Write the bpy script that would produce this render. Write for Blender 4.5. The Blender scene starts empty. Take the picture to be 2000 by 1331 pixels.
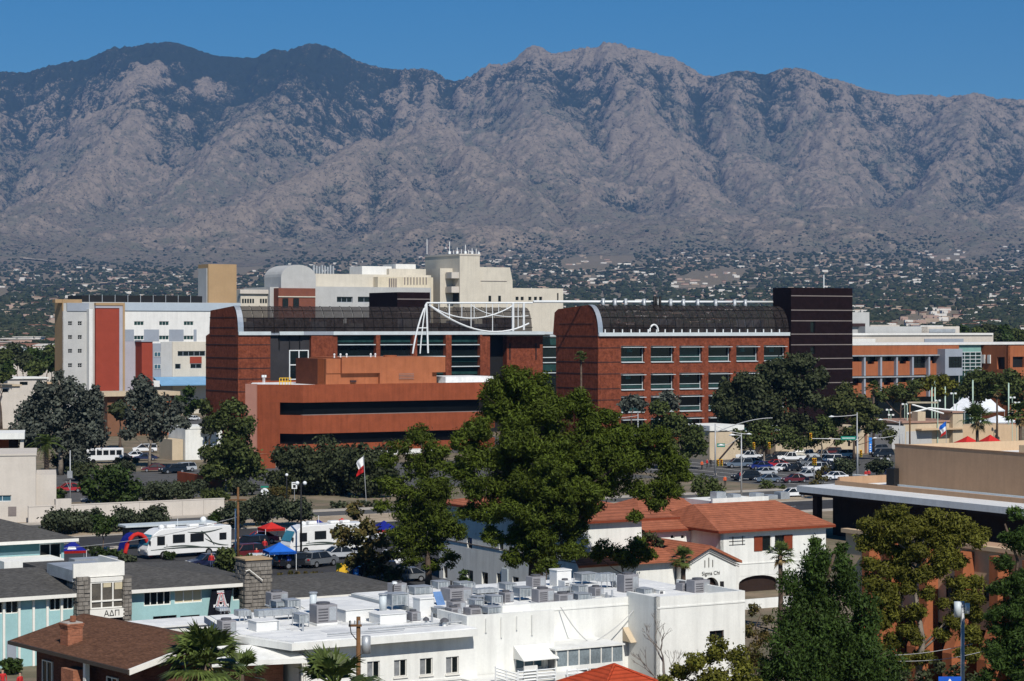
import bpy, math, random
import numpy as np
from mathutils import Matrix, Vector
random.seed(7); RS = np.random.RandomState(11)
SC = bpy.context.scene; COL = SC.collection
rad = math.radians
# ---------------------------------------------------------------- camera
F, CX, HY, H = 4270.0, 1000.0, 640.0, 26.0     # focal length in photo pixels, centre column, horizon row, eye height
cam_d = bpy.data.cameras.new('camera'); cam = bpy.data.objects.new('camera', cam_d); COL.objects.link(cam)
cam_d.sensor_width = 36; cam_d.lens = F / 2000 * 36; cam_d.shift_y = -(665.5 - HY) / 2000
cam_d.clip_start = 1; cam_d.clip_end = 60000
cam.location = (0, 0, H); cam.rotation_euler = (rad(90), 0, 0)
SC.camera = cam
# ---------------------------------------------------------------- light
SUN_AZ, SUN_EL = rad(19), rad(45)              # azimuth: to the right of straight behind the camera
S_DIR = Vector((math.sin(SUN_AZ) * math.cos(SUN_EL), -math.cos(SUN_AZ) * math.cos(SUN_EL), math.sin(SUN_EL)))
W = bpy.data.worlds.new('World'); SC.world = W; W.use_nodes = True
wn = W.node_tree.nodes; wl = W.node_tree.links
bg = wn['Background']; sky = wn.new('ShaderNodeTexSky'); sky.sky_type = 'NISHITA'; sky.sun_disc = False
sky.sun_elevation = SUN_EL; sky.sun_rotation = math.atan2(S_DIR.x, S_DIR.y)
sky.altitude = 2600; sky.air_density = 1.0; sky.dust_density = 0.0; sky.ozone_density = 4.0
hs = wn.new('ShaderNodeHueSaturation'); hs.inputs['Saturation'].default_value = 1.38; hs.inputs['Value'].default_value = 1.0
wl.new(sky.outputs[0], hs.inputs['Color'])
tint = wn.new('ShaderNodeVectorMath'); tint.operation = 'MULTIPLY'; tint.inputs[1].default_value = (.95, 1.10, 1.06)   # clear dry desert air
wl.new(hs.outputs[0], tint.inputs[0]); wl.new(tint.outputs[0], bg.inputs['Color']); bg.inputs['Strength'].default_value = 0.070
sun_d = bpy.data.lights.new('sun', 'SUN'); sun_d.energy = 4.6; sun_d.angle = rad(0.53); sun_d.color = (1, .95, .87)
sun = bpy.data.objects.new('sun', sun_d); COL.objects.link(sun)
sun.rotation_euler = S_DIR.to_track_quat('Z', 'Y').to_euler()
SC.view_settings.view_transform = 'Standard'; SC.view_settings.look = 'None'
SC.view_settings.exposure = 0.0; SC.view_settings.gamma = 1
SC.cycles.use_denoising = True
try: SC.cycles.denoiser = 'OPENIMAGEDENOISE'
except Exception: pass
SC.cycles.max_bounces = 5; SC.cycles.diffuse_bounces = 2; SC.cycles.glossy_bounces = 2; SC.cycles.transmission_bounces = 3
SC.cycles.transparent_max_bounces = 6; SC.cycles.volume_bounces = 0; SC.cycles.caustics_reflective = False; SC.cycles.caustics_refractive = False

# ---------------------------------------------------------------- helpers
def wx(px, D): return (px - CX) * D / F
def wz(py, D): return H - (py - HY) * D / F
def P(px, py, D): return Vector((wx(px, D), D, wz(py, D)))
def gD(py): return H * F / (py - HY)
def G(px, py): D = gD(py); return Vector((wx(px, D), D, 0))

MATS = {}
def mat(name, col, rough=.8, var=.15, scale=.4, metal=0.0, bump=0.0, bscale=20, streak=0.0, kind=None, col2=None, spec=None, aniso=None):
    if name in MATS: return MATS[name]
    m = bpy.data.materials.new(name); m.use_nodes = True; MATS[name] = m
    nt = m.node_tree; n = nt.nodes; L = nt.links; b = n['Principled BSDF']
    b.inputs['Roughness'].default_value = rough; b.inputs['Metallic'].default_value = metal
    b.inputs['Specular IOR Level'].default_value = spec if spec is not None else (.08 if rough >= .7 else .3)
    geo = n.new('ShaderNodeNewGeometry')
    def noise(sc, det=4, vec=None, r=.6):
        t = n.new('ShaderNodeTexNoise'); t.inputs['Scale'].default_value = sc; t.inputs['Detail'].default_value = det; t.inputs['Roughness'].default_value = r
        L.new(vec or geo.outputs['Position'], t.inputs['Vector']); return t.outputs['Fac']
    def rng(o, a, c, lo=.3, hi=.7):
        t = n.new('ShaderNodeMapRange'); t.inputs['From Min'].default_value = lo; t.inputs['From Max'].default_value = hi
        t.inputs['To Min'].default_value = a; t.inputs['To Max'].default_value = c; L.new(o, t.inputs['Value']); return t.outputs['Result']
    def mul(a, c):
        t = n.new('ShaderNodeMath'); t.operation = 'MULTIPLY'; L.new(a, t.inputs[0]); L.new(c, t.inputs[1]); return t.outputs[0]
    f = rng(noise(scale), 1 - var, 1 + var)
    f = mul(f, rng(noise(scale * 9, 3), 1 - var * .6, 1 + var * .6))
    if streak:
        mp = n.new('ShaderNodeMapping'); mp.inputs['Scale'].default_value = (1, 1, .06); L.new(geo.outputs['Position'], mp.inputs['Vector'])
        f = mul(f, rng(noise(1.6, 5, mp.outputs[0]), 1 - streak, 1.0, .25, .55))
    if kind == 'leaf':
        f = mul(f, rng(geo.outputs['Random Per Island'], .55, 1.45, 0, 1))
    if col2 is not None:
        mx = n.new('ShaderNodeMix'); mx.data_type = 'RGBA'; mx.inputs['A'].default_value = (*col, 1); mx.inputs['B'].default_value = (*col2, 1)
        L.new(rng(noise(scale * 2.2, 5), 0, 1, .4, .6), mx.inputs['Factor']); base = mx.outputs['Result']
    else:
        c = n.new('ShaderNodeRGB'); c.outputs[0].default_value = (*col, 1); base = c.outputs[0]
    vm = n.new('ShaderNodeVectorMath'); vm.operation = 'SCALE'; L.new(base, vm.inputs[0]); L.new(f, vm.inputs['Scale'])
    out = vm.outputs[0]
    if kind == 'brick':       # courses too fine to model at this distance
        tc = n.new('ShaderNodeTexCoord'); sx = n.new('ShaderNodeSeparateXYZ'); L.new(tc.outputs['Object'], sx.inputs[0])
        ad = n.new('ShaderNodeMath'); ad.operation = 'ADD'; L.new(sx.outputs[0], ad.inputs[0]); L.new(sx.outputs[1], ad.inputs[1])
        cb = n.new('ShaderNodeCombineXYZ'); L.new(ad.outputs[0], cb.inputs[0]); L.new(sx.outputs[2], cb.inputs[1])
        bt = n.new('ShaderNodeTexBrick'); bt.inputs['Scale'].default_value = 1; bt.inputs['Brick Width'].default_value = .3; bt.inputs['Row Height'].default_value = .1
        bt.inputs['Mortar Size'].default_value = .012; L.new(cb.outputs[0], bt.inputs['Vector'])
        bt.inputs['Color1'].default_value = (.75, .75, .75, 1); bt.inputs['Color2'].default_value = (1.25, 1.2, 1.15, 1); bt.inputs['Mortar'].default_value = (1.1, 1.3, 1.4, 1)
        v2 = n.new('ShaderNodeVectorMath'); v2.operation = 'MULTIPLY'; L.new(out, v2.inputs[0]); L.new(bt.outputs['Color'], v2.inputs[1]); out = v2.outputs[0]
    if kind == 'tile':        # barrel-tile relief shaded into the colour as dark bands across the fall
        tc = n.new('ShaderNodeTexCoord')
        w1 = n.new('ShaderNodeTexWave'); w1.wave_type = 'BANDS'; w1.bands_direction = 'Z'; w1.wave_profile = 'SAW'; w1.inputs['Scale'].default_value = 2.0; w1.inputs['Distortion'].default_value = .15
        L.new(tc.outputs['Object'], w1.inputs['Vector'])
        f2 = rng(w1.outputs['Fac'], .62, 1.1, 0, .5)
        v2 = n.new('ShaderNodeVectorMath'); v2.operation = 'SCALE'; L.new(out, v2.inputs[0]); L.new(f2, v2.inputs['Scale']); out = v2.outputs[0]
    if kind == 'shingle':
        tc = n.new('ShaderNodeTexCoord'); mp = n.new('ShaderNodeMapping'); mp.inputs['Scale'].default_value = (1.2, 1.2, 14); L.new(tc.outputs['Object'], mp.inputs['Vector'])
        f2 = rng(noise(2.2, 3, mp.outputs[0]), .62, 1.4)
        v2 = n.new('ShaderNodeVectorMath'); v2.operation = 'SCALE'; L.new(out, v2.inputs[0]); L.new(f2, v2.inputs['Scale']); out = v2.outputs[0]
    L.new(out, b.inputs['Base Color'])
    if bump:
        bp = n.new('ShaderNodeBump'); bp.inputs['Strength'].default_value = bump; bp.inputs['Distance'].default_value = .05
        L.new(noise(bscale, 4), bp.inputs['Height']); L.new(bp.outputs[0], b.inputs['Normal'])
    if kind == 'leaf':
        tr = n.new('ShaderNodeBsdfTranslucent'); L.new(out, tr.inputs['Color']); ms = n.new('ShaderNodeMixShader'); ms.inputs[0].default_value = .18
        L.new(b.outputs[0], ms.inputs[1]); L.new(tr.outputs[0], ms.inputs[2]); L.new(ms.outputs[0], n['Material Output'].inputs['Surface'])
        b.inputs['Specular IOR Level'].default_value = .12
    if kind == 'glass':
        b.inputs['IOR'].default_value = 1.5; b.inputs['Specular IOR Level'].default_value = spec or .35
    return m

class MB:
    def __init__(s): s.v = []; s.f = []
    def quad(s, a, b, c, d):
        i = len(s.v); s.v += [tuple(a), tuple(b), tuple(c), tuple(d)]; s.f.append((i, i+1, i+2, i+3)); return s
    def poly(s, pts):
        i = len(s.v); s.v += [tuple(p) for p in pts]; s.f.append(tuple(range(i, i + len(pts)))); return s
    def box(s, x0, x1, y0, y1, z0, z1):
        if x1 < x0: x0, x1 = x1, x0
        if y1 < y0: y0, y1 = y1, y0
        if z1 < z0: z0, z1 = z1, z0
        i = len(s.v); s.v += [(x0,y0,z0),(x1,y0,z0),(x1,y1,z0),(x0,y1,z0),(x0,y0,z1),(x1,y0,z1),(x1,y1,z1),(x0,y1,z1)]
        s.f += [(i,i+3,i+2,i+1),(i+4,i+5,i+6,i+7),(i,i+1,i+5,i+4),(i+1,i+2,i+6,i+5),(i+2,i+3,i+7,i+6),(i+3,i,i+4,i+7)]; return s
    def prism(s, poly, z0, z1, z1f=None):       # poly in x,y, counter-clockwise
        n = len(poly); i = len(s.v)
        s.v += [(x, y, z0) for x, y in poly] + [(x, y, z1 if z1f is None else z1f(x, y)) for x, y in poly]
        s.f += [tuple(i + k for k in reversed(range(n))), tuple(i + n + k for k in range(n))]
        s.f += [(i + k, i + (k+1) % n, i + n + (k+1) % n, i + n + k) for k in range(n)]; return s
    def profile(s, poly, x0, x1, axis='x'):     # poly in (a,z) extruded along x (a=y) or y (a=x)
        n = len(poly); i = len(s.v)
        g = (lambda a, z, t: (t, a, z)) if axis == 'x' else (lambda a, z, t: (a, t, z))
        s.v += [g(a, z, x0) for a, z in poly] + [g(a, z, x1) for a, z in poly]
        s.f += [tuple(i + k for k in reversed(range(n))), tuple(i + n + k for k in range(n))]
        s.f += [(i + k, i + (k+1) % n, i + n + (k+1) % n, i + n + k) for k in range(n)]; return s
    def tube(s, pts, rs, seg=6, cap=True):
        pts = [Vector(p) for p in pts]
        if not hasattr(rs, '__len__'): rs = [rs] * len(pts)
        base = len(s.v); up = None
        for k, p in enumerate(pts):
            d = (pts[min(k+1, len(pts)-1)] - pts[max(k-1, 0)])
            d = d.normalized() if d.length > 1e-9 else Vector((0,0,1))
            ref = Vector((0,0,1)) if abs(d.z) < .9 else Vector((1,0,0))
            a = d.cross(ref).normalized(); c = d.cross(a)
            for j in range(seg):
                t = 2 * math.pi * j / seg; q = p + (a * math.cos(t) + c * math.sin(t)) * rs[k]; s.v.append(tuple(q))
        for k in range(len(pts) - 1):
            for j in range(seg):
                o = base + k * seg; s.f.append((o + j, o + (j+1) % seg, o + seg + (j+1) % seg, o + seg + j))
        if cap:
            s.f.append(tuple(base + j for j in reversed(range(seg)))); o = base + (len(pts)-1) * seg; s.f.append(tuple(o + j for j in range(seg)))
        return s
    def ball(s, c, r, seg=10, rings=6, sz=1.0):
        base = len(s.v); c = Vector(c)
        for i in range(rings + 1):
            ph = math.pi * i / rings
            for j in range(seg):
                t = 2 * math.pi * j / seg
                s.v.append((c.x + r * math.sin(ph) * math.cos(t), c.y + r * math.sin(ph) * math.sin(t), c.z + r * sz * math.cos(ph)))
        for i in range(rings):
            for j in range(seg):
                o = base + i * seg; s.f.append((o + j, o + seg + j, o + seg + (j+1) % seg, o + (j+1) % seg))
        return s
    def mesh(s, name):
        me = bpy.data.meshes.new(name); me.from_pydata(s.v, [], s.f); me.update(); return me
    def build(s, name, m, parent=None, smooth=False, bevel=0):
        return link(name, s.mesh(name), m, parent, smooth, bevel)

def link(name, me, m, parent=None, smooth=False, bevel=0):
    if m is not None and not me.materials: me.materials.append(m)
    if smooth: me.polygons.foreach_set('use_smooth', [True] * len(me.polygons))
    o = bpy.data.objects.new(name, me); COL.objects.link(o)
    if parent is not None: o.parent = parent
    if bevel:
        md = o.modifiers.new('bevel', 'BEVEL'); md.width = bevel; md.segments = 1; md.limit_method = 'ANGLE'
    return o
def tag(o, label=None, cat=None, group=None, kind=None):
    if label: o['label'] = label
    if cat: o['category'] = cat
    if group: o['group'] = group
    if kind: o['kind'] = kind
    return o
def empty(name, loc, rz=0):
    o = bpy.data.objects.new(name, None); COL.objects.link(o); o.location = loc; o.rotation_euler = (0, 0, rz); o.empty_display_size = .5; return o
def thing(name, label, cat, loc, rz=0, group=None): return tag(empty(name, loc, rz), label, cat, group)
def copy_tree(o, parent=None):
    c = o.copy(); COL.objects.link(c); c.parent = parent
    for ch in [x for x in o.children]: copy_tree(ch, c)
    return c
def npmesh(name, V, Fa, nper):
    me = bpy.data.meshes.new(name); V = np.ascontiguousarray(V, np.float32); Fa = np.ascontiguousarray(Fa, np.int32)
    me.vertices.add(len(V)); me.vertices.foreach_set('co', V.ravel())
    me.loops.add(Fa.size); me.loops.foreach_set('vertex_index', Fa.ravel())
    nf = Fa.size // nper; me.polygons.add(nf); me.polygons.foreach_set('loop_start', np.arange(0, Fa.size, nper, dtype=np.int32))
    me.update(calc_edges=True); me.validate(); return me

ANG = rad(30)
class Bld:
    """a building in its own frame: u to the right along the front, v away into depth, z up"""
    def __init__(s, name, label, cat, px, D, ang=ANG, group=None, z=0):
        s.x, s.y, s.a = wx(px, D), D, ang; s.c, s.s = math.cos(ang), math.sin(ang)
        s.root = thing(name, label, cat, (s.x, s.y, z), ang, group); s.z0 = z
    def w(s, u, v): return (s.x + u * s.c - v * s.s, s.y + u * s.s + v * s.c)
    def u(s, px, v=0):
        k = (px - CX) / F; x0 = s.x - v * s.s; y0 = s.y + v * s.c
        return (k * y0 - x0) / (s.c - k * s.s)
    def v(s, px, u=0):
        k = (px - CX) / F; x0 = s.x + u * s.c; y0 = s.y + u * s.s
        return (k * y0 - x0) / (-s.s - k * s.c)
    def z(s, py, u=0, v=0): return wz(py, s.w(u, v)[1]) - s.z0
    def box(s, name, m, u0, u1, v0, v1, z0, z1, parent=None, bevel=0):
        return MB().box(u0, u1, v0, v1, z0, z1).build(name, m, parent or s.root, bevel=bevel)
    def pbox(s, name, m, px0, px1, py0, py1, v0, v1, parent=None, bevel=0):
        u0, u1 = s.u(px0, v0), s.u(px1, v0); um = (u0 + u1) / 2
        return s.box(name, m, u0, u1, v0, v1, s.z(py1, um, v0), s.z(py0, um, v0), parent, bevel)
    def rect(s, px0, px1, py0, py1, v=0):
        u0, u1 = s.u(px0, v), s.u(px1, v); um = (u0 + u1) / 2
        return (u0, u1, s.z(py1, um, v), s.z(py0, um, v))
    def wall(s, name, m, a0, a1, b0, b1, d, holes=(), t=.3, face='S', parent=None):
        """front wall (face S at v=d) or side wall (face W at u=d) with real openings"""
        g = (lambda a, b, q: (a, d + q, b)) if face == 'S' else (lambda a, b, q: (d + q, a, b))
        A = sorted(set([a0, a1] + [min(max(x, a0), a1) for h in holes for x in h[:2]])); B = sorted(set([b0, b1] + [min(max(x, b0), b1) for h in holes for x in h[2:]]))
        def solid(i, j):
            if i < 0 or j < 0 or i >= len(A)-1 or j >= len(B)-1: return None
            am, bm = (A[i] + A[i+1]) / 2, (B[j] + B[j+1]) / 2
            return not any(h[0] < am < h[1] and h[2] < bm < h[3] for h in holes)
        mb = MB()
        def q4(*p):
            if face == 'W': p = p[::-1]
            mb.quad(*p)
        for i in range(len(A)-1):
            for j in range(len(B)-1):
                if not solid(i, j): continue
                x0, x1, y0, y1 = A[i], A[i+1], B[j], B[j+1]
                q4(g(x0,y0,0), g(x1,y0,0), g(x1,y1,0), g(x0,y1,0))
                if not solid(i-1, j): q4(g(x0,y0,t), g(x0,y0,0), g(x0,y1,0), g(x0,y1,t))
                if not solid(i+1, j): q4(g(x1,y0,0), g(x1,y0,t), g(x1,y1,t), g(x1,y1,0))
                if not solid(i, j-1): q4(g(x0,y0,t), g(x1,y0,t), g(x1,y0,0), g(x0,y0,0))
                if not solid(i, j+1): q4(g(x0,y1,0), g(x1,y1,0), g(x1,y1,t), g(x0,y1,t))
        return mb.build(name, m, parent or s.root)
    def window(s, h, d, mf, mp, nx=2, ny=1, fr=.07, face='S', parent=None, depth=.12, name='window'):
        """frame with mullions (part) and its pane (sub-part) in the opening h, d = plane of the frame"""
        a0, a1, b0, b1 = h; mb = MB()
        bx = (lambda x0,x1,y0,y1: mb.box(x0,x1,d,d+depth,y0,y1)) if face == 'S' else (lambda x0,x1,y0,y1: mb.box(d,d+depth,x0,x1,y0,y1))
        bx(a0, a1, b0, b0+fr); bx(a0, a1, b1-fr, b1); bx(a0, a0+fr, b0+fr, b1-fr); bx(a1-fr, a1, b0+fr, b1-fr)
        for k in range(1, nx): x = a0 + (a1-a0)*k/nx; bx(x-fr/2, x+fr/2, b0+fr, b1-fr)
        for k in range(1, ny): y = b0 + (b1-b0)*k/ny; bx(a0+fr, a1-fr, y-fr/2, y+fr/2)
        w = mb.build(name, mf, parent or s.root); q = MB(); e = d + depth * .55
        if face == 'S': q.box(a0+.01, a1-.01, e, e+.03, b0+.01, b1-.01)
        else: q.box(e, e+.03, a0+.01, a1-.01, b0+.01, b1-.01)
        q.build('pane', mp, w); return w

# ---------------------------------------------------------------- foliage
def leaves(blobs, per_m2, size, flat=.9, core=.35, seed=0, elong=1.0, droop=0.0):
    """leaf quads through the outer volume of many clumps: blobs = (x,y,z,r)"""
    r = np.random.RandomState(seed); C = []; N = []; S = []
    for (x, y, z, R) in blobs:
        n = max(12, int(per_m2 * 4 * math.pi * R * R))
        d = r.normal(size=(n, 3)); d /= np.linalg.norm(d, axis=1)[:, None]
        q = R * (core + (1 - core) * r.rand(n) ** .5) * (1 + .22 * np.sin(d[:,0]*5 + x) * np.cos(d[:,1]*6 + z) + .20 * r.normal(size=n))
        p = d * q[:, None]; p[:, 2] *= flat
        C.append(p + (x, y, z)); N.append(d); S.append(size * (.6 + .8 * r.rand(n)))
    C = np.concatenate(C); N = np.concatenate(N); S = np.concatenate(S); n = len(C)
    nn = N + r.normal(size=(n, 3)) * .75; nn[:, 2] += .3; nn /= np.linalg.norm(nn, axis=1)[:, None]
    t = np.cross(nn, r.normal(size=(n, 3))); t /= np.linalg.norm(t, axis=1)[:, None] + 1e-9
    if droop: t[:, 2] -= droop; t /= np.linalg.norm(t, axis=1)[:, None]
    b = np.cross(nn, t); b /= np.linalg.norm(b, axis=1)[:, None] + 1e-9
    a = t * (S * elong)[:, None]; c = b * (S / elong)[:, None] * .7
    V = np.empty((n, 4, 3)); V[:, 0] = C - a; V[:, 1] = C + c; V[:, 2] = C + a; V[:, 3] = C - c
    return V.reshape(-1, 3)
def leafmesh(name, V):
    return npmesh(name, V, np.arange(len(V)), 4)

LEAF = {
 'pine': mat('leaf_pine', (.066, .090, .011), .6, .28, .18, kind='leaf'),
 'pine2': mat('leaf_pine_dark', (.045, .075, .012), .6, .3, .2, kind='leaf'),
 'oak': mat('leaf_oak', (.050, .060, .027), .6, .3, .25, kind='leaf'),
 'euc': mat('leaf_eucalyptus', (.085, .095, .075), .55, .3, .3, kind='leaf'),
 'mesquite': mat('leaf_mesquite', (.068, .086, .025), .6, .3, .25, kind='leaf'),
 'paloverde': mat('leaf_paloverde', (.075, .085, .028), .6, .3, .25, kind='leaf'),
 'citrus': mat('leaf_citrus', (.04, .064, .016), .5, .3, .3, kind='leaf'),
 'cypress': mat('leaf_cypress', (.040, .070, .014), .6, .35, .3, kind='leaf'),
 'yellow': mat('leaf_yellowgreen', (.105, .105, .016), .6, .3, .3, kind='leaf'),
 'autumn': mat('leaf_autumn', (.13, .095, .03), .6, .3, .5, kind='leaf', col2=(.06, .065, .02)),
 'palm': mat('leaf_palm', (.085, .115, .03), .45, .3, .5, kind='leaf'),
 'palmdry': mat('leaf_palm_dry', (.28, .2, .09), .7, .3, .5, kind='leaf'),
 'oleander': mat('leaf_oleander', (.056, .068, .037), .6, .3, .3, kind='leaf'),
}
BARK = mat('bark', (.11, .08, .06), .9, .35, 2, bump=.4, bscale=9)
BARKP = mat('bark_pale', (.22, .185, .15), .9, .35, 2, bump=.4, bscale=9)

def make_tree(name, label, px, D, blobs, leaf, per=6, size=.3, flat=.85, trunk_r=.35, bark=None, limbs=10, seed=0, group=None,
              sub=0, subr=.56, fork=.45, cat='tree', core=.35, elong=1.0, droop=0.0, ground_z=0, trunk=True, off=0.0):
    r = random.Random(seed + 101); X0 = wx(px, D); B = []; bark = bark or BARK
    for q in blobs:
        bx, by, br = q[:3]; dy = (q[3] if len(q) > 3 else r.uniform(-.6, .6) * br / F * D) + off
        B.append((wx(bx, D) - X0, dy, wz(by, D) - ground_z, br * D / F))
    big = list(B)
    if sub:
        B = []
        for (x, y, z, R) in big:
            for k in range(sub):
                d = Vector((r.gauss(0,1), r.gauss(0,1), r.gauss(0,1))).normalized(); q = R * (.5 + .45 * r.random())
                B.append((x + d.x*q, y + d.y*q, z + d.z*q*flat, R * subr * r.uniform(.7, 1.25)))
            B.append((x, y, z, R * .8))
    B = [b for b in B if b[2] > .2]
    root = thing(name, label, cat, (X0, D, ground_z), 0, group)
    link('crown', leafmesh('crown', leaves(B, per, size, flat, core, seed, elong, droop)), LEAF[leaf], root)
    if trunk:
        zs = [b[2] for b in big]; top = max(zs); low = min(b[2] - b[3] for b in big)
        cx = sum(b[0] for b in big) / len(big); cy = sum(b[1] for b in big) / len(big); n = 7
        spine = [Vector((cx * (k / n) ** 1.5 + r.uniform(-.25, .25) * trunk_r * k, cy * (k / n) ** 1.5 + r.uniform(-.2, .2) * trunk_r * k, top * .96 * k / n)) for k in range(n + 1)]
        mb = MB(); mb.tube(spine, [trunk_r * (1.3 if k == 0 else 1.0 - .82 * (k / n) ** .8) for k in range(n + 1)], 8)
        def on(z):
            f = min(max(z / (top * .96), 0), .999) * n; k = int(f); return spine[k].lerp(spine[k + 1], f - k), trunk_r * (1.0 - .82 * (f / n) ** .8)
        for (x, y, z, R) in sorted(big, key=lambda b: -b[3])[:limbs]:
            e = Vector((x, y, z)); hd = math.hypot(x - cx * .6, y - cy * .6)
            st, tr = on(max(z - hd * r.uniform(.45, .9) - R * .4, top * fork * .45)); rr = min(tr * .7, trunk_r * r.uniform(.16, .34))
            m1 = st.lerp(e, .35) + Vector((r.uniform(-.2, .2), r.uniform(-.2, .2), -.10 * hd * .3)) * 1.0; m2 = st.lerp(e, .7) + Vector((r.uniform(-.25, .25), r.uniform(-.25, .25), r.uniform(-.1, .25))) * R * .5
            mb.tube([st, m1, m2, e], [rr, rr * .8, rr * .5, rr * .22], 5)
            for k in range(4):
                e2 = e + Vector((r.uniform(-1, 1), r.uniform(-1, 1), r.uniform(-.3, .9))) * R * .85; q = m1.lerp(e, r.uniform(.2, .9))
                mb.tube([q, q.lerp(e2, .5) + Vector((0, 0, .08 * R)), e2], [rr * .32, rr * .2, rr * .08], 4)
        mb.build('trunk', bark, root, smooth=True)
    return root
# ================================================================ terrain
def plain_z(X, Y):
    t = np.clip((Y - 1300) / 7700, 0, 1.3)
    return (300 + 22 * np.sin(X / 900 + .4) * np.clip(t, 0, 1)) * t ** 1.55 + np.clip(t * 6, 0, 1) * (6 * np.sin(X / 260 + Y / 410) + 5 * np.sin(X / 170 - Y / 230 + 1)) * np.clip(t + .15, 0, 1)
def fbm(shape, oct, seed, pers=.55):
    r = np.random.RandomState(seed); out = np.zeros(shape); amp = 1
    for (ky, kx) in oct:
        g = r.normal(size=(ky + 3, kx + 3)); yy = np.linspace(0, ky, shape[0]); xx = np.linspace(0, kx, shape[1])
        iy = yy.astype(int); ix = xx.astype(int); fy = (yy - iy)[:, None]; fx = (xx - ix)[None, :]
        fy = fy*fy*(3-2*fy); fx = fx*fx*(3-2*fx)
        a = g[iy][:, ix]*(1-fx) + g[iy][:, ix+1]*fx; b = g[iy+1][:, ix]*(1-fx) + g[iy+1][:, ix+1]*fx
        out += amp * (a*(1-fy) + b*fy); amp *= pers
    return out
RIDGE = [(-400,175),(-250,160),(-120,150),(0,140),(50,141),(60,138),(100,128),(130,121),(165,117),(200,103),(230,92),(260,90),(290,83),(320,80),(345,83),(370,91),(400,102),(430,110),(470,112),(500,113),(510,106),(525,97),(540,94),(546,99),(560,96),(580,90),(600,84),(612,85),(640,90),(660,98),(690,115),(710,123),(740,131),(770,135),(830,133),(850,139),(870,152),(885,158),(900,155),(925,147),(935,138),(945,130),(965,125),(985,126),(1000,120),(1010,113),(1020,100),(1035,90),(1050,88),(1065,95),(1075,104),(1100,102),(1125,96),(1140,92),(1165,95),(1172,85),(1185,82),(1200,84),(1215,85),(1230,93),(1260,98),(1290,108),(1305,112),(1312,108),(1325,118),(1345,130),(1365,143),(1385,150),(1400,148),(1420,142),(1440,138),(1470,139),(1490,146),(1500,144),(1520,135),(1550,132),(1575,138),(1600,150),(1640,158),(1670,167),(1700,175),(1750,186),(1790,184),(1820,186),(1850,190),(1880,183),(1900,181),(1930,183),(1960,190),(2000,195),(2120,205),(2300,190),(2500,215)]
SPURS = [   # crest lines as (column, row, distance)
 [(700,252,12600),(660,262,12350),(600,300,11900),(500,362,11300),(400,412,10800),(300,450,10300),(120,496,9500)],
 [(835,228,13200),(880,262,12800),(930,320,12200),(985,400,11300),(1000,450,10600),(960,500,9700)],
 [(835,228,13200),(770,300,12400),(720,390,11400),(760,450,10500),(800,505,9600)],
 [(1190,84,15000),(1230,200,13900),(1290,310,12800),(1390,380,11900),(1470,440,11000),(1530,492,9900)],
 [(1045,90,15000),(1060,180,14000),(1080,290,12800),(1120,390,11700),(1180,450,10700),(1230,500,9700)],
 [(1550,134,15000),(1600,230,13900),(1600,330,12700),(1660,420,11500),(1700,495,9800)],
 [(1900,183,15000),(1860,280,13600),(1830,370,12300),(1850,440,11000),(1880,500,9700)],
 [(2120,205,15000),(2050,320,13200),(2000,420,11500),(2020,500,9700)],
 [(320,82,15000),(270,190,13800),(240,270,13000),(140,370,11800),(60,440,10800),(-30,505,9600)],
 [(610,86,15000),(560,160,14200),(470,250,13200),(400,320,12400),(330,380,11700)],
 [(0,141,15000),(-60,260,13500),(-160,400,11500),(-220,500,9700)],
 [(1385,150,15000),(1420,230,14000),(1450,300,13200),(1500,360,12500)],
]
MTN = {}
def surf(X, Y):
    """height of the land: the plain, or the foot of the range where it rises above it"""
    X = np.asarray(X, float); Y = np.asarray(Y, float); Z = MTN['Z']
    i = np.clip(((Y - MTN['y0']) / MTN['dy']).astype(int), 0, Z.shape[0] - 1); j = np.clip(((X - MTN['x0']) / MTN['dx']).astype(int), 0, Z.shape[1] - 1)
    return np.where(Y > MTN['y0'] + 30, np.maximum(plain_z(X, Y) - 8 * (Y > 9200), Z[i, j]), plain_z(X, Y))
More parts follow.
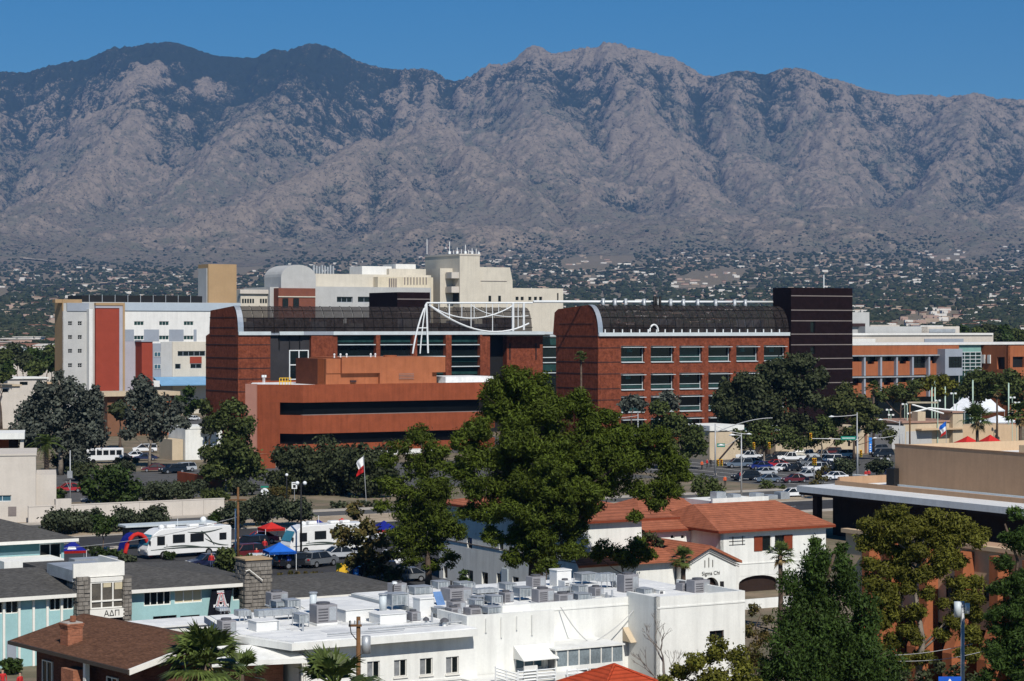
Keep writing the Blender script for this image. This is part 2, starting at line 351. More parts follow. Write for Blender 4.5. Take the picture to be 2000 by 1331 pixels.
def mountains():
    X0, X1, Y0, Y1 = -5200, 5200, 8300, 17000; ny, nx = 176, 210
    xs = np.linspace(X0, X1, nx); ys = np.linspace(Y0, Y1, ny); X, Y = np.meshgrid(xs, ys); cell = xs[1] - xs[0]
    wrp = fbm((ny, nx), [(5, 6), (10, 12), (20, 24)], 5); wrp2 = fbm((ny, nx), [(5, 6), (10, 12), (20, 24)], 6)
    Xw = X + 130 * wrp; Yw = Y + 130 * wrp2
    rp = np.array(RIDGE, float); rx = wx(rp[:, 0], 15000.0); rz = wz(rp[:, 1], 15000.0)
    crest = np.interp(X, rx, rz)
    cs = crest.copy()
    Z = crest - .62 * np.abs(Y - 15000) - 60
    Z = np.where(Y > 15000, crest - .35 * (Y - 15000) - 60, Z)
    pl = plain_z(X, Y); 
    fan = pl + 30 * np.clip((Y - 9000) / 1500, 0, 1) + np.clip(Y - 9600, 0, 9e9) * .06
    Z = np.maximum(Z, np.minimum(fan, crest - 150))
    for sp in SPURS:
        pts = [P(*q) for q in sp]
        for a, b in zip(pts[:-1], pts[1:]):
            d = (b - a).xy; L2 = d.length_squared
            t = np.clip(((Xw - a.x) * d.x + (Yw - a.y) * d.y) / L2, 0, 1)
            dist = np.hypot(Xw - a.x - t * d.x, Yw - a.y - t * d.y); zc = a.z + (b.z - a.z) * t
            Z = np.maximum(Z, zc - .60 * dist - 10)
    foot = 8900 + 420 * np.sin(X / 700 + 1.3) + 260 * np.sin(X / 310 + .5) + 160 * np.sin(X / 140); front = np.clip((Y - foot) / 900, 0, 1); front = front * front * (3 - 2 * front)
    Z = pl + (Z - pl) * front
    Z += front * 26 * fbm((ny, nx), [(14, 17), (28, 34), (56, 68), (100, 120)], 8, .6)
    # stream erosion: implicit stream power on steepest descent
    n = nx * ny; idx = np.arange(n).reshape(ny, nx); fixed = np.zeros((ny, nx), bool); fixed[0] = fixed[-1] = True; fixed[:2] = True; fixed[:, 0] = fixed[:, -1] = True
    fx = fixed.ravel(); z = Z.ravel().copy()
    offs = [(-1,-1,1.414),(-1,0,1),(-1,1,1.414),(0,-1,1),(0,1,1),(1,-1,1.414),(1,0,1),(1,1,1.414)]
    for it in range(16):
        g = z.reshape(ny, nx); best = np.zeros((ny, nx)); rec = idx.copy(); dl = np.ones((ny, nx))
        for oy, ox, l in offs:
            sh = np.roll(np.roll(g, -oy, 0), -ox, 1); s = (g - sh) / l; k = s > best
            best = np.where(k, s, best); rec = np.where(k, np.roll(np.roll(idx, -oy, 0), -ox, 1), rec); dl = np.where(k, l, dl)
        rec = rec.ravel(); rec[fx] = np.arange(n)[fx]; order = np.argsort(z); rl = rec.tolist(); A = [1.0] * n
        for i in order[::-1].tolist():
            q = rl[i]
            if q != i: A[q] += A[i]
        Kf = (0.10 * np.sqrt(np.array(A)) / dl.ravel()).tolist(); zl = z.tolist()
        for i in order.tolist():
            q = rl[i]
            if q != i:
                kk = min(Kf[i], 1.2); v = (zl[i] + kk * zl[q]) / (1 + kk)
                if v < zl[i]: zl[i] = zl[i] * .55 + v * .45 if it < 4 else v * .35 + zl[i] * .65
        z = np.array(zl); g = z.reshape(ny, nx).copy()
        lap = (np.roll(g,1,0)+np.roll(g,-1,0)+np.roll(g,1,1)+np.roll(g,-1,1) - 4*g); lap[0]=lap[-1]=0; lap[:,0]=lap[:,-1]=0
        g += .035 * lap; z = g.ravel()
    Zc = z.reshape(ny, nx)
    # refine x4 with fine relief
    k = 4; my, mx = (ny - 1) * k + 1, (nx - 1) * k + 1
    def up(g):
        yy = np.linspace(0, ny - 1, my); iy = np.minimum(yy.astype(int), ny - 2); fy = (yy - iy)[:, None]
        g = g[iy] * (1 - fy) + g[iy + 1] * fy
        xx = np.linspace(0, nx - 1, mx); ix = np.minimum(xx.astype(int), nx - 2); fx_ = (xx - ix)[None, :]
        return g[:, ix] * (1 - fx_) + g[:, ix + 1] * fx_
    Z = up(Zc); X, Y = np.meshgrid(np.linspace(X0, X1, mx), np.linspace(Y0, Y1, my))
    for _ in range(2): Z[1:-1, 1:-1] = (Z[1:-1, 1:-1] * 4 + Z[:-2, 1:-1] + Z[2:, 1:-1] + Z[1:-1, :-2] + Z[1:-1, 2:]) / 8
    fr = np.clip((Y - 9000) / 1200, 0, 1)
    rough = fbm((my, mx), [(90, 105), (170, 200), (340, 400), (690, 820)], 21, .62); rdg = 1 - np.abs(fbm((my, mx), [(60, 70), (130, 150), (260, 300)], 22, .6))
    gy, gx = np.gradient(Z, Y[1, 0] - Y[0, 0], X[0, 1] - X[0, 0]); slope = np.hypot(gx, gy)
    Z = Z + fr * (20 * rough + 16 * rdg) * (.35 + .9 * np.clip(slope, 0, 1))
    # bring the crest to the heights read off the skyline
    want = np.interp(X[0], rx, rz); near = (Y > 13900) & (Y < 15600)
    Zm = np.where(near, (Z - H) * 15000 / Y + H, -1e9).max(0); dif = want - Zm
    kern = np.hanning(7); kern /= kern.sum(); dif = np.convolve(np.pad(dif, 3, mode='edge'), kern, 'valid')
    wgt = np.exp(-((Y - 14900) / 750.0) ** 2) ; wgt = np.where(Y > 15400, np.exp(-((Y - 14900) / 1200.0) ** 2), wgt); Z = Z + wgt * dif[None, :]
    cap = H + (np.interp(np.clip(X * 15000 / Y, rx[0], rx[-1]), rx, rz) - H) * Y / 15000
    Z = np.where(Y > 15300, np.minimum(Z, cap - 8), Z)
    Z = np.where((Y < 14200), np.minimum(Z, cap - 12), Z)
    gy, gx = np.gradient(Z, Y[1, 0] - Y[0, 0], X[0, 1] - X[0, 0]); slope = np.hypot(gx, gy)
    zs = Z.copy()
    for _ in range(10): zs[1:-1, 1:-1] = (zs[:-2, 1:-1] + zs[2:, 1:-1] + zs[1:-1, :-2] + zs[1:-1, 2:]) / 4
    conc = np.clip((zs - Z) / 10, -1, 1)
    zb = zs[::4, ::4].copy()
    for _ in range(8): zb[1:-1, 1:-1] = (zb[:-2, 1:-1] + zb[2:, 1:-1] + zb[1:-1, :-2] + zb[1:-1, 2:]) / 4
    conc2 = np.clip((np.repeat(np.repeat(zb, 4, 0), 4, 1)[:my, :mx] - zs) / 26, -1, 1)
    alt = np.clip((Z - 350) / 1500, 0, 1); big = fbm((my, mx), [(7, 9), (15, 18), (30, 36), (70, 84)], 31, .6)
    veg = np.clip(.02 + .66 * np.clip((alt - .36) / .6, 0, 1) + .30 * np.clip((alt - .82) / .12, 0, 1) * np.clip((700 - X) / 600, 0, 1) + .24 * conc + .22 * conc2 + .13 * big + .12 * np.clip((-X - 200) / 2500, 0, 1) * np.clip((alt - .5) * 3, 0, 1), 0, 1)
    rock = np.clip(.12 + .38 * (slope - .7) - .40 * conc - .20 * conc2 + .22 * fbm((my, mx), [(12, 14), (30, 36), (80, 90)], 33, .6), 0, 1)
    # bare pale granite: the diagonal spur and the summit crags
    for sp, wd, am in ((SPURS[0][:-1], 150, 1.1), (SPURS[1][:4], 90, .5), (SPURS[3][1:5], 90, .45), (SPURS[5][1:4], 80, .4), ([(1000,120,15000),(1050,95,14950),(1190,88,14950),(1330,125,14950)], 230, .8), ([(400,140,14500),(300,165,14300),(215,205,13900)], 170, .9), ([(835,232,13200),(800,262,12900)], 170, .5), ([(1180,180,14200),(1290,260,13600)], 160, .5), ([(240,240,13300),(250,300,12700)], 260, .45)):
        pts = [P(*q) for q in sp]
        for a, b in zip(pts[:-1], pts[1:]):
            d = (b - a).xy; t = np.clip(((X - a.x) * d.x + (Y - a.y) * d.y) / d.length_squared, 0, 1)
            q = np.exp(-(np.hypot(X - a.x - t * d.x, Y - a.y - t * d.y) / wd) ** 2) * am * (.8 + .5 * rough.clip(-1, 1))
            rock = np.clip(rock + q, 0, 1); veg = np.clip(veg - q * .9, 0, 1)
    V = np.stack([X, Y, Z], -1).reshape(-1, 3); I = np.arange(my * mx).reshape(my, mx)
    Q = np.stack([I[:-1, :-1], I[:-1, 1:], I[1:, 1:], I[1:, :-1]], -1).reshape(-1, 4)
    me = npmesh('mountain_range', V, Q, 4)
    for nm, a in (('veg', veg), ('rock', rock)):
        at = me.attributes.new(nm, 'FLOAT', 'POINT'); at.data.foreach_set('value', a.ravel().astype(np.float32))
    m = bpy.data.materials.new('mountain_rock'); m.use_nodes = True; nt = m.node_tree; n = nt.nodes; L = nt.links; b = n['Principled BSDF']; b.inputs['Roughness'].default_value = .95; b.inputs['Specular IOR Level'].default_value = .0
    geo = n.new('ShaderNodeNewGeometry')
    def noise(sc, det=4, r=.6):
        t = n.new('ShaderNodeTexNoise'); t.inputs['Scale'].default_value = sc; t.inputs['Detail'].default_value = det; t.inputs['Roughness'].default_value = r; L.new(geo.outputs['Position'], t.inputs['Vector']); return t.outputs['Fac']
    def att(nm): t = n.new('ShaderNodeAttribute'); t.attribute_name = nm; return t.outputs['Fac']
    def math_(op, a, c):
        t = n.new('ShaderNodeMath'); t.operation = op
        for i, q in enumerate((a, c)):
            if isinstance(q, (int, float)): t.inputs[i].default_value = q
            else: L.new(q, t.inputs[i])
        return t.outputs[0]
    def mixc(fac, A, B):
        t = n.new('ShaderNodeMix'); t.data_type = 'RGBA'
        L.new(fac, t.inputs['Factor'])
        for i, q in (('A', A), ('B', B)):
            if isinstance(q, tuple): t.inputs[i].default_value = (*q, 1)
            else: L.new(q, t.inputs[i])
        return t.outputs['Result']
    def step(x, lo, hi):
        t = n.new('ShaderNodeMapRange'); t.inputs['From Min'].default_value = lo; t.inputs['From Max'].default_value = hi; L.new(x, t.inputs['Value']); return t.outputs['Result']
    soil = mixc(step(noise(.003, 6), .35, .65), (.205, .178, .138), (.158, .156, .108))
    soil = mixc(step(noise(.012, 6, .7), .4, .62), soil, (.205, .165, .130))
    rk = mixc(step(noise(.02, 6, .7), .35, .65), (.33, .262, .20), (.225, .185, .145))
    base = mixc(step(math_('ADD', att('rock'), math_('MULTIPLY', math_('SUBTRACT', noise(.022, 5, .7), .5), 1.3)), .42, .62), soil, rk)
    sp_ = math_('ADD', att('veg'), math_('MULTIPLY', math_('SUBTRACT', noise(.03, 5, .8), .5), 2.6))
    base = mixc(step(sp_, .48, .62), base, (.010, .017, .014))
    sp2 = math_('ADD', math_('MULTIPLY', att('veg'), .25), noise(.06, 4, .85))
    base = mixc(step(sp2, .55, .60), base, (.022, .030, .019))
    L.new(base, b.inputs['Base Color'])
    bp = n.new('ShaderNodeBump'); bp.inputs['Strength'].default_value = 1; bp.inputs['Distance'].default_value = 22; L.new(noise(.018, 8, .7), bp.inputs['Height']); L.new(bp.outputs[0], b.inputs['Normal'])
    MTN.update(x0=X0, y0=Y0, dx=X[0, 1] - X[0, 0], dy=Y[1, 0] - Y[0, 0], Z=Z)
    o = link('mountain_range', me, m); tag(o, 'bare rocky mountain range with forested summits behind the city', kind='structure')
mountains()

# ---------------------------------------------------------------- ground sheet reaching the mountains
def ground():
    ys = np.concatenate([np.linspace(-150, 1300, 30), np.linspace(1300, 9600, 130)[1:]]); xs = np.linspace(-1, 1, 81)
    half = np.maximum(700, ys * .36 + 500); X = xs[None, :] * half[:, None]; Y = np.repeat(ys[:, None], 81, 1); Z = plain_z(X, Y)
    Z = np.where(Y > 9200, Z - 8, Z)
    V = np.stack([X, Y, Z], -1).reshape(-1, 3); I = np.arange(len(V)).reshape(X.shape); Q = np.stack([I[:-1, :-1], I[:-1, 1:], I[1:, 1:], I[1:, :-1]], -1).reshape(-1, 4)
    o = link('ground', npmesh('ground', V, Q, 4), mat('ground_dirt', (.23, .18, .13), .95, .25, .08, col2=(.15, .135, .09)))
    tag(o, 'dusty tan ground of the city plain', kind='structure')
ground()

# ---------------------------------------------------------------- streets (a boulevard along the grid, a cross street, lots)
class Fr(Bld):
    def __init__(s, px, py): D = gD(py); s.x, s.y, s.a = wx(px, D), D, ANG; s.c, s.s = math.cos(ANG), math.sin(ANG); s.z0 = 0
    def loc(s, px, py): g = G(px, py); dx, dy = g.x - s.x, g.y - s.y; return (dx * s.c + dy * s.s, -dx * s.s + dy * s.c)
FR = Fr(300, 1055)
ASPH = mat('asphalt', (.052, .052, .055), .85, .18, .3, bump=.2)
ASPH2 = mat('asphalt_worn', (.10, .098, .096), .85, .2, .3, bump=.2)
CONC = mat('concrete', (.40, .36, .31), .85, .14, .5)
SAND = mat('sand', (.36, .29, .21), .95, .2, .5)
PAINTW = mat('road_paint', (.75, .74, .70), .7, .15, 2)
def strip(name, m, u0, u1, v0, v1, z0, z1, label, kind='structure', parent=None):
    pts = [FR.w(u, v) for u, v in ((u0, v0), (u1, v0), (u1, v1), (u0, v1))]
    o = MB().prism(pts, z0, z1).build(name, m, parent)
    if parent is None: tag(o, label, kind=kind)
    return o
vA = FR.loc(200, 1070)[1]; vB = FR.loc(200, 1047)[1]; vC = FR.loc(300, 1026)[1]; vD = FR.loc(350, 1013)[1]
UL, UR = -160, 420
ucl = FR.loc(1370, 935)[0]; ucr = ucl + 42
strip('near_carriageway', ASPH, UL, UR, vA, vB, -.3, .006, 'dark asphalt carriageway behind the parked motorhomes')
strip('far_carriageway', ASPH2, UL, UR, vC, vD, -.3, .007, 'worn asphalt carriageway below the long white wall')
strip('median', SAND, UL, ucl - 6, vB + .2, vC - .2, -.3, .12, 'sandy planted median strip of the boulevard')
strip('kerb', CONC, UL, ucl - 6, vB, vB + .2, -.3, .14, 'concrete kerb of the median'); strip('kerb', CONC, UL, ucl - 6, vC - .2, vC, -.3, .14, 'concrete kerb of the median')
strip('median', SAND, ucr + 6, UR, vB + .2, vC - .2, -.3, .12, 'sandy median strip beyond the crossing')
strip('pavement', CONC, UL, ucl - 4, vD, vD + 2.5, -.3, .13, 'concrete pavement below the long white wall')
strip('pavement', CONC, UL, ucl - 4, vA - 2.2, vA, -.3, .13, 'concrete pavement on the near side of the boulevard')
strip('cross_street', ASPH2, ucl, ucr, vA + .5, 330, -.3, .010, 'wide worn asphalt cross street at the traffic lights')
strip('tailgate_lot', ASPH, -70, 62, vA - 62, vA - 2.2, -.3, .004, 'asphalt lot where the motorhomes are parked')
strip('hospital_parking', ASPH2, -60, ucl - 4, vD + 34, vD + 95, -.3, .005, 'worn asphalt parking area in front of the brick buildings')
strip('side_lot', ASPH2, ucr, ucr + 130, vD + 6, vD + 70, -.3, .005, 'asphalt forecourt right of the traffic lights')
for k in range(24):
    u = UL + 20 + k * 18
    if ucl - 8 < u < ucr + 4: continue
    o = strip('lane_line', PAINTW, u, u + 5, (vA + vB) / 2 - .08, (vA + vB) / 2 + .08, .007, .011, None, parent=bpy.data.objects['near_carriageway'])
for k in range(6):
    strip('stop_line', PAINTW, ucl + 1, ucr - 1, vD + 4 + k * .01, vD + 4.5, .011, .015, None, parent=bpy.data.objects['cross_street']) if k == 0 else strip('lane_line', PAINTW, ucl + 6 * k, ucl + 6 * k + .18, vD + 7, vD + 70, .011, .015, None, parent=bpy.data.objects['cross_street'])

# ---------------------------------------------------------------- the far city: houses and trees on the rising plain
def far_city():
    r = np.random.RandomState(3)
    wallm = [mat('far_house_white', (.72, .68, .62), .9, .1, .02), mat('far_house_tan', (.42, .33, .25), .9, .12, .02), mat('far_house_pink', (.45, .32, .26), .9, .12, .02), mat('far_house_grey', (.5, .5, .5), .9, .1, .02)]
    roofm = mat('far_roof_pale', (.6, .56, .5), .9, .15, .02); roofr = mat('far_roof_red', (.24, .12, .08), .9, .15, .02); winm = mat('far_window', (.03, .04, .05), .3, .1, .02)
    def fill(n):
        # spread evenly over the band the photograph shows, so denser in metres close by
        out = []
        while len(out) < n:
            py = r.uniform(470, 690); px = r.uniform(-120, 2120)
            lim = 503 + 8 * math.sin(px / 170) + 6 * math.sin(px / 61 + 1) + (12 if px < 800 else -16)
            if py < lim + 18 * r.rand() ** 2 or (math.sin(px / 37 + py / 9) + math.sin(px / 83 - py / 13)) > 1.1: continue
            # distance whose plain lies on that row
            out.append((px, py))
        return out
    Dt = np.linspace(900, 10600, 950)
    def dist(px, py):
        rows = HY - (surf(wx(px, Dt), Dt) + 3 - H) / Dt * F; k = np.nonzero(rows <= py)[0]; return Dt[k[0]] if len(k) else 9250.0
    hs_ = []
    for px, py in fill(2300):
        D = dist(px, py) + r.uniform(-60, 60)
        if D < 950: continue
        hs_.append((px, D))
    hs_.sort(key=lambda q: q[1])
    variants = []
    for k in range(6):
        w, d, h = [(22, 14, 4.5), (30, 16, 5), (16, 14, 6.5), (38, 18, 5), (26, 20, 7.5), (18, 12, 4)][k]
        b = MB().box(-w/2, w/2, -d/2, d/2, -3, h); b.box(-w*.2, w*.45, -d/2-2.5, -d/2+1, -3, h*.75)
        ro = MB().box(-w/2-.6, w/2+.6, -d/2-.6, d/2+.6, h, h+.7) if k % 2 == 0 else MB().poly([(-w/2-1,-d/2-1,h),(w/2+1,-d/2-1,h),(w/2-5,0,h+2.6),(-w/2+5,0,h+2.6)]).poly([(w/2+1,-d/2-1,h),(w/2+1,d/2+1,h),(w/2-5,0,h+2.6)]).poly([(w/2+1,d/2+1,h),(-w/2-1,d/2+1,h),(-w/2+5,0,h+2.6),(w/2-5,0,h+2.6)]).poly([(-w/2-1,d/2+1,h),(-w/2-1,-d/2-1,h),(-w/2+5,0,h+2.6)])
        wi = MB()
        for j in range(1): x = -w*.42; wi.box(x, x + w*.1, -d/2-.06 if x < -w*.25 else -d/2-2.56, -d/2+.1 if x < -w*.25 else -d/2-2.4, h*.2, h*.55)
        variants.append((b.mesh('wall'), ro.mesh('roof'), wi.mesh('window')))
    mset = {}
    for i, (px, D) in enumerate(hs_[:300]):
        X = wx(px, D); k = r.randint(6); wm = wallm[r.choice(4, p=[.5, .22, .14, .14])]; rm = roofr if (k % 2 and r.rand() < .6) else roofm
        root = thing('suburban_house', 'small low house among the trees of the distant suburb', 'house', (X, D, float(surf(X, D))), r.uniform(-.35, .9), 'houses of the distant suburb')
        for me, mm, nm in zip(variants[k], (wm, rm, winm), ('wall', 'roof', 'window')):
            key = (k, nm, mm.name)
            if key not in mset: c = me.copy(); c.materials.clear(); c.materials.append(mm); mset[key] = c
            link(nm, mset[key], None, root)
    # the remaining houses as one mass
    mb = [MB() for _ in range(3)]; rf = MB()
    for px, D in hs_[300:]:
        X = wx(px, D); z = float(surf(X, D)); w, d, h = r.uniform(8, 26), r.uniform(8, 16), r.uniform(3.5, 6); q = mb[r.choice(3, p=[.42, .36, .22])]
        q.box(X - w/2, X + w/2, D - d/2, D + d/2, z - 4, z + h)
        if r.rand() < .6: q.box(X - w*.3, X + w*.1, D - d/2 - 4, D - d/2 + .5, z - 4, z + h * .7)
        if r.rand() < .3: rf.box(X - w/2 - .8, X + w/2 + .8, D - d/2 - .8, D + d/2 + .8, z + h, z + h + .8)
    root = tag(empty('distant_houses', (0, 0, 0)), 'mass of pale houses scattered over the foothill suburb', 'houses', kind='stuff')
    for q, m in zip(mb, (wallm[0], wallm[1], wallm[2])): q.build('wall', m, root)
    rf.build('roof', roofr, root)
    # tree canopy between the houses
    ico = MB().ball((0, 0, 0), 1, 6, 4); bv = np.array(ico.v); bf = np.array(ico.f)
    pts = []
    for _ in range(32000):
        py = r.uniform(455, 690) if r.rand() < .85 else r.uniform(600, 690); px = r.uniform(-150, 2150); lim = 503 + 8 * math.sin(px / 170) + 6 * math.sin(px / 61 + 1) + (8 if px < 800 else -20)
        if (math.sin(px / 53 + py / 17) + math.sin(px / 129 - py / 23 + 2)) > 1.25: continue
        if py < lim and r.rand() > .5 * math.exp(-(lim - py) / 16): continue
        pts.append((px, py))
        Vs = [[], []]; cn = 0
    for px, py in pts:
        D = dist(px, py)
        D = max(D + r.uniform(-80, 80), 1000); X = wx(px, D); R = r.uniform(2.4, 5.4) * (1 + .25 * (D > 4000)); z = float(surf(X, D))
        Vs[r.randint(2)].append(bv * (R * r.uniform(1, 1.7), R, R * r.uniform(.6, .95)) * (1 + .28 * r.normal(size=(len(bv), 1))) + (X, D, z + R * .55))
    root = tag(empty('distant_trees', (0, 0, 0)), 'dark green tree canopy of the distant suburb', 'trees', kind='stuff')
    for k in range(2):
        A = np.array(Vs[k]); nb = len(A); Q = (bf[None] + (np.arange(nb) * len(bv))[:, None, None]).reshape(-1, 4)
        link('canopy', npmesh('canopy', A.reshape(-1, 3), Q, 4), mat('far_foliage_%d' % k, ((.028, .038, .018), (.046, .052, .027))[k], .9, .4, .05), root)
far_city()
def far_roads():
    m = mat('far_road', (.30, .25, .19), .9, .15, .01)
    for k, (p0, p1, w) in enumerate((((1165, 533), (1262, 524), 26), ((1500, 545), (1700, 539), 22), ((1720, 538), (1990, 531), 24), ((60, 560), (330, 552), 22), ((1230, 566), (1480, 560), 16), ((0, 610), (110, 606), 12), ((1690, 590), (1960, 585), 16), ((40, 513), (110, 507), 30))):
        n = 24; L, R = [], []
        for i in range(n + 1):
            px = p0[0] + (p1[0] - p0[0]) * i / n; py = p0[1] + (p1[1] - p0[1]) * i / n; Dt = np.linspace(900, 9300, 1200); rows = HY - (plain_z(wx(px, Dt), Dt) + 1 - H) / Dt * F; q = np.nonzero(rows <= py)[0]; D = Dt[q[0]] if len(q) else 9250.
            for lst, dd in ((L, -w), (R, w)): X, Y = wx(px, D + dd), D + dd; lst.append((X, Y, float(surf(X, Y)) + 5))
        mb = MB()
        for i in range(n): mb.quad(L[i], L[i+1], R[i+1], R[i])
        tag(mb.build('suburb_road', m), None, kind='structure')
far_roads()

# ---------------------------------------------------------------- haze: the air between here and the mountains
def haze():
    o = MB().box(-9000, 9000, -400, 19500, -5, 2350).build('haze', None); tag(o, 'thin blue air between the city and the mountains', kind='stuff')
    m = bpy.data.materials.new('haze_air'); m.use_nodes = True; n = m.node_tree.nodes; n.remove(n['Principled BSDF'])
    v = n.new('ShaderNodeVolumePrincipled'); v.inputs['Color'].default_value = (.23, .46, .90, 1); v.inputs['Density'].default_value = HAZE; v.inputs['Anisotropy'].default_value = 0.0
    m.node_tree.links.new(v.outputs[0], n['Material Output'].inputs['Volume']); o.data.materials.append(m)
HAZE = 3.5e-5
haze()
# ================================================================ background buildings
WHITE = mat('stucco_white', (.74, .73, .70), .85, .05, .5, streak=.10)
OFFW = mat('stucco_offwhite', (.58, .53, .47), .85, .05, .4, streak=.08)
CREAM = mat('stucco_cream', (.61, .56, .47), .85, .06, .3, streak=.10)
LGREY = mat('panel_pale_grey', (.47, .47, .46), .7, .06, .3, streak=.06)
BGREY = mat('panel_blue_grey', (.30, .33, .38), .6, .06, .3, streak=.05)
PALEB = mat('panel_pale_blue', (.42, .48, .54), .5, .05, .3)
LAV = mat('panel_lavender', (.40, .39, .44), .6, .05, .3)
TAN = mat('panel_tan', (.40, .27, .15), .8, .06, .3, streak=.05)
BRICK = mat('brick_red', (.225, .064, .034), .9, .30, 1.1, streak=.25, col2=(.165, .046, .024))
BRICKD = mat('brick_dark_purple', (.012, .006, .007), .85, .3, 1.1)
BRICKO = mat('brick_orange', (.275, .073, .034), .9, .12, .5, streak=.22)
BRICKO2 = mat('stucco_orange', (.35, .120, .055), .9, .09, .5, streak=.2)
BRICKP = mat('brick_panel_red', (.30, .058, .035), .9, .08, .4)
JOINT = mat('joint_dark', (.05, .03, .03), .9, .1, .5)
JOINTL = mat('joint_pale', (.22, .19, .18), .8, .1, .5)
GLASS = mat('glass_dark', (.006, .010, .011), .12, .2, .3, kind='glass')
GLASST = mat('glass_teal', (.016, .048, .046), .15, .35, .35, kind='glass')
GLASSB = mat('glass_blue', (.05, .12, .16), .1, .2, .5, kind='glass')
BLACK = mat('black_metal', (.010, .010, .011), .6, .2, .5)
SCREEN = mat('roof_screen', (.028, .0225, .0215), .8, .55, 1.6)
SILVER = mat('silver_metal', (.55, .58, .60), .35, .08, .4, metal=.6)
STEELW = mat('white_steel', (.78, .80, .80), .5, .04, .5)
GALV = mat('galvanised', (.42, .44, .46), .45, .18, .9, metal=.35)
ALU = mat('aluminium_pale', (.55, .60, .62), .45, .08, .5)
ROOFW = mat('roof_white', (.80, .80, .78), .8, .05, .3, streak=0, col2=(.66, .67, .67))
YEL = mat('yellow_paint', (.75, .45, .03), .6, .1, .5)

def hospital():
    b = Bld('hospital_block', 'white and grey medical block with tall red brick panel and tan tower', 'building', 122, 640)
    z = b.z; uR = b.u(470); L = b.v(107); top = z(588)
    b.box('core', LGREY, .35, uR, .35, L, 0, top - .3); b.box('rear_core', LGREY, b.u(190, L) , uR, L, L + 16, 0, top - .35)
    b.wall('side_wall', TAN, 0, L, 0, z(585), 0, face='W', t=.3)
    hs = [b.rect(x - 4, x + 4, y - 4, y + 4) for x in (137, 156) for y in (632, 659, 686, 714)]
    u1 = b.u(175); b.wall('wall', LGREY, 0, u1, 0, z(608), 0, hs)
    for h in hs: b.window(h, .18, LGREY, GLASS, 2, 2, .08)
    b.pbox('parapet_band', BGREY, 131, 174, 592, 608, -.25, .3); b.pbox('parapet_cap', TAN, 108, 160, 585, 592, .3, 3)
    b.pbox('white_fin', WHITE, 174, 181, 604, 800, -2.2, .34)
    b.pbox('brick_panel', BRICKP, 187, 233, 602, 800, -.7, .3)
    b.pbox('panel_frame', LAV, 187, 240, 597, 602, -.9, .32); b.pbox('panel_frame', LAV, 233.2, 240, 602, 800, -.9, .32)
    b.pbox('tan_frame', TAN, 187, 244, 592, 597, -1.1, .33); b.pbox('tan_frame', TAN, 240.2, 244, 597, 800, -1.1, .33)
    b.pbox('parapet_band', PALEB, 244, 470, 592, 607.5, -.3, .31)
    hs = [b.rect(x, x + 19, y, y + 8) for x in (262, 311, 359) for y in (628, 656)]
    u0 = b.u(244); b.wall('wall', WHITE, u0, uR, 0, z(607.5, u0), 0, hs)
    for h in hs: b.window(h, .2, WHITE, GLASST, 3, 1, .1)
    for i, x in enumerate((244, 281, 330)):
        b.pbox('grey_panel', BGREY, (244, 281.3, 330.3)[i], (261.7, 310.7, 358.7)[i], 644, 667, -.06, .1)
    b.pbox('grey_panel', BGREY, 378.3, 384, 644, 667, -.06, .1)
    b.pbox('lavender_panel', LAV, 244, 277, 667.3, 800, -.08, .1)
    b.pbox('brick_bay', BRICKP, 277, 298, 668, 800, -5.5, .3); b.pbox('brick_bay_cap', BGREY, 276, 299, 665, 668, -5.8, .3)
    o = b.pbox('stair_glazing', BGREY, 298.5, 314, 671, 800, -.5, .3)
    for y in (688, 712): b.window(b.rect(301, 314, y, y + 9, -.6), -.66, WHITE, GLASSB, 2, 1, .1, parent=o, name='stair_window')
    b.pbox('grey_panel', LGREY, 314.3, 337, 668, 800, -.3, .3)
    hs = [b.rect(347, 401, 686, 696, -.5), b.rect(342, 353, 711, 721, -.5), b.rect(372, 394, 711, 720, -.5)]
    b.wall('wall', CREAM, b.u(337, -.5), b.u(470, -.5), 0, z(668, b.u(337, -.5)), -.5, hs, t=.49)
    for h, nx in zip(hs, (5, 1, 2)): b.window(h, -.3, BGREY, GLASS, nx, 1, .12)
    b.pbox('brick_infill', BRICKP, 371, 394, 697, 710, -.62, -.45)
    u0, u1 = b.u(312, -6), b.u(420, -6); zz = z(752, u0, -6)
    MB().quad((u0, -7, zz), (u1, -7, zz), (u1, -.6, zz + 2.2), (u0, -.6, zz + 2.2)).quad((u0, -7, zz-.3), (u0, -.6, zz-.3), (u1, -.6, zz-.3), (u1, -7, zz-.3)).quad((u0, -7, zz-.3), (u1, -7, zz-.3), (u1, -7, zz), (u0, -7, zz)).build('blue_canopy', mat('canopy_blue', (.16, .33, .52), .5, .08), b.root)
    b.pbox('canopy_edge', WHITE, 300, 312, 744, 756, -6, -1)
    u0, u1 = b.u(160, 5), b.u(395, 5); zt = z(577, u0, 5)
    b.box('roof_screen', BLACK, u0, u1, 5, 5.4, top - .3, zt); b.box('roof_screen', BLACK, u0, u0 + .4, 5.5, 18, top - .3, zt)
    for k in range(9): b.box('screen_post', GALV, u0 + 2 + k * 4, u0 + 2.15 + k * 4, 4.4, 4.55, top - .3, zt + .2)
    v0 = 9; u0, u1 = b.u(407, v0), b.u(462, v0); uu = u0; vL = b.v(387, u0)
    b.box('tower', TAN, u0, u1, v0, vL, top - .3, z(516, u0, v0))
    b.box('tower_side_panel', LGREY, u0 - .25, u0 - .02, v0 + .8, vL - .6, top - .3, z(524, u0, v0))
hospital()

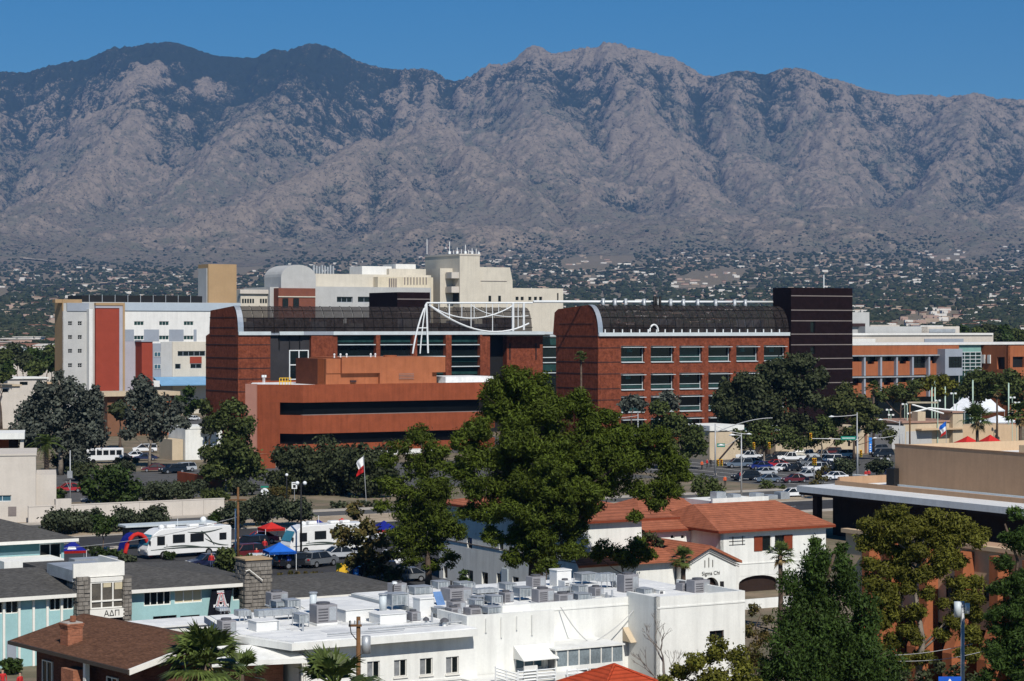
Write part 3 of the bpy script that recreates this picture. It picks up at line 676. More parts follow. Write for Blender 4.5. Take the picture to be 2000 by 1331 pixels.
def medical_centre():
    b = Bld('medical_centre', 'large cream hospital of stacked blocks with rooftop antennas', 'building', 470, 730)
    z = b.z
    def blk(nm, m, a, c, t, v0, v1, parent=None):
        u0, u1 = b.u(a, v0), b.u(c, v0); return b.box(nm, m, u0, u1, v0, v1, 0, z(t, u0, v0), parent)
    blk('west_wing', CREAM, 470, 530, 566, 0, 24); b.pbox('cornice', OFFW, 469, 530, 566, 574, -.8, -.02)
    for x in (473, 508):
        for k in range(5 if x == 473 else 4): b.pbox('slit_window', GLASS, x + k * 5, x + 3.2 + k * 5, 584, 592, -.15, .2)
    blk('stair_block', LGREY, 527, 546, 561, -2, 20)
    br = blk('brick_block', mat('brick_brown', (.20, .075, .05), .9, .1, .4), 544, 616, 563, -6, 18); b.pbox('stone_band', CREAM, 543.5, 616.5, 579, 581, -6.3, -6.02)
    for x in (552, 573): b.window(b.rect(x, x + 11, 583, 600, -6.4), -6.45, BLACK, GLASS, 2, 1, .2)
    v0 = -4; u0, u1 = b.u(549, v0), b.u(617, v0); zb, zs, zt = z(564, u0, v0), z(541, u0, v0), z(517, u0, v0); n = 14
    pts = [(u0, zb), (u1, zb), (u1, zs)] + [((u0+u1)/2 + (u1-u0)/2 * math.cos(math.pi*k/n), zs + (zt-zs) * math.sin(math.pi*k/n)) for k in range(1, n)] + [(u0, zs)]
    MB().profile(pts, v0, 10, 'y').build('vaulted_block', LGREY, b.root)
    blk('main_block', CREAM, 616, 842, 535, 2, 34)
    u0, u1 = b.u(616, -3), b.u(842, -3); hs = [b.rect(x, x + w, 580, 591, -3) for x, w in ((658, 31), (699, 40), (752, 35), (800, 35))]
    b.wall('lower_wall', LGREY, u0, u1, 0, z(560, u0, -3), -3, hs, t=1.2); b.box('lower_core', LGREY, u0 + .1, u1, -1.8, 1.9, 0, z(560, u0, -3) - .02)
    for h in hs: b.window(h, -2.4, BGREY, GLASS, 3, 1, .15)
    blk('roof_block', WHITE, 707, 765, 520, 10, 20); blk('roof_block', WHITE, 773, 812, 516, 14, 24); blk('roof_block', CREAM, 760, 832, 525, 8, 16)
    pl = blk('plant_block', mat('stucco_yellow', (.66, .58, .44), .85, .07, .4, streak=.15), 738, 846, 541, -1.5, 1.9)
    for k in range(4): b.pbox('louvre', JOINTL, 760 + k * 4.2, 762.2 + k * 4.2, 544, 566, -1.7, -1.4)
    for k in range(8): b.pbox('louvre', JOINTL, 790 + k * 6, 791.6 + k * 6, 542, 556, -1.7, -1.4)
    v0 = -2; u0, u1 = b.u(898, v0), b.u(937, v0); vL = b.v(830, u0)
    b.box('tower', CREAM, u0, u1, v0, vL, 0, z(499, u0, v0)); b.box('tower_cap', OFFW, u0 - .2, u1 + .2, v0 - .2, vL + .2, z(499, u0, v0), z(499, u0, v0) + .6)
    vv = 1.0; ua = u0 - .02
    for (pa, pb, y0, y1, d) in ((853, 884, 524, 600, 5), (840, 853, 552, 600, 3)):
        va, vb = b.v(pb, u0), b.v(pa, u0); b.box('side_bay', CREAM, u0 - d, u0 - .01, va, vb, 0, z(y0, u0, v0))
    va, vb = b.v(898, u0) + .5, b.v(885, u0)
    for y in (532, 560): b.box('balcony', OFFW, u0 - 3, u0 - .02, va, vb, z(y + 12, u0, v0), z(y, u0, v0))
    b.box('dark_opening', GLASS, u0 - .1, u0 + .3, va, vb, z(592, u0, v0), z(573, u0, v0))
    u2, u3, u4 = b.u(937, -1), b.u(996, -1), b.u(1001, -1)
    MB().profile([(u2, 0), (u4, 0), (u4, z(548, u4, -1)), (u3, z(523, u3, -1)), (u2, z(522, u2, -1))], -1, 16, 'y').build('east_block', CREAM, b.root)
    b.pbox('joint', JOINTL, 939, 990, 549, 550, -1.15, -.95)
    for x in (954, 973): b.window(b.rect(x, x + 5, 578, 589, -1), -1.12, BLACK, GLASS, 2, 1, .15)
    u0, u1 = b.u(1000, 3), b.u(1100, 3); hs = [b.rect(x, x + w, y0, y1, 3) for x, w, y0, y1 in ((1007, 6, 580, 587), (1017, 6, 580, 587), (1032, 6, 580, 587), (1043, 6, 580, 587), (1053, 6, 580, 587), (1088, 3, 573, 587))]
    b.wall('east_wing_wall', CREAM, u0, u1, 0, z(563, u0, 3), 3, hs, t=.8); b.box('east_wing', CREAM, u0, u1 - .02, 3.8, 20, 0, z(563, u0, 3) - .02)
    for h in hs: b.window(h, 3.5, BLACK, GLASS, 1, 1, .15)
    zt = wz(499, b.w(b.u(898, -2), -2)[1]) + .6; u0 = b.u(898, -2)
    for i, (px, hgt) in enumerate(((834, 5), (878, 4.6), (886, 1.6), (893, 2.4), (901, 2), (909, 3.4), (915, 1.8), (922, 2.6), (930, 2.2), (935, 1.6))):
        v = 3 + (i * 5) % 12; uu = b.u(px, v); mb = MB().tube([(uu, v, zt - .2), (uu, v, zt + hgt)], .13, 5)
        if i % 2: mb.box(uu - .4, uu + .4, v - .2, v + .2, zt + .2, zt + 1.1)
        mb.build('antenna', STEELW, b.root)
    for k in range(8): u = b.u(612 + k * 5.4, 20); zt2 = z(535, b.u(616, 2), 2); b.box('vent_stack', GALV, u, u + .55, 20, 20.6, zt2 - .2, zt2 + 3.6 - (k % 3) * .3)
medical_centre()

def perforate(m, f):
    """fine perforated sheet: a share f of it is holes"""
    nt = m.node_tree; n = nt.nodes; out = n['Material Output']; src = out.inputs['Surface'].links[0].from_socket
    tr = n.new('ShaderNodeBsdfTransparent'); mx = n.new('ShaderNodeMixShader'); mx.inputs[0].default_value = f
    nt.links.new(src, mx.inputs[1]); nt.links.new(tr.outputs[0], mx.inputs[2]); nt.links.new(mx.outputs[0], out.inputs['Surface'])
perforate(SCREEN, .18)
def roof_plant(b, u0, u1, v0, v1, z0, zt, seed):
    r = random.Random(seed); u = u0 + 1
    while u < u1 - 3:
        w = r.uniform(1.5, 4.5); h = (zt - z0) * r.uniform(.25, .7); b.box('plant_unit', (GALV, LGREY, BGREY, JOINT)[r.randrange(4)], u, u + w, r.uniform(v0, v0 + 2), r.uniform(v1 - 3, v1), z0, z0 + h); u += w + r.uniform(.5, 3)
def curve_profile(b, px_hi, px_lo, yt, yb, u=0):
    """barrel edge in (v,z): rises from the parapet and curls back over the roof"""
    va = 0.0; vb = b.v(px_hi, u); zb, zt = b.z(yb, u, 0), b.z(yt, u, 0); n = 8
    return [(va + (vb - va) * (1 - math.cos(math.pi/2*k/n)), zb + (zt - zb) * math.sin(math.pi/2*k/n)) for k in range(n + 1)]

def screens(b, u0, u1, prof, n, parent=None):
    w = (u1 - u0) / n
    mb0 = MB()
    for k in range(len(prof) - 1):
        (va, za), (vb, zb) = prof[k], prof[k+1]; mb0.quad((0, va, za), (w - .12, va, za), (w - .12, vb, zb), (0, vb, zb))
    me = mb0.mesh('screen_panel'); me.materials.append(SCREEN)
    rb = MB().tube([(0, v - .12, z + .05) for v, z in prof], .09, 4, False).mesh('screen_rib'); rb.materials.append(mat('screen_rib', (.012, .011, .011), .7, .2, 1))
    for k in range(n):
        o = link('screen_panel', me, None, b.root); o.location = (u0 + k * w, 0, 0)
        o = link('screen_rib', rb, None, b.root); o.location = (u0 + k * w - .06, 0, 0)
    for q in (1, 3, 5): v, z = prof[q]; MB().tube([(u0, v - .1, z), (u1, v - .1, z)], .07, 4).build('screen_rail', MATS['screen_rib'], b.root)
    # the last strip up to the ridge and the dark plant deck behind
def glazing_rows(b, px0, px1, rows, v, parent):
    pass

def research_left():
    b = Bld('research_building', 'long red brick research building with dark barrel roof screens and silver edge', 'building', 465, 505)
    z = b.z; L = b.v(402); zc = z(655); uE = b.u(958)
    prof = curve_profile(b, 455, 467, 598, 650)
    vq = prof[-1][0]; end = [(L, 0), (0, 0), (0, z(650))] + prof[1:] + [(b.v(411), z(606)), (b.v(409), z(640)), (b.v(409), z(652)), (L, z(657))]
    MB().profile(end[::-1], 0, .6, 'x').build('end_wall', BRICK, b.root)
    sil = MB()
    for k in range(len(prof) - 1):
        (va, za), (vb, zb) = prof[k], prof[k+1]; sil.quad((-.1, va - .25, za + .1), (1.3, va - .25, za + .1), (1.3, vb - .25, zb + .1), (-.1, vb - .25, zb + .1))
    sil.build('silver_edge', SILVER, b.root)
    b.box('core', BLACK, .7, uE, 1.3, L, 0, zc - .05)
    b.box('roof_deck', JOINT, .7, b.u(1085), .6, L - .5, zc - .05, zc + .05); roof_plant(b, 3, b.u(1030), vq + .5, L - 3, zc + .05, z(604, 10, vq), 3)
    uS = b.u(1040)
    screens(b, 1.4, uS, prof, 30)
    ub = b.u(528); uc = b.u(592); ud = b.u(650)
    b.box('cornice', ALU, .02, ub, -.4, .3, zc, z(648)); b.box('cornice', ALU, b.u(545), uc, -.41, .3, zc, z(648)); b.box('cornice', BGREY, ub, b.u(545), .2, .6, zc, z(648)); b.box('cornice', BGREY, uc, ud, -.2, .3, zc, z(648)); b.box('cornice', ALU, ud, b.u(1062), -.42, .3, zc, z(648))
    b.box('brick_wall', BRICK, .62, ub, 0, 1.25, 0, zc - .02)
    for y in (674, 700, 720, 741, 766): zz = z(y); b.box('wall_joint', JOINT, .1, ub, -.06, .02, zz - .1, zz + .1); b.box('wall_joint', JOINT, -.06, -.003, 0, L, zz - .1, zz + .1)
    for y in (620, 640, 656): zz = z(y); b.box('wall_joint', JOINT, -.06, -.003, 1.5, L - 2.5, zz - .08, zz + .08)
    # dark recessed bay
    b.box('recess_wall', mat('panel_graphite', (.035, .033, .036), .6, .15, .4), ub, b.u(608), 1.0, 1.28, 0, zc - .02); 
    for k in range(1, 4): u = ub + (b.u(608) - ub) * k / 4; b.box('recess_fin', BLACK, u - .08, u + .08, .6, .98, z(683), zc - .03)
    w = b.window(b.rect(565, 603, 684, 742, .8), .8, STEELW, GLASS, 2, 2, .22, depth=.3)
    b.box('brick_wall', BRICK, b.u(608), b.u(659), 0, 1.26, 0, zc - .02)
    # glazed bays between brick fins
    for (pa, pb, pf) in ((660, 733, 741), (741, 805, 813), (813, 869, 880), (880, 936, 940)):
        ua, ub2, uf = b.u(pa), b.u(pb), b.u(pf); d = .9
        bay = b.box('glazed_bay', GLASS, ua + .02, ub2 - .02, d, d + .3, 0, zc - .03)
        for y, m in ((655, GLASST), (694, GLASST), (718, GLASST)):
            zz = z(y, ua); b.box('pane', m, ua + .05, ub2 - .05, d - .08, d - .02, zz - 1.7, zz - .2, bay)
        for y in (673, 696, 715.5): zz = z(y, ua); b.box('sunshade', ALU, ua + .02, ub2 - .02, -.3, d - .1, zz - .2, zz)
        b.box('brick_fin', BRICK, ub2, uf, -.5, 1.2, 0, zc - .03)
    b.box('brick_wall', BRICK, b.u(940), b.u(957), 0, 1.24, 0, zc - .02)
    # brick pavilion right of the dark gap
    v0 = 3; u0, u1, u2 = b.u(990, v0), b.u(1060, v0), b.u(1090, v0); zp = z(657, u0, v0)
    b.box('pavilion', BRICK, u0, u1, v0, v0 + 14, 0, zp); b.box('pavilion_cornice', BGREY, u0 - .2, u1, v0 - .3, v0 + 14, zp, z(648.5, u0, v0)); b.box('pavilion_cornice', ALU, u1 + .01, u2, v0 - .2, v0 + 14, zp, z(648.5, u0, v0))
    for px in (996, 1047): b.pbox('slit_window', BLACK, px - 1, px + 1.2, 671, 703, v0 - .1, v0 + .2)
    g = b.box('glazed_corner', GLASS, u1 + .02, u2, v0 + .3, v0 + 10, 0, zp - .02)
    for y in (657, 677.5, 698, 708, 728): zz = z(y, u1, v0); b.box('sunshade', ALU, u1 + .02, u2, v0 - .1, v0 + .28, zz - .2, zz)
    for y in (660, 711): zz = z(y, u1, v0); b.box('pane', GLASST, u1 + .1, u2 - .1, v0 + .2, v0 + .27, zz - 1.8, zz - .2, g)
    b.box('gap_shade_block', BLACK, uE + .02, b.u(990, 6), 5, 8, 0, zc - .02)  # black block stands in for the deep shade of the gap
    # dark block on the roof
    v0 = 8; u0, u1 = b.u(776, v0), b.u(840, v0); vL = b.v(721, u0)
    b.box('roof_block', BRICKD, u0, u1, v0, vL, zc - .06, z(571, u0, v0))
    for y in (584.5, 610, 629): zz = z(y, u0, v0); b.box('joint_line', JOINTL, u0, u1, v0 - .05, v0 + .02, zz - .12, zz + .12)
    return b, zc
RB, RZC = research_left()

def truss():
    b = Bld('bow_truss', 'white tubular steel bow truss spanning between the brick wings', 'truss', 835, 512)
    z = b.z; v = -3; ST = STEELW
    def q(px, py, vv=v): u = b.u(px, vv); return (u, vv, z(py, u, vv))
    def arc(p0, p1, p2, n=14):
        out = []
        for k in range(n + 1):
            t = k / n; x = (1-t)**2*p0[0] + 2*t*(1-t)*p1[0] + t*t*p2[0]; y = (1-t)**2*p0[1] + 2*t*(1-t)*p1[1] + t*t*p2[1]; out.append(q(x, y))
        return out
    MB().tube([q(833, 592), q(1040, 592)], 0.225, 6).build('top_chord', ST, b.root); MB().tube([q(833, 592), q(836, 690)], 0.225, 6).build('leg', ST, b.root)
    MB().tube(arc((833, 593), (815, 630), (806, 691)), 0.195, 6).build('leg', ST, b.root); MB().tube(arc((832, 594), (824, 640), (820.5, 691)), 0.150, 6).build('leg', ST, b.root)
    MB().tube([q(815, 641), q(834.5, 641)], 0.150, 6).build('cross_bar', ST, b.root)
    MB().tube(arc((838, 596), (945, 678), (1033, 632)), 0.210, 6).build('bow', ST, b.root); MB().tube(arc((838, 596), (920, 648), (1004, 596)), 0.150, 6).build('bow', ST, b.root)
    MB().tube(arc((920, 596), (960, 626), (1032, 617)), 0.098, 6).build('bow', ST, b.root)
    MB().tube([q(1002, 592), q(1002, 647)], 0.315, 6).build('post', ST, b.root); MB().tube([q(1023, 592), q(1023, 645)], 0.270, 6).build('post', ST, b.root)
    def bow(px, p): # row of a bow at a column
        k = min(max((px - 838) / (p[2][0] - 838), 0), 1); t = k; return (1-t)**2*p[0][1] + 2*t*(1-t)*p[1][1] + t*t*p[2][1]
    for px in (857, 877, 902, 926, 950, 974, 990):
        y = bow(px, ((838, 596), (920, 648), (1004, 596))); MB().tube([q(px, 592), q(px, y)], 0.083, 5).build('strut', ST, b.root)
    for px in (878, 920, 962, 1012):
        y = bow(px, ((838, 596), (945, 678), (1033, 632))); MB().tube([q(px, 592), q(px, y)], 0.105, 5).build('strut', ST, b.root)
    for px in (803, 818): u = b.u(px, v)
truss()

def research_right():
    b = Bld('research_wing', 'red brick research wing with rows of recessed windows and dark brick tower', 'building', 1168, 468)
    z = b.z; L = b.v(1080); zc = z(657); uE = b.u(1546); v0 = 0
    prof = curve_profile(b, 1148, 1167, 596, 651)
    end = [(b.v(1086), 0), (0, 0), (0, z(651))] + prof[1:] + [(b.v(1090), z(603)), (b.v(1083), z(610)), (L, z(654)), (b.v(1086), z(657))]
    MB().profile(end[::-1], 0, .6, 'x').build('end_wall', BRICK, b.root)
    sil = MB()
    for k in range(len(prof) - 1):
        (va, za), (vb, zb) = prof[k], prof[k+1]; sil.quad((-.1, va - .25, za + .1), (1.1, va - .25, za + .1), (1.1, vb - .25, zb + .1), (-.1, vb - .25, zb + .1))
    sil.build('silver_edge', SILVER, b.root)
    rows = ((676, 708), (730, 762), (774, 806), (818, 850)); colsx = (1213, 1271, 1327, 1383.5, 1438, 1492)
    hs = []
    for k, x in enumerate(colsx):
        u0 = b.u(x); u1 = b.u(x + 45 - k * .8)
        for y0, y1 in rows: hs.append((u0, u1, b.z(y1, b.u(1213)), b.z(y0, b.u(1213))))
    b.wall('brick_wall', BRICK, .62, uE, 0, zc, 0, hs, t=1.1)
    b.box('core', BLACK, .7, uE, 1.12, L - .5, 0, zc - .05); b.box('roof_deck', JOINT, .7, uE, .8, L - .6, zc - .04, zc + .05); roof_plant(b, 3, uE, prof[-1][0] + .5, L - 2.5, zc + .05, z(606, 10, prof[-1][0]), 8)
    for (u0, u1, z0, z1) in hs:
        w = MB().box(u0, u1, .3, .75, z0, z0 + .12).box(u0, u1, .55, .75, z1 - .12, z1).box(u0, u0 + .12, .55, .75, z0, z1).box(u1 - .12, u1, .55, .75, z0, z1).build('window', ALU, b.root)
        MB().box(u0 + .05, u1 - .05, .8, .86, z0 + .05, z1 - .05).build('pane', GLASST if random.random() < .2 else GLASS, w)
        MB().box(u0 + .1, u1 - .1, .70, .79, z0 + .3, z0 + 1.0).build('lower_pane', GLASST, w)
        if random.random() < .55: ua_ = u0 + (u1 - u0) * random.uniform(.05, .5); MB().box(ua_, min(u1 - .1, ua_ + (u1 - u0) * random.uniform(.2, .5)), .765, .79, z1 - random.uniform(.8, 1.8), z1 - .5).build('blind', mat('blind_green', (.10, .17, .15), .8, .2, 1), w)
        MB().box(u0 - .05, u1 + .05, -.9, .6, z1 - .38, z1 - .26).build('sunshade', ALU, w)
        MB().box(u0 + .02, u1 - .02, -.28, .5, z0 - .12, z0 + .0).build('sill', ALU, w)
        MB().box(u0 + .1, u1 - .1, .55, .68, z0 + 1.05, z0 + 1.15).build('transom', ALU, w)
    for y in (680, 708, 731, 760, 782):
        zz = z(y); b.box('wall_joint', JOINT, .02, b.u(1211), -.05, .02, zz - .09, zz + .09); b.box('wall_joint', JOINT, -.05, -.003, .02, b.v(1088), zz - .09, zz + .09)
    b.box('wall_joint', JOINT, -.05, -.003, .02, b.v(1088), z(657) - .09, z(657) + .09); b.box('wall_joint', JOINT, -.05, -.003, 2, b.v(1092), z(633) - .07, z(633) + .07)
    b.box('cornice', ALU, .02, uE, -.5, .6, zc, z(650)); screens(b, 1.3, uE, prof, 24)
    n = 22
    for k in range(n): u = 1.6 + (uE - 3) * k / n; b.box('rail_stud', STEELW, u, u + .22, -.2, .0, z(650), z(650) + .7)
    vq = prof[-1][0] + 2; zt = z(590.5, 5, vq)
    MB().tube([(b.u(1042, vq), vq, zt), (uE, vq, zt + (z(590, uE, vq) - z(590, 5, vq)))], .28, 8).build('roof_pipe', STEELW, b.root, True)
    zt2 = zt
    for px in (1178, 1201, 1222, 1258, 1284, 1310, 1335, 1363, 1398, 1435, 1456): u = b.u(px, vq - 1); MB().tube([(u, vq - 1, zt - 2), (u, vq - 1, zt + .8)], .38, 8).build('exhaust_stack', GALV, b.root, True)
    for px in (1278, 1282, 1289): u = b.u(px, vq - 1.5); MB().tube([(u, vq - 1.5, zt - 2), (u, vq - 1.5, zt + 1.3)], .3, 8).build('exhaust_stack', BLACK, b.root, True)
    u = b.u(1277, -.3); zz = z(648, u, 0); MB().tube([(u + 1.1 * math.cos(math.pi * k / 8), -.35, zz + 1.5 * math.sin(math.pi * k / 8)) for k in range(9)], .2, 6).build('gooseneck_vent', STEELW, b.root)
    # dark tower
    vt = -.8; u0, u1 = b.u(1545, vt), b.u(1665, vt); vL = b.v(1523, u0); zt = z(562, u0, vt)
    hs = [b.rect(1583, 1592, 627, 650, vt), b.rect(1583, 1592, 677, 692, vt), b.rect(1583, 1592, 725, 742, vt)]
    b.wall('tower', BRICKD, u0, u1, 0, zt, vt, hs, t=.6); b.box('tower_core', BRICKD, u0, u1 - .02, vt + .61, max(vL, 6), 0, zt - .02)
    for h in hs: b.window(h, vt + .3, BLACK, GLASS, 1, 1, .1)
    for y in (578, 606, 627, 653, 674, 701, 722, 749): zz = z(y, u0, vt); b.box('joint_line', JOINTL, u0, u1, vt - .05, vt + .02, zz - .1, zz + .1)
    u = b.u(1609, 3); MB().tube([(u, 3, zt - .1), (u, 3, zt + 3.1)], .14, 6).build('roof_mast', STEELW, b.root)
research_right()

def right_brick():
    b = Bld('college_building', 'low brick college building with grey columns and a blue-grey projecting bay', 'building', 1655, 560)
    z = b.z; uE = b.u(2120); zt = z(675)
    b.box('core', GLASS, 0, uE, 1.6, 26, 0, zt - .1)
    b.box('parapet', BRICKO2, 0, b.u(1873), 0, 1.6, z(694), zt); b.box('parapet_cap', WHITE, -.1, uE, -.15, 26, zt, zt + .5)
    pcs = [1685, 1717, 1748, 1779, 1811]
    for lev, (yt, yb) in enumerate(((694, 735), (736, 778))):
        zl = z(yt); b.box('ledge', GALV, 0, b.u(1846), -.9, 1.59, zl - .35, zl - .02)
        edges = [1655] + pcs + [1843]
        for k in range(6):
            ua, ub = b.u(edges[k]) + .55, b.u(edges[k + 1]) - .05
            if k == 4 and lev == 0:
                w = b.window((ua, ub, z(721), z(698)), .9, BLACK, GLASS, 4, 3, .1); b.box('spandrel', BRICKO2, ua, ub, .4, 1.58, z(734), z(721)); continue
            zs = z(yt + (18 if (k + lev) % 2 else 13)); zh = z(yt + 11)
            w_ = ub - ua; b.box('spandrel', BRICKO2, ua, ub, .4, 1.58, z(yb), zs)
            b.box('spandrel_shadow_step', BRICKO2, ua, ua + w_ * .28, .42, 1.57, zs, zh); b.box('spandrel_shadow_step', BRICKO2, ub - w_ * .25, ub, .42, 1.57, zs, zh - .3)  # raised ends shape the brick edge like a castellated shadow
        for px in pcs: u = b.u(px); b.box('column', BGREY, u - .05, u + .5, -.6, 1.0, z(yb), zl - .36)
    o = b.pbox('projecting_bay', BGREY, 1846, 1880, 682, 734, -3, 1.55); b.window(b.rect(1853, 1878, 697, 718, -3), -3.12, BLACK, GLASS, 4, 3, .1, parent=o, name='bay_window')
    ua, ub = b.u(1873, .6), b.u(1916, .6); g = b.box('glass_stair', mat('glass_mint', (.20, .36, .33), .2, .15, .5), ua, ub, .6, 1.59, z(688, ua), zt - .01)
    g2 = b.box('glazed_wall', GLASST, ua, ub, .7, 1.58, 0, z(688, ua) - .02)
    for k in range(6): zz = z(688 + k * 7, ua); b.box('glazing_bar', ALU, ua, ub, .5, .69, zz - .14, zz + .05, g2)
    for k in range(5): u = ua + (ub - ua) * k / 4; b.box('glazing_bar', ALU, u - .08, u + .08, .52, .68, 0, z(688, ua), g2)
    v0 = -9; u0 = b.u(1969, v0); vL = b.v(1915, u0)
    hs = [b.rect(1978, 2000, 697, 718, v0)]; u1 = b.u(2120, v0); b.wall('brick_wall', BRICKO2, u0, u1, 0, zt - .2, v0, hs, t=.7); b.box('brick_core', BLACK, u0 + .7, u1, v0 + .72, .5, 0, zt - .25)
    w_holes = [(vL * .0 + v0 + (vL - v0) * a, v0 + (vL - v0) * c, z(d, u0, v0), z(e, u0, v0)) for a, c, d, e in ((.12, .4, 722, 698),)]
    b.wall('side_wall', BRICKO2, v0, vL, 0, zt - .2, u0, w_holes, t=.69, face='W')
    for a in (.62, .82): b.box('louvre', WHITE, u0 - .3, u0 - .02, v0 + (vL - v0) * a, v0 + (vL - v0) * (a + .1), z(711, u0, v0), z(694, u0, v0))
    b2 = Bld('flat_roofed_clinic', 'pale flat-roofed clinic building behind the brick college', 'building', 1640, 720)
    z = b2.z
    def blk(nm, m, a, c, t, v0, v1): u0, u1 = b2.u(a, v0), b2.u(c, v0); return b2.box(nm, m, u0, u1, v0, v1, 0, z(t, u0, v0))
    blk('front_block', OFFW, 1655, 1940, 655, 0, 8); blk('stair_tower', LGREY, 1655, 1698, 610, 14, 24); blk('roof_block', LGREY, 1690, 1812, 638, 10, 22); blk('roof_block', OFFW, 1700, 1757, 635, 24, 30); blk('roof_block', OFFW, 1800, 1874, 638, 10, 20)
    blk('roof_block', WHITE, 1798, 1842, 636, 22, 26); b2.pbox('louvre', GALV, 1815, 1866, 643, 650, 9.7, 9.95); b2.pbox('dark_eave', JOINT, 1657, 1690, 632, 638, 13, 13.9); b2.pbox('window_band', BGREY, 1806, 1882, 662, 671, -.3, -.02); b2.pbox('roof_hatch', WHITE, 1665, 1710, 662, 672, -4, -.5)
    b2.pbox('cornice', WHITE, 1655, 1940, 651, 655, -.5, 8.3)
right_brick()

def orange_building():
    b = Bld('orange_brick_building', 'orange brick office building with dark ribbon windows and stepped penthouse', 'building', 592, 448)
    z = b.z; zt = z(752); uE = b.u(946); k = 9.6 * .7071; dpt = 34
    bl = -k - 1.6 + .47 * (dpt - k - 3)
    def poly(i=0.0): s = i; return [(-k + s*.4, k + 1 + s), (0 + s*.4, s), (uE - s*.4, s), (uE + 6 - s, 6 + s*.3), (uE + 6 - s, dpt), (bl + s, dpt), (-k - 1.6 + s, k + 3)]
    p0 = poly(); p1 = poly(1.4)
    ccw = lambda p: p if sum(a[0]*c[1]-c[0]*a[1] for a, c in zip(p, p[1:]+p[:1])) > 0 else p[::-1]
    MB().prism(ccw(p1), 0, zt - 1.2).build('glazed_core', mat('glass_black', (.004, .005, .006), .35, .2, .5, spec=.1), b.root)
    for i, (ya, yb) in enumerate(((752, 787), (812, 848), (869, 900))):
        MB().prism(ccw(p0), max(z(yb), 0), z(ya) - (0 if i else .38)).build('brick_band', BRICKO, b.root)
    par = MB(); n = len(p0)
    zi = zt - .38
    for a, c in zip(p0, p0[1:] + p0[:1]):
        d = Vector((c[0]-a[0], c[1]-a[1])); d.normalize(); nrm = Vector((-d.y, d.x)) * .35
        par.prism(ccw([a, c, (c[0]+nrm.x, c[1]+nrm.y), (a[0]+nrm.x, a[1]+nrm.y)]), zi, zt)
    par.build('parapet', BRICKO, b.root)
    MB().prism(ccw(poly(.36)), zi, zi + .05).build('roof_membrane', ROOFW, b.root)
    # solid pier at the left end
    f = .52; q0 = (-k * f, k * f * 1.0 + .0); MB().prism(ccw([(-k*f - .02, k*f + .1), (-k, k + 1.0), (-k - 1.6, k + 3), (-k - 1.0, k + 4.5), (-k*f, k + 4.5)]), 0, z(786)).build('end_pier', BRICKO, b.root)
    MB().prism(ccw([(-k - .05, k + .9), (-k - 1.7, k + 2.9), (-k - 2.0, k + 2.6), (-k - .4, k + .5)]), 0, zt + .1).build('corner_fin', mat('stucco_pinkish', (.42, .21, .16), .9, .06), b.root)
    for y in (787, 848):   # ledge under each ribbon
        zz = z(y + 25); MB().box(0, uE, .3, 1.2, zz, zz + .12).build('ledge', JOINTL, b.root)
    # penthouse
    v0 = 9; u0, u1 = b.u(640, v0), b.u(866, v0); zp = z(699, u0, v0); zm = z(730, u0, v0)
    b.box('penthouse_base', BRICKO2, u0, u1 - 1.2, v0 + .9, v0 + 15, zi, zm); b.box('penthouse', BRICKO2, b.u(668, v0), b.u(870, v0), v0, v0 + 16, zm, zp)
    b.box('penthouse_step', BRICKO2, u0, b.u(668, v0) - .02, v0 + .7, v0 + 15, zm, zp - .25); b.box('penthouse_front', BRICKO2, b.u(742, v0), b.u(844, v0), v0 - .04, v0 + .9, zi, zm)
    ul = b.u(620, v0 + 2)
    lou = b.box('plant_louvre', mat('louvre_rust', (.12, .035, .016), .7, .2, .5), ul, u0 - .05, v0 + 2, v0 + 13, zi, zp - .2)
    for i in range(6): u = ul + (u0 - ul) * i / 6; b.box('louvre_blade', mat('louvre_rust_light', (.20, .06, .025), .7, .2), u, u + .12, v0 + 1.75, v0 + 1.98, zi, zp - .2, lou)
    g = b.box('vent_grille', JOINTL, b.u(779, v0), b.u(808, v0), v0 - .12, v0 - .05, z(744, u0, v0), z(732, u0, v0))
    for i in range(4): zz = z(744, u0, v0) + i * .32 + .05; b.box('vent_slat', BRICKO2, b.u(779, v0), b.u(808, v0), v0 - .2, v0 - .13, zz, zz + .17, g)
    b.box('hatch', JOINT, b.u(687, v0), b.u(698, v0), v0 + .5, v0 + .88, z(748, u0, v0), z(744, u0, v0))
    for px in (653, 665, 677, 724, 733): u = b.u(px, v0 + 3); MB().tube([(u, v0 + 3, zp - .1), (u, v0 + 3, zp + .5)], .16, 6).ball((u, v0 + 3, zp + .6), .25, 6, 4).build('roof_vent', STEELW, b.root)
    MB().tube([(b.u(762, v0 + 5), v0 + 5, zp - .2), (b.u(762, v0 + 5), v0 + 5, zp + .35)], 1.5, 14).build('roof_drum', BRICKO2, b.root)
    b.box('roof_slab', ROOFW, b.u(866, v0), b.u(960, v0), v0 - 1, v0 + 10, zi + .06, z(739, u0, v0))
    rl = MB()
    for i in range(5): u = b.u(546 + i * 5.5, 12); rl.tube([(u, 12, zi), (u, 12, zi + 1.5)], .09, 4)
    for h in (.8, 1.5): rl.tube([(b.u(546, 12), 12, zi + h), (b.u(568, 12), 12, zi + h)], .08, 4)
    rl.build('yellow_guard_rail', YEL, b.root)
    for px in (514, 517): u = b.u(px, 16); MB().tube([(u, 16, zi), (u, 16, zi + 2)], .08, 4).box(u - .3, u + .3, 15.8, 16.2, zi + 1.6, zi + 2.1).build('roof_sensor', STEELW, b.root)
orange_building()
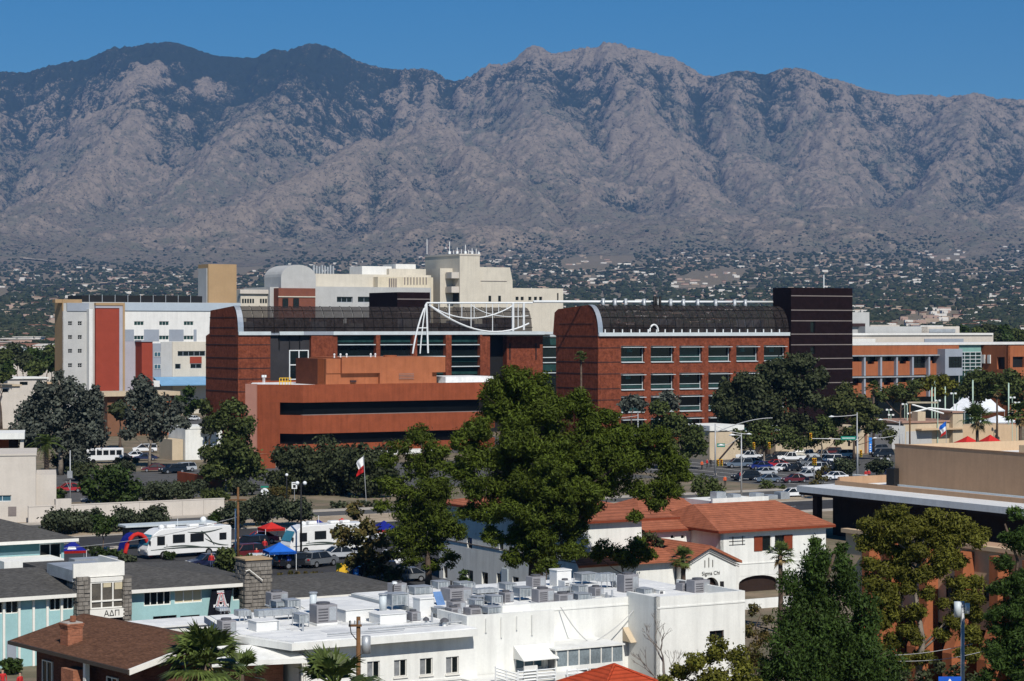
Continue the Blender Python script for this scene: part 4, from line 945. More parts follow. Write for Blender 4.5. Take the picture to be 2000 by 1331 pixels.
# ================================================================ middle and foreground buildings
AQUA = mat('stucco_aqua', (.32, .51, .52), .85, .06, .5, streak=.06)
AQUAS = mat('stucco_aqua_shaded', (.06, .16, .18), .85, .06, .5)  # aqua in its shaded tone, for the eave band and the cores
SHING = mat('shingle_grey', (.085, .082, .078), .95, .12, .8, kind='shingle')
SHINGB = mat('shingle_brown', (.115, .058, .036), .95, .2, 1.6, kind='shingle')
TILE = mat('clay_tile', (.31, .108, .060), .85, .22, 1.3, kind='tile')
TILER = mat('clay_tile_red', (.38, .06, .025), .85, .16, .9, kind='tile')
TRIM = mat('trim_white', (.78, .76, .70), .7, .05, .8, streak=.08)
BRICKF = mat('brick_house', (.30, .12, .07), .9, .2, 1.0, kind='brick')
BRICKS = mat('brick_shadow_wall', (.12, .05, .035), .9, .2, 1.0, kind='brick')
STUCCO = mat('stucco_bright', (.78, .78, .74), .85, .05, .8, streak=.16)
TANW = mat('stucco_tan', (.46, .295, .185), .9, .06, .35, streak=.12)
TANL = mat('stucco_tan_light', (.58, .42, .27), .9, .06, .35, streak=.08)
BEIGE = mat('stucco_beige', (.55, .45, .32), .9, .07, .3, streak=.10)
BLIND = mat('blinds', (.55, .48, .33), .8, .08, 1)
CURT = mat('curtain_grey', (.22, .23, .24), .8, .25, 2)
WOODD = mat('wood_dark_red', (.20, .045, .022), .7, .12, 2)
DARKB = mat('dark_brown_shaded', (.035, .022, .018), .8, .2, .5)  # shade put into the colour: recesses, soffits, walls under deep eaves
STONE = mat('stone_grey', (.22, .20, .175), .95, .3, 2)

def hip(b, name, m, u0, u1, v0, v1, ze, zr, th=.28, ri0=None, ri1=None, fascia=None, parent=None):
    """hip roof over an eave rectangle; ri = how far the ridge ends sit in from each end (0 = gable)"""
    vm = (v0 + v1) / 2; r0 = (v1 - v0) / 2 if ri0 is None else ri0; r1 = (v1 - v0) / 2 if ri1 is None else ri1
    a, c, d, e = (u0, v0, ze), (u1, v0, ze), (u1, v1, ze), (u0, v1, ze); p, q = (u0 + r0, vm, zr), (u1 - r1, vm, zr)
    mb = MB().poly([a, c, q, p]).poly([d, e, p, q]).poly([e, a, p]).poly([c, d, q])
    o = mb.build(name, m, parent or b.root)
    if fascia:
        f = MB().box(u0, u1, v0, v0 + .12, ze - th, ze - .01).box(u0, u1, v1 - .12, v1, ze - th, ze - .01).box(u0, u0 + .12, v0 + .12, v1 - .12, ze - th, ze - .01).box(u1 - .12, u1, v0 + .12, v1 - .12, ze - th, ze - .01)
        f.build('fascia', fascia, b.root); MB().quad((u0 + .1, v0 + .1, ze - th + .05), (u0 + .1, v1 - .1, ze - th + .05), (u1 - .1, v1 - .1, ze - th + .05), (u1 - .1, v0 + .1, ze - th + .05)).build('soffit', fascia, b.root)
    return o

def text_mesh(body, size, m, parent, loc, rot, depth=.02, name='lettering', bold=0):
    cu = bpy.data.curves.new(name, 'FONT'); cu.body = body; cu.size = size; cu.extrude = depth; cu.offset = bold; cu.align_x = 'CENTER'; cu.align_y = 'CENTER'; cu.resolution_u = 3
    t = bpy.data.objects.new(name, cu); COL.objects.link(t); dg = bpy.context.evaluated_depsgraph_get(); me = bpy.data.meshes.new_from_object(t.evaluated_get(dg)); bpy.data.objects.remove(t)
    me.materials.clear(); o = link(name, me, m, parent); o.location = loc; o.rotation_euler = rot; return o

def stone_blocks(b, u0, u1, v0, v1, z0, z1, name, rows_h=.32, seed=1):
    r = random.Random(seed); tower = b.box(name, mat('mortar', (.13, .12, .11), .95, .1, 1), u0, u1, v0, v1, z0, z1)
    me = [MB().box(0, w, 0, .12, 0, h).mesh('stone') for w, h in ((.42, .27), (.55, .27), (.3, .27), (.42, .2))]
    for q in me: q.materials.append(STONE)
    def face(a0, a1, place):
        z = z0 + .03
        while z < z1 - .2:
            a = a0
            while a < a1 - .15:
                k = r.randrange(4); w = (.42, .55, .3, .42)[k]; w = min(w, a1 - a)
                o = link('stone', me[k], None, tower); place(o, a, z); o.scale = (w / (.42, .55, .3, .42)[k], r.uniform(.6, 1.2), 1); a += w + .04
            z += rows_h
    def pf(o, a, z): o.location = (a, v0 - .08, z)
    def pw(o, a, z): o.location = (u0 - .08, a, z); o.rotation_euler = (0, 0, math.pi / 2); o.location.x = u0 + .04
    face(u0, u1, pf); face(v0, v1, pw); return tower

def aqua_house():
    b = Bld('aqua_sorority_house', 'aqua and white sorority house with grey shingle roof and stone piers', 'building', 258, 172)
    z = b.z; ze = z(1152, 0, -.8); zr = z(1096, b.u(300, 8), 8); uL = b.u(-60); uR = b.u(515)
    ua, uc = b.u(160), b.u(250)
    # roof in two runs either side of the centre bay
    hip(b, 'roof', SHING, b.u(243), uR, -.8, 17, ze, zr, .3, 0, 9, TRIM); hip(b, 'roof', SHING, uL, b.u(160), -.8, 17, ze, zr + .05, .3, 0, .8, TRIM)
    b.box('roof_infill', SHING, b.u(160), b.u(243), 5, 15, 0, zr - .3)
    b.box('core', AQUAS, uL, uR - .5, .35, 16, 0, ze - .3)
    hs = [b.rect(281, 334, 1153, 1183), b.rect(341, 395, 1152, 1178), b.rect(455, 502, 1143, 1172)]; low = [b.rect(299, 345, 1203, 1211), b.rect(352, 390, 1202, 1210)]
    b.wall('wall', AQUA, uc, uR - .6, 0, ze - .3, 0, hs + low, t=.3)
    for h, m, nx in zip(hs, (GLASS, BLIND, GLASS), (4, 3, 3)): b.window(h, .08, TRIM, m, nx, 1, .08)
    for h in low: b.window(h, .1, JOINT, GLASS, 3, 1, .05)
    # left wing with white posts
    zf = z(1235, b.u(0))
    hs = [b.rect(x0, x1, y0, y1) for x0, x1, y0, y1 in ((-22, 6, 1173, 1200), (11, 36, 1172, 1199), (97, 119, 1168, 1193), (123, 143, 1166, 1191))]
    b.wall('wall', AQUA, uL, ua, 0, ze - .3, 0, hs, t=.3)
    for h in hs: b.window(h, .08, TRIM, GLASS, 2, 1, .07)
    for px in (8, 38, 66, 93, 121, 147): u = b.u(px, -.15); b.box('post', TRIM, u - .09, u + .09, -.15, -.01, 0, ze - .3)
    b.pbox('side_door', BGREY, 14, 32, 1252, 1290, -.1, .1)
    # centre bay
    st1 = stone_blocks(b, b.u(153, -1), b.u(176, -1), -1.0, 1.5, 0, z(1128, b.u(160), -1), 'stone_pier', seed=3); st2 = stone_blocks(b, b.u(243, -1), b.u(257, -1), -1.0, 1.5, 0, z(1125, b.u(250), -1), 'stone_pier', seed=4)
    v0 = -.7; u0, u1 = b.u(176, v0) + .02, b.u(243, v0) - .02
    b.box('bay_parapet', TRIM, b.u(145, v0), u1 + .1, v0 + .2, v0 + .45, z(1129, u0, v0) + .02, z(1101, u0, v0)); b.box('bay_parapet_side', TRIM, u1 - .12, u1 + .1, v0 + .46, 5, z(1129, u0, v0) + .02, z(1101, u0, v0)); b.box('bay_roof', GALV, b.u(145, v0), u1 - .13, v0 + .46, 6, z(1129, u0, v0) - .3, z(1114, u0, v0)); b.box('bay_lintel', TRIM, u0, u1, v0 - .05, v0 + .5, z(1138, u0, v0), z(1130, u0, v0))
    g = (u0, u1, z(1191, u0, v0), z(1138, u0, v0)); w = b.window(g, v0, TRIM, mat('glass_warm', (.10, .09, .075), .2, .3, 1.2, kind='glass'), 3, 1, .11, name='bay_window'); zz = g[2] + (g[3] - g[2]) * .26
    MB().box(u0 + .1, u1 - .1, v0 - .04, v0 + .1, zz, zz + .12).build('transom', TRIM, w)
    bl = MB()
    for k in range(1, 3): x = u0 + (u1 - u0) * k / 3; bl.box(x + .15, x + (u1 - u0) / 3 - .15, v0 + .02, v0 + .05, zz + (1.1 if k == 1 else .9), g[3] - .12)
    bl.build('blind', BLIND, w)
    b.box('bay_core', DARKB, u0, u1, v0 + .15, .3, 0, z(1138, u0, v0))
    sg = b.box('sign_board', TRIM, b.u(175, v0 - .2), b.u(250, v0 - .2), v0 - .3, v0 - .1, z(1209, u0, v0), z(1191.5, u0, v0))
    text_mesh('\u0391\u0394\u03a0', .62, BLACK, sg, ((b.u(216, v0)), v0 - .315, (z(1209, u0, v0) + z(1191.5, u0, v0)) / 2), (math.pi / 2, 0, 0), .01)
    # stone chimney at the right end
    st = stone_blocks(b, b.u(480, -1.2), b.u(531, -1.2), -1.2, .9, 0, z(1093, uR, -1.2), 'stone_chimney', seed=5)
    b.box('chimney_cap', mat('cap_sand', (.42, .30, .18), .9, .1, 1), b.u(479, -1.3), b.u(532, -1.3), -1.3, 1.0, z(1093, uR, -1.2), z(1093, uR, -1.2) + .12)
    MB().tube([(b.u(480, -1.5), -1.5, z(1113, uR, -1.5)), (b.u(487, -1.5), -1.5, z(1111, uR, -1.5)), (b.u(513, -1.5), -1.5, z(1133, uR, -1.5))], .05, 5).build('roof_conduit', TRIM, b.root)
    # flue and condenser behind the parapet
    o = b.box('roof_unit', GALV, b.u(146, 8), b.u(230, 8), 8, 9.5, zr - .4, z(1091, b.u(190, 8), 8))
    # rear wing upper left
    v1 = 26; b3u0, b3u1 = b.u(-60, v1), b.u(125, v1); ze2 = z(1053, b.u(80, v1), v1)
    hip(b, 'roof', SHING, b3u0 - 4, b.u(154, v1 - 1), v1 - 1, v1 + 13, ze2, z(1010, b.u(20, v1 + 6), v1 + 6), .3, 0, 5.5, TRIM)
    b.box('rear_core', AQUAS, b3u0, b3u1, v1 + .4, v1 + 11, 0, ze2 - .3)
    hs = [b.rect(78, 120, 1062, 1094, v1)]; b.wall('rear_wall', AQUA, b3u0, b3u1, 0, ze2 - .3, v1, hs, t=.35); b.window(hs[0], v1 + .15, TRIM, GLASS, 2, 1, .08)
    b.box('rear_eave_shade', AQUAS, b3u0, b.u(76, v1), v1 - .05, v1 + .02, z(1078, b.u(40, v1), v1), ze2 - .3); b.box('rear_parapet', STUCCO, b.u(8, v1 - 4), b.u(125, v1 - 4), v1 - 4, v1 - .1, 0, z(1095, b.u(60, v1 - 4), v1 - 4))  # dark band paints the eave's shade onto the aqua rear wall
    # single-storey wing on the right
    u0, u1 = b.u(536), b.u(800); ze3 = z(1166, b.u(600), -.6)
    hip(b, 'roof', SHING, u0, u1 + .6, -.6, 15, ze3, z(1122, b.u(640, 7), 7), .28, .2, 7.5, TRIM); b.box('low_wing', DARKB, u0 + .1, u1, 1.2, 14, 0, ze3 - .28); b.box('low_wall', STUCCO, b.u(632), u1, .2, 1.19, 0, ze3 - .5)
    # banner
    k = thing('banner', 'black cloth banner with a large letter A hung over the aqua wall', 'banner', (*b.w(b.u(431, -.5), -.5), 0), ANG)
    u0, u1 = b.u(413, -.5) - b.u(431, -.5), b.u(453, -.5) - b.u(431, -.5); zt, zb = z(1150, b.u(431), -.5), z(1211, b.u(431), -.5); n = 10; mb = MB()
    for i in range(n):
        for j in range(n):
            def pt(i, j):
                s = j / n; wv = .08 * math.sin(i * 1.3 + j * .4) * s; lx = u0 - .35 * s + (u1 - u0 + .05) * i / n * (1 - .02 * s); return (lx, wv - .03, zt + (zb - zt) * s + .1 * math.sin(i / n * math.pi) * (s - .5) * .0)
            mb.quad(pt(i, j), pt(i, j+1), pt(i+1, j+1), pt(i+1, j))
    mb.build('cloth', mat('cloth_black', (.008, .009, .014), .9, .2, 2), k, True)
    cx, cz = (u0 + u1) / 2 - .12, (zt + zb) / 2 + .42
    def letterA(mm, s, dv, nm, wd):
        q = MB(); S = s
        def bar(p0, p1, w): q.quad((p0[0]-w/2, dv, p0[1]), (p0[0]+w/2, dv, p0[1]), (p1[0]+w/2, dv, p1[1]), (p1[0]-w/2, dv, p1[1])); q.quad((p0[0]-w/2, dv+.02, p0[1]), (p1[0]-w/2, dv+.02, p1[1]), (p1[0]+w/2, dv+.02, p1[1]), (p0[0]+w/2, dv+.02, p0[1]))
        bar((cx - .52*S, cz - .8*S), (cx - .05*S, cz + .85*S), wd); bar((cx + .52*S, cz - .8*S), (cx + .05*S, cz + .85*S), wd*1.25)
        q.quad((cx-.32*S, dv, cz-.3*S), (cx+.32*S, dv, cz-.3*S), (cx+.27*S, dv, cz-.3*S+wd*.7), (cx-.27*S, dv, cz-.3*S+wd*.7))
        for x in (-.52, .52): q.quad((cx+x*S-wd*1.1, dv-.003, cz-.95*S), (cx+x*S+wd*1.1, dv-.003, cz-.95*S), (cx+x*S+wd*1.1, dv-.003, cz-.95*S+wd*.75), (cx+x*S-wd*1.1, dv-.003, cz-.95*S+wd*.75))
        q.quad((cx-.55*S, dv-.004, cz+.75*S), (cx+.38*S, dv-.004, cz+.75*S), (cx+.38*S, dv-.004, cz+.75*S+wd*.75), (cx-.55*S, dv-.004, cz+.75*S+wd*.75)); q.build(nm, mm, k)
    for mm_, dv_, nm_, wd_ in ((mat('cloth_white', (.8, .8, .8), .9, .05, 2), -.16, 'letter_outline', .29), (mat('cloth_navy', (.012, .014, .05), .9, .1, 2), -.18, 'letter_navy', .19), (mat('cloth_white', (.8, .8, .8), .9, .05, 2), -.20, 'letter_inner', .12), (mat('cloth_red', (.5, .02, .03), .9, .1, 2), -.22, 'letter_red', .045)): letterA(mm_, .64, dv_, nm_, wd_)
aqua_house()

def brown_house():
    a = rad(39); b = Bld('brown_roof_house', 'brick house with low brown shingle gable roof and white fascia', 'house', 252, 133, a)
    z = b.z; ze = z(1309, 0, 0); w = 5.5; zr = z(1250, w, 0); Lv = 16.2
    b_w = 2 * w
    MB().poly([(0, 0, ze), (w, 0, zr), (w, Lv, zr), (0, Lv, ze)][::-1]).poly([(w, 0, zr), (b_w, 0, ze), (b_w, Lv, ze), (w, Lv, zr)][::-1]).build('roof', SHINGB, b.root)
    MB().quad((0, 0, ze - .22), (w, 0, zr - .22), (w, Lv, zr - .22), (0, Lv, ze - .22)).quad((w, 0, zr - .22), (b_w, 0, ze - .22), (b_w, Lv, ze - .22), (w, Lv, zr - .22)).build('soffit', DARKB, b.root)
    f = MB()
    for (p, q) in (((0, ze), (w, zr)), ((w, zr), (b_w, ze))):
        f.quad((p[0], -.06, p[1] - .32), (q[0], -.06, q[1] - .32), (q[0], -.06, q[1] + .03), (p[0], -.06, p[1] + .03)); f.quad((p[0], -.06, p[1] + .03), (q[0], -.06, q[1] + .03), (q[0], .14, q[1] + .03), (p[0], .14, p[1] + .03)); f.quad((p[0], .14, p[1] - .32), (p[0], .14, p[1] + .0), (q[0], .14, q[1] + .0), (q[0], .14, q[1] - .32))
    f.build('rake_board', TRIM, b.root); b.box('eave_gutter', mat('gutter_brown', (.06, .045, .035), .6, .1, 1), -.1, .02, -.05, Lv, ze - .25, ze - .01)
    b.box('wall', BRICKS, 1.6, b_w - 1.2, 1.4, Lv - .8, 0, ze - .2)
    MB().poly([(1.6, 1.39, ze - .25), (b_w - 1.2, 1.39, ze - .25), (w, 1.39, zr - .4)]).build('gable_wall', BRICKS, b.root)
    for vv in (4.2, 9.0, 13): b.window((vv, vv + 1.4, 1.2, ze - 1.2), 1.48, TRIM, GLASS, 2, 1, .07, face='W')
    b.box('porch_post', TRIM, .25, .55, b.v(168, .3), b.v(168, .3) + .3, 0, ze - .22)
    v1 = b.v(128, -.2); b.box('brick_pier', BRICKF, -.2, .9, v1 - 1.0, v1 + .6, 0, z(1306, 0, v1))
    # chimney
    u1 = 1.45; v1 = b.v(137, u1); zt = z(1226, u1, v1); ch = b.box('chimney', BRICKF, u1 - .45, u1 + .6, v1 - .55, v1 + .5, ze - .2, zt)
    for k in range(3): e = .03 + .03 * k; b.box('brick_course', BRICKF, u1 - .45 - e, u1 + .6 + e, v1 - .55 - e, v1 + .5 + e, zt + k * .1, zt + .1 + k * .1, ch)
    b.box('chimney_cap', mat('cap_grey', (.4, .36, .32), .9, .1, 1), u1 - .47, u1 + .62, v1 - .57, v1 + .52, zt + .3, zt + .36, ch); MB().tube([(u1 + .15, v1 - .1, zt + .4), (u1 + .15, v1 - .1, zt + .75)], .2, 8).build('chimney_pot', BRICKF, ch)
brown_house()

# ---------------------------------------------------------------- white flat-roofed apartments
WB = Bld('white_apartments', 'long white flat-roofed apartment building crowded with rooftop machinery', 'building', 570, 130)
def white_building():
    b = WB; z = b.z; zf = z(1258, 0, 0); zr = zf + .02; u1 = b.u(934); vD_ = 22
    # front-left wing: slab roof over recessed wall
    MB().prism([(0, 0), (u1, 0), (u1, 19), (8, 19), (7, 14.3), (.2, 14.3), (-1.6, 5)], zf - .42, zf).build('roof_slab', STUCCO, b.root)
    MB().prism([(.25, .25), (u1, .25), (u1, 18.7), (8.3, 18.7), (7.3, 14), (.5, 14), (-1.2, 5)], zf + .001, zf + .06).build('roof_membrane', ROOFW, b.root)
    hs = [b.rect(x, x + 25, y, y + 33, .9) for x, y in ((717, 1292), (769.5, 1289), (820, 1286), (871, 1283))]
    ua, ub = b.u(588, .9), b.u(932, .9)
    b.wall('wall', STUCCO, ua, ub, 0, zf - .43, .9, hs, t=.3); b.wall('side_wall', STUCCO, .9, 8, 0, zf - .43, ua, face='W', t=.29); b.box('core', STUCCO, ua + .3, ub, 1.22, 14, 0, zf - .44)
    for h in hs:
        w = b.window(h, .98, TRIM, GLASS, 2, 1, .05)
        MB().box(h[0] + .05, (h[0] + h[1]) / 2, 1.02, 1.04, h[2] + .06, h[3] - .06).build('curtain', CURT, w); MB().box(h[0] - .06, h[1] + .06, .82, .97, h[2] - .1, h[2]).build('sill', TRIM, w)
    b.box('wall_band', STUCCO, ua, ub, .84, .9, b.z(1331, ua, .9) - .75, b.z(1331, ua, .9) - .6)
    for k in range(3): u = b.u(590 + k * 4, .8); MB().tube([(u, .8, 0), (u, .8, zf - .9)], .06, 5).build('downpipe', TRIM, b.root)
    b.box('wall_lamp', BLACK, b.u(601, .7), b.u(606, .7), .7, .89, z(1316, 1, .7), z(1311, 1, .7))
    # second volume with parapet
    z2 = z(1209, u1, .2); u2 = b.u(1082, 1.5)
    b.wall('wall', STUCCO, u1 + .02, u2, 0, z2, 1.5, [b.rect(1008, 1062, 1282, 1306, 1.5)], t=.3); b.box('core', STUCCO, u1 + .03, u2, 1.82, 4, 0, z2 - .3); b.box('side_parapet', STUCCO, u1 + .02, u1 + .25, 1.8, 5.5, zf - .4, z2)
    w = b.window(b.rect(1008, 1062, 1282, 1306, 1.5), 1.62, TRIM, GLASSB, 3, 1, .06, name='patio_window')
    # third, higher volume set back
    z3 = z(1184, b.u(978, 4), 4); u3 = b.u(1232, 4)
    b.box('rear_volume', STUCCO, u1 + .4, 35.5, 4.02, 19, 0, z3 - .55); b.box('parapet', STUCCO, b.u(978, 4), u3, 4, 4.25, z3 - .56, z3)
    b.wall('wall', STUCCO, u2, u3, 0, z3 - .56, 4, [b.rect(1085, 1112, 1255, 1285, 4)], t=.02)
    # right block
    v4 = .6; u4, u5 = b.u(1282, v4), b.u(1455, v4); z4 = z(1167, u4, v4)
    hs = [b.rect(1386, 1414, 1232, 1252, v4)]; b.wall('wall', STUCCO, u4, u5, 0, z4, v4, hs, t=.3); b.window(hs[0], v4 + .12, JOINT, GLASS, 2, 1, .06); b.wall('side_wall', STUCCO, v4, 4.2, 0, z4, u4, t=.29, face='W'); b.box('core', STUCCO, u4 + .3, u5, v4 + .32, 8.4, 0, z4 - .6); b.box('parapet', STUCCO, u5 - .25, u5, v4 + .3, 8.4, z4 - .6, z4); b.box('roof_deck', ROOFW, u4 + .31, u5 - .26, v4 + .33, 8.35, z4 - .6, z4 - .54)
    b.box('roof_deck', ROOFW, u1 + .5, 35.4, 4.3, 18.8, z3 - .56, z3 - .5); 
    for (x0, x1, y) in ((940, 1455, 1196), (1090, 1455, 1226)):
        vv = 3.95 if x0 > 1000 else 1.45
    b.box('wall_band', STUCCO, b.u(1284, v4), u5, v4 - .04, v4 + .02, z(1190, u4, v4), z(1187, u4, v4)); b.box('wall_band', STUCCO, u2 + .1, u3 - .1, 3.96, 4.02, z(1196, u2, 4), z(1193, u2, 4))
    # awnings over the doors
    def awning(px0, px1, y0, y1, v, m, d=1.3):
        ua, ub = b.u(px0, v), b.u(px1, v); zt, zb = z(y0, ua, v), z(y1, ua, v)
        MB().quad((ua, v - d, zb), (ub, v - d, zb), (ub, v, zt), (ua, v, zt)).quad((ua, v - d, zb - .02), (ua, v, zt - .02), (ub, v, zt - .02), (ub, v - d, zb - .02)).poly([(ua, v - d, zb), (ua, v, zt), (ua, v, zb)]).poly([(ub, v - d, zb), (ub, v, zb), (ub, v, zt)]).build('awning', m, b.root)
    awning(1003, 1072, 1262, 1287, 1.48, STUCCO); awning(1216, 1268, 1226, 1252, 3.98, BEIGE, 1.0); awning(1084, 1116, 1252, 1264, 3.98, STUCCO, .7)
    # glazed sun porch
    v = .4; ua, ub = b.u(1086, v), b.u(1216, v); zt, zb = z(1268, ua, v), z(1303, ua, v)
    g = b.box('sun_porch', CURT, ua + .05, ub, v + .1, 3.9, 0, zt - .1); b.box('porch_roof', STUCCO, ua - .15, ub + .1, v - .15, 3.98, zt - .1, zt)
    me = MB().box(0, (ub - ua) / 6 - .1, 0, .05, zb, zt - .12).mesh('pane'); me.materials.append(mat('glass_porch', (.20, .24, .26), .15, .3, .8, kind='glass'))
    for k in range(6): u = ua + (ub - ua) * k / 6; o = link('pane', me, None, g); o.location = (u + .08, v - .02, 0); b.box('mullion', TRIM, u - .03, u + .05, v - .06, v + .1, 0, zt - .11)
    b.box('porch_sill', STUCCO, ua, ub, v - .08, v + .09, zb - .3, zb)
    # stair and railings below
    for k, (px0, px1, y) in enumerate(((968, 1010, 1302), (1012, 1085, 1310), (1108, 1148, 1308))):
        va = -1.5; ua, ub = b.u(px0, va), b.u(px1, va); rl = MB()
        for j in range(4): zz = z(y + 3 + j * 6, ua, va); rl.tube([(ua, va, zz), (ub, va, zz - (.5 if k == 0 else 0))], .045, 5)
        for t in (0, .5, 1): u = ua + (ub - ua) * t; rl.tube([(u, va, 0), (u, va, z(y, ua, va) - (.5 * t if k == 0 else 0))], .05, 5)
        rl.build('railing', STEELW, b.root)
    b.box('balcony_deck', STUCCO, b.u(935, -1.3), b.u(1150, -1.3), -1.3, 1.4, 0, z(1329, b.u(1000, -1.3), -1.3)); b.pbox('balcony_panel', STUCCO, 1024, 1050, 1301, 1331, -1.45, -1.35)
    # little brick flank at the left
    va = 2.6; b.box('brick_flank', BRICKF, -2.2, .6, va, va + 6, 0, zf - 1.1); MB().quad((-4.6, 1.2, zf - .9), (.9, -.1, zf - .9), (.9, 2.6, zf - .42), (-4.6, 5.2, zf - .42)).quad((-4.6, 1.2, zf - 1.2), (.9, -.1, zf - 1.2), (.9, -.1, zf - .9), (-4.6, 1.2, zf - .9)).build('porch_awning', STUCCO, b.root)
    # low white volume behind, left
    vb = 30; b.box("rear_left_volume", STUCCO, b.u(262, vb), b.u(436, vb), vb, vb + 3.6, 0, z(1224, b.u(350, vb), vb)); b.box("rear_left_roof", ROOFW, b.u(262, vb) - .15, b.u(436, vb) + .15, vb - .15, vb + 3.8, z(1224, b.u(350, vb), vb), z(1224, b.u(350, vb), vb) + .12)
    b.box('penthouse', STUCCO, b.u(705, 18.5), b.u(800, 18.5), 18.5, 20.5, 0, z(1166, b.u(750, 18.5), 18.5))
    r = random.Random(9); pm = [mat('roof_patch_%d' % k, c, .85, .1, .8) for k, c in enumerate(((.66, .66, .64), (.58, .59, .60), (.72, .70, .66)))]
    for k in range(16):
        if k < 8: uu, vv, zz = r.uniform(1, 12), r.uniform(1.2, 12.5), zf + .061
        else: uu, vv, zz = r.uniform(14, 33), r.uniform(5, 17), z3 - .499
        w_, d_ = r.uniform(.6, 2.6), r.uniform(.3, 1.5); b.box('roof_patch', pm[k % 3], uu, uu + w_, vv, vv + d_, zz, zz + .012 + .002 * k)
    for k in range(5): vv = 2.5 + k * 2.3; b.box('roof_seam', pm[1], .8, u1 - .4, vv, vv + .06, zf + .061, zf + .10)
    for k in range(5): vv = 6 + k * 2.3; b.box('roof_seam', pm[1], u1 + 1, 34.8, vv, vv + .06, z3 - .499, z3 - .46)
    for k in range(12):
        uu, vv, zz = (r.uniform(1, 12), r.uniform(1, 13), zf + .06) if k < 6 else (r.uniform(14, 34), r.uniform(5, 17), z3 - .5)
        MB().tube([(uu, vv, zz), (uu, vv, zz + r.uniform(.35, .8))], .07, 6).build('vent_pipe', GALV, b.root)
    for k in range(7):
        uu, vv, zz = (r.uniform(1, 8), r.uniform(2, 12), zf + .16) if k < 3 else (r.uniform(14, 28), r.uniform(5, 16), z3 - .4)
        q = uu + r.uniform(2, 5); MB().tube([(uu, vv, zz), (q, vv, zz), (q, vv + r.uniform(-1, 2.5), zz)], .05, 5).build('conduit', GALV, b.root)
    for k in range(4): u = b.u(950 + k * 30, 1.4) ; MB().tube([(u, 1.42, z2 - .2), (u, 1.42, z2 - 1.1 - .4 * (k % 2))], .05, 5).build('rain_spout', STUCCO, b.root)
    return zf, z3
WZ, WZ3 = white_building()

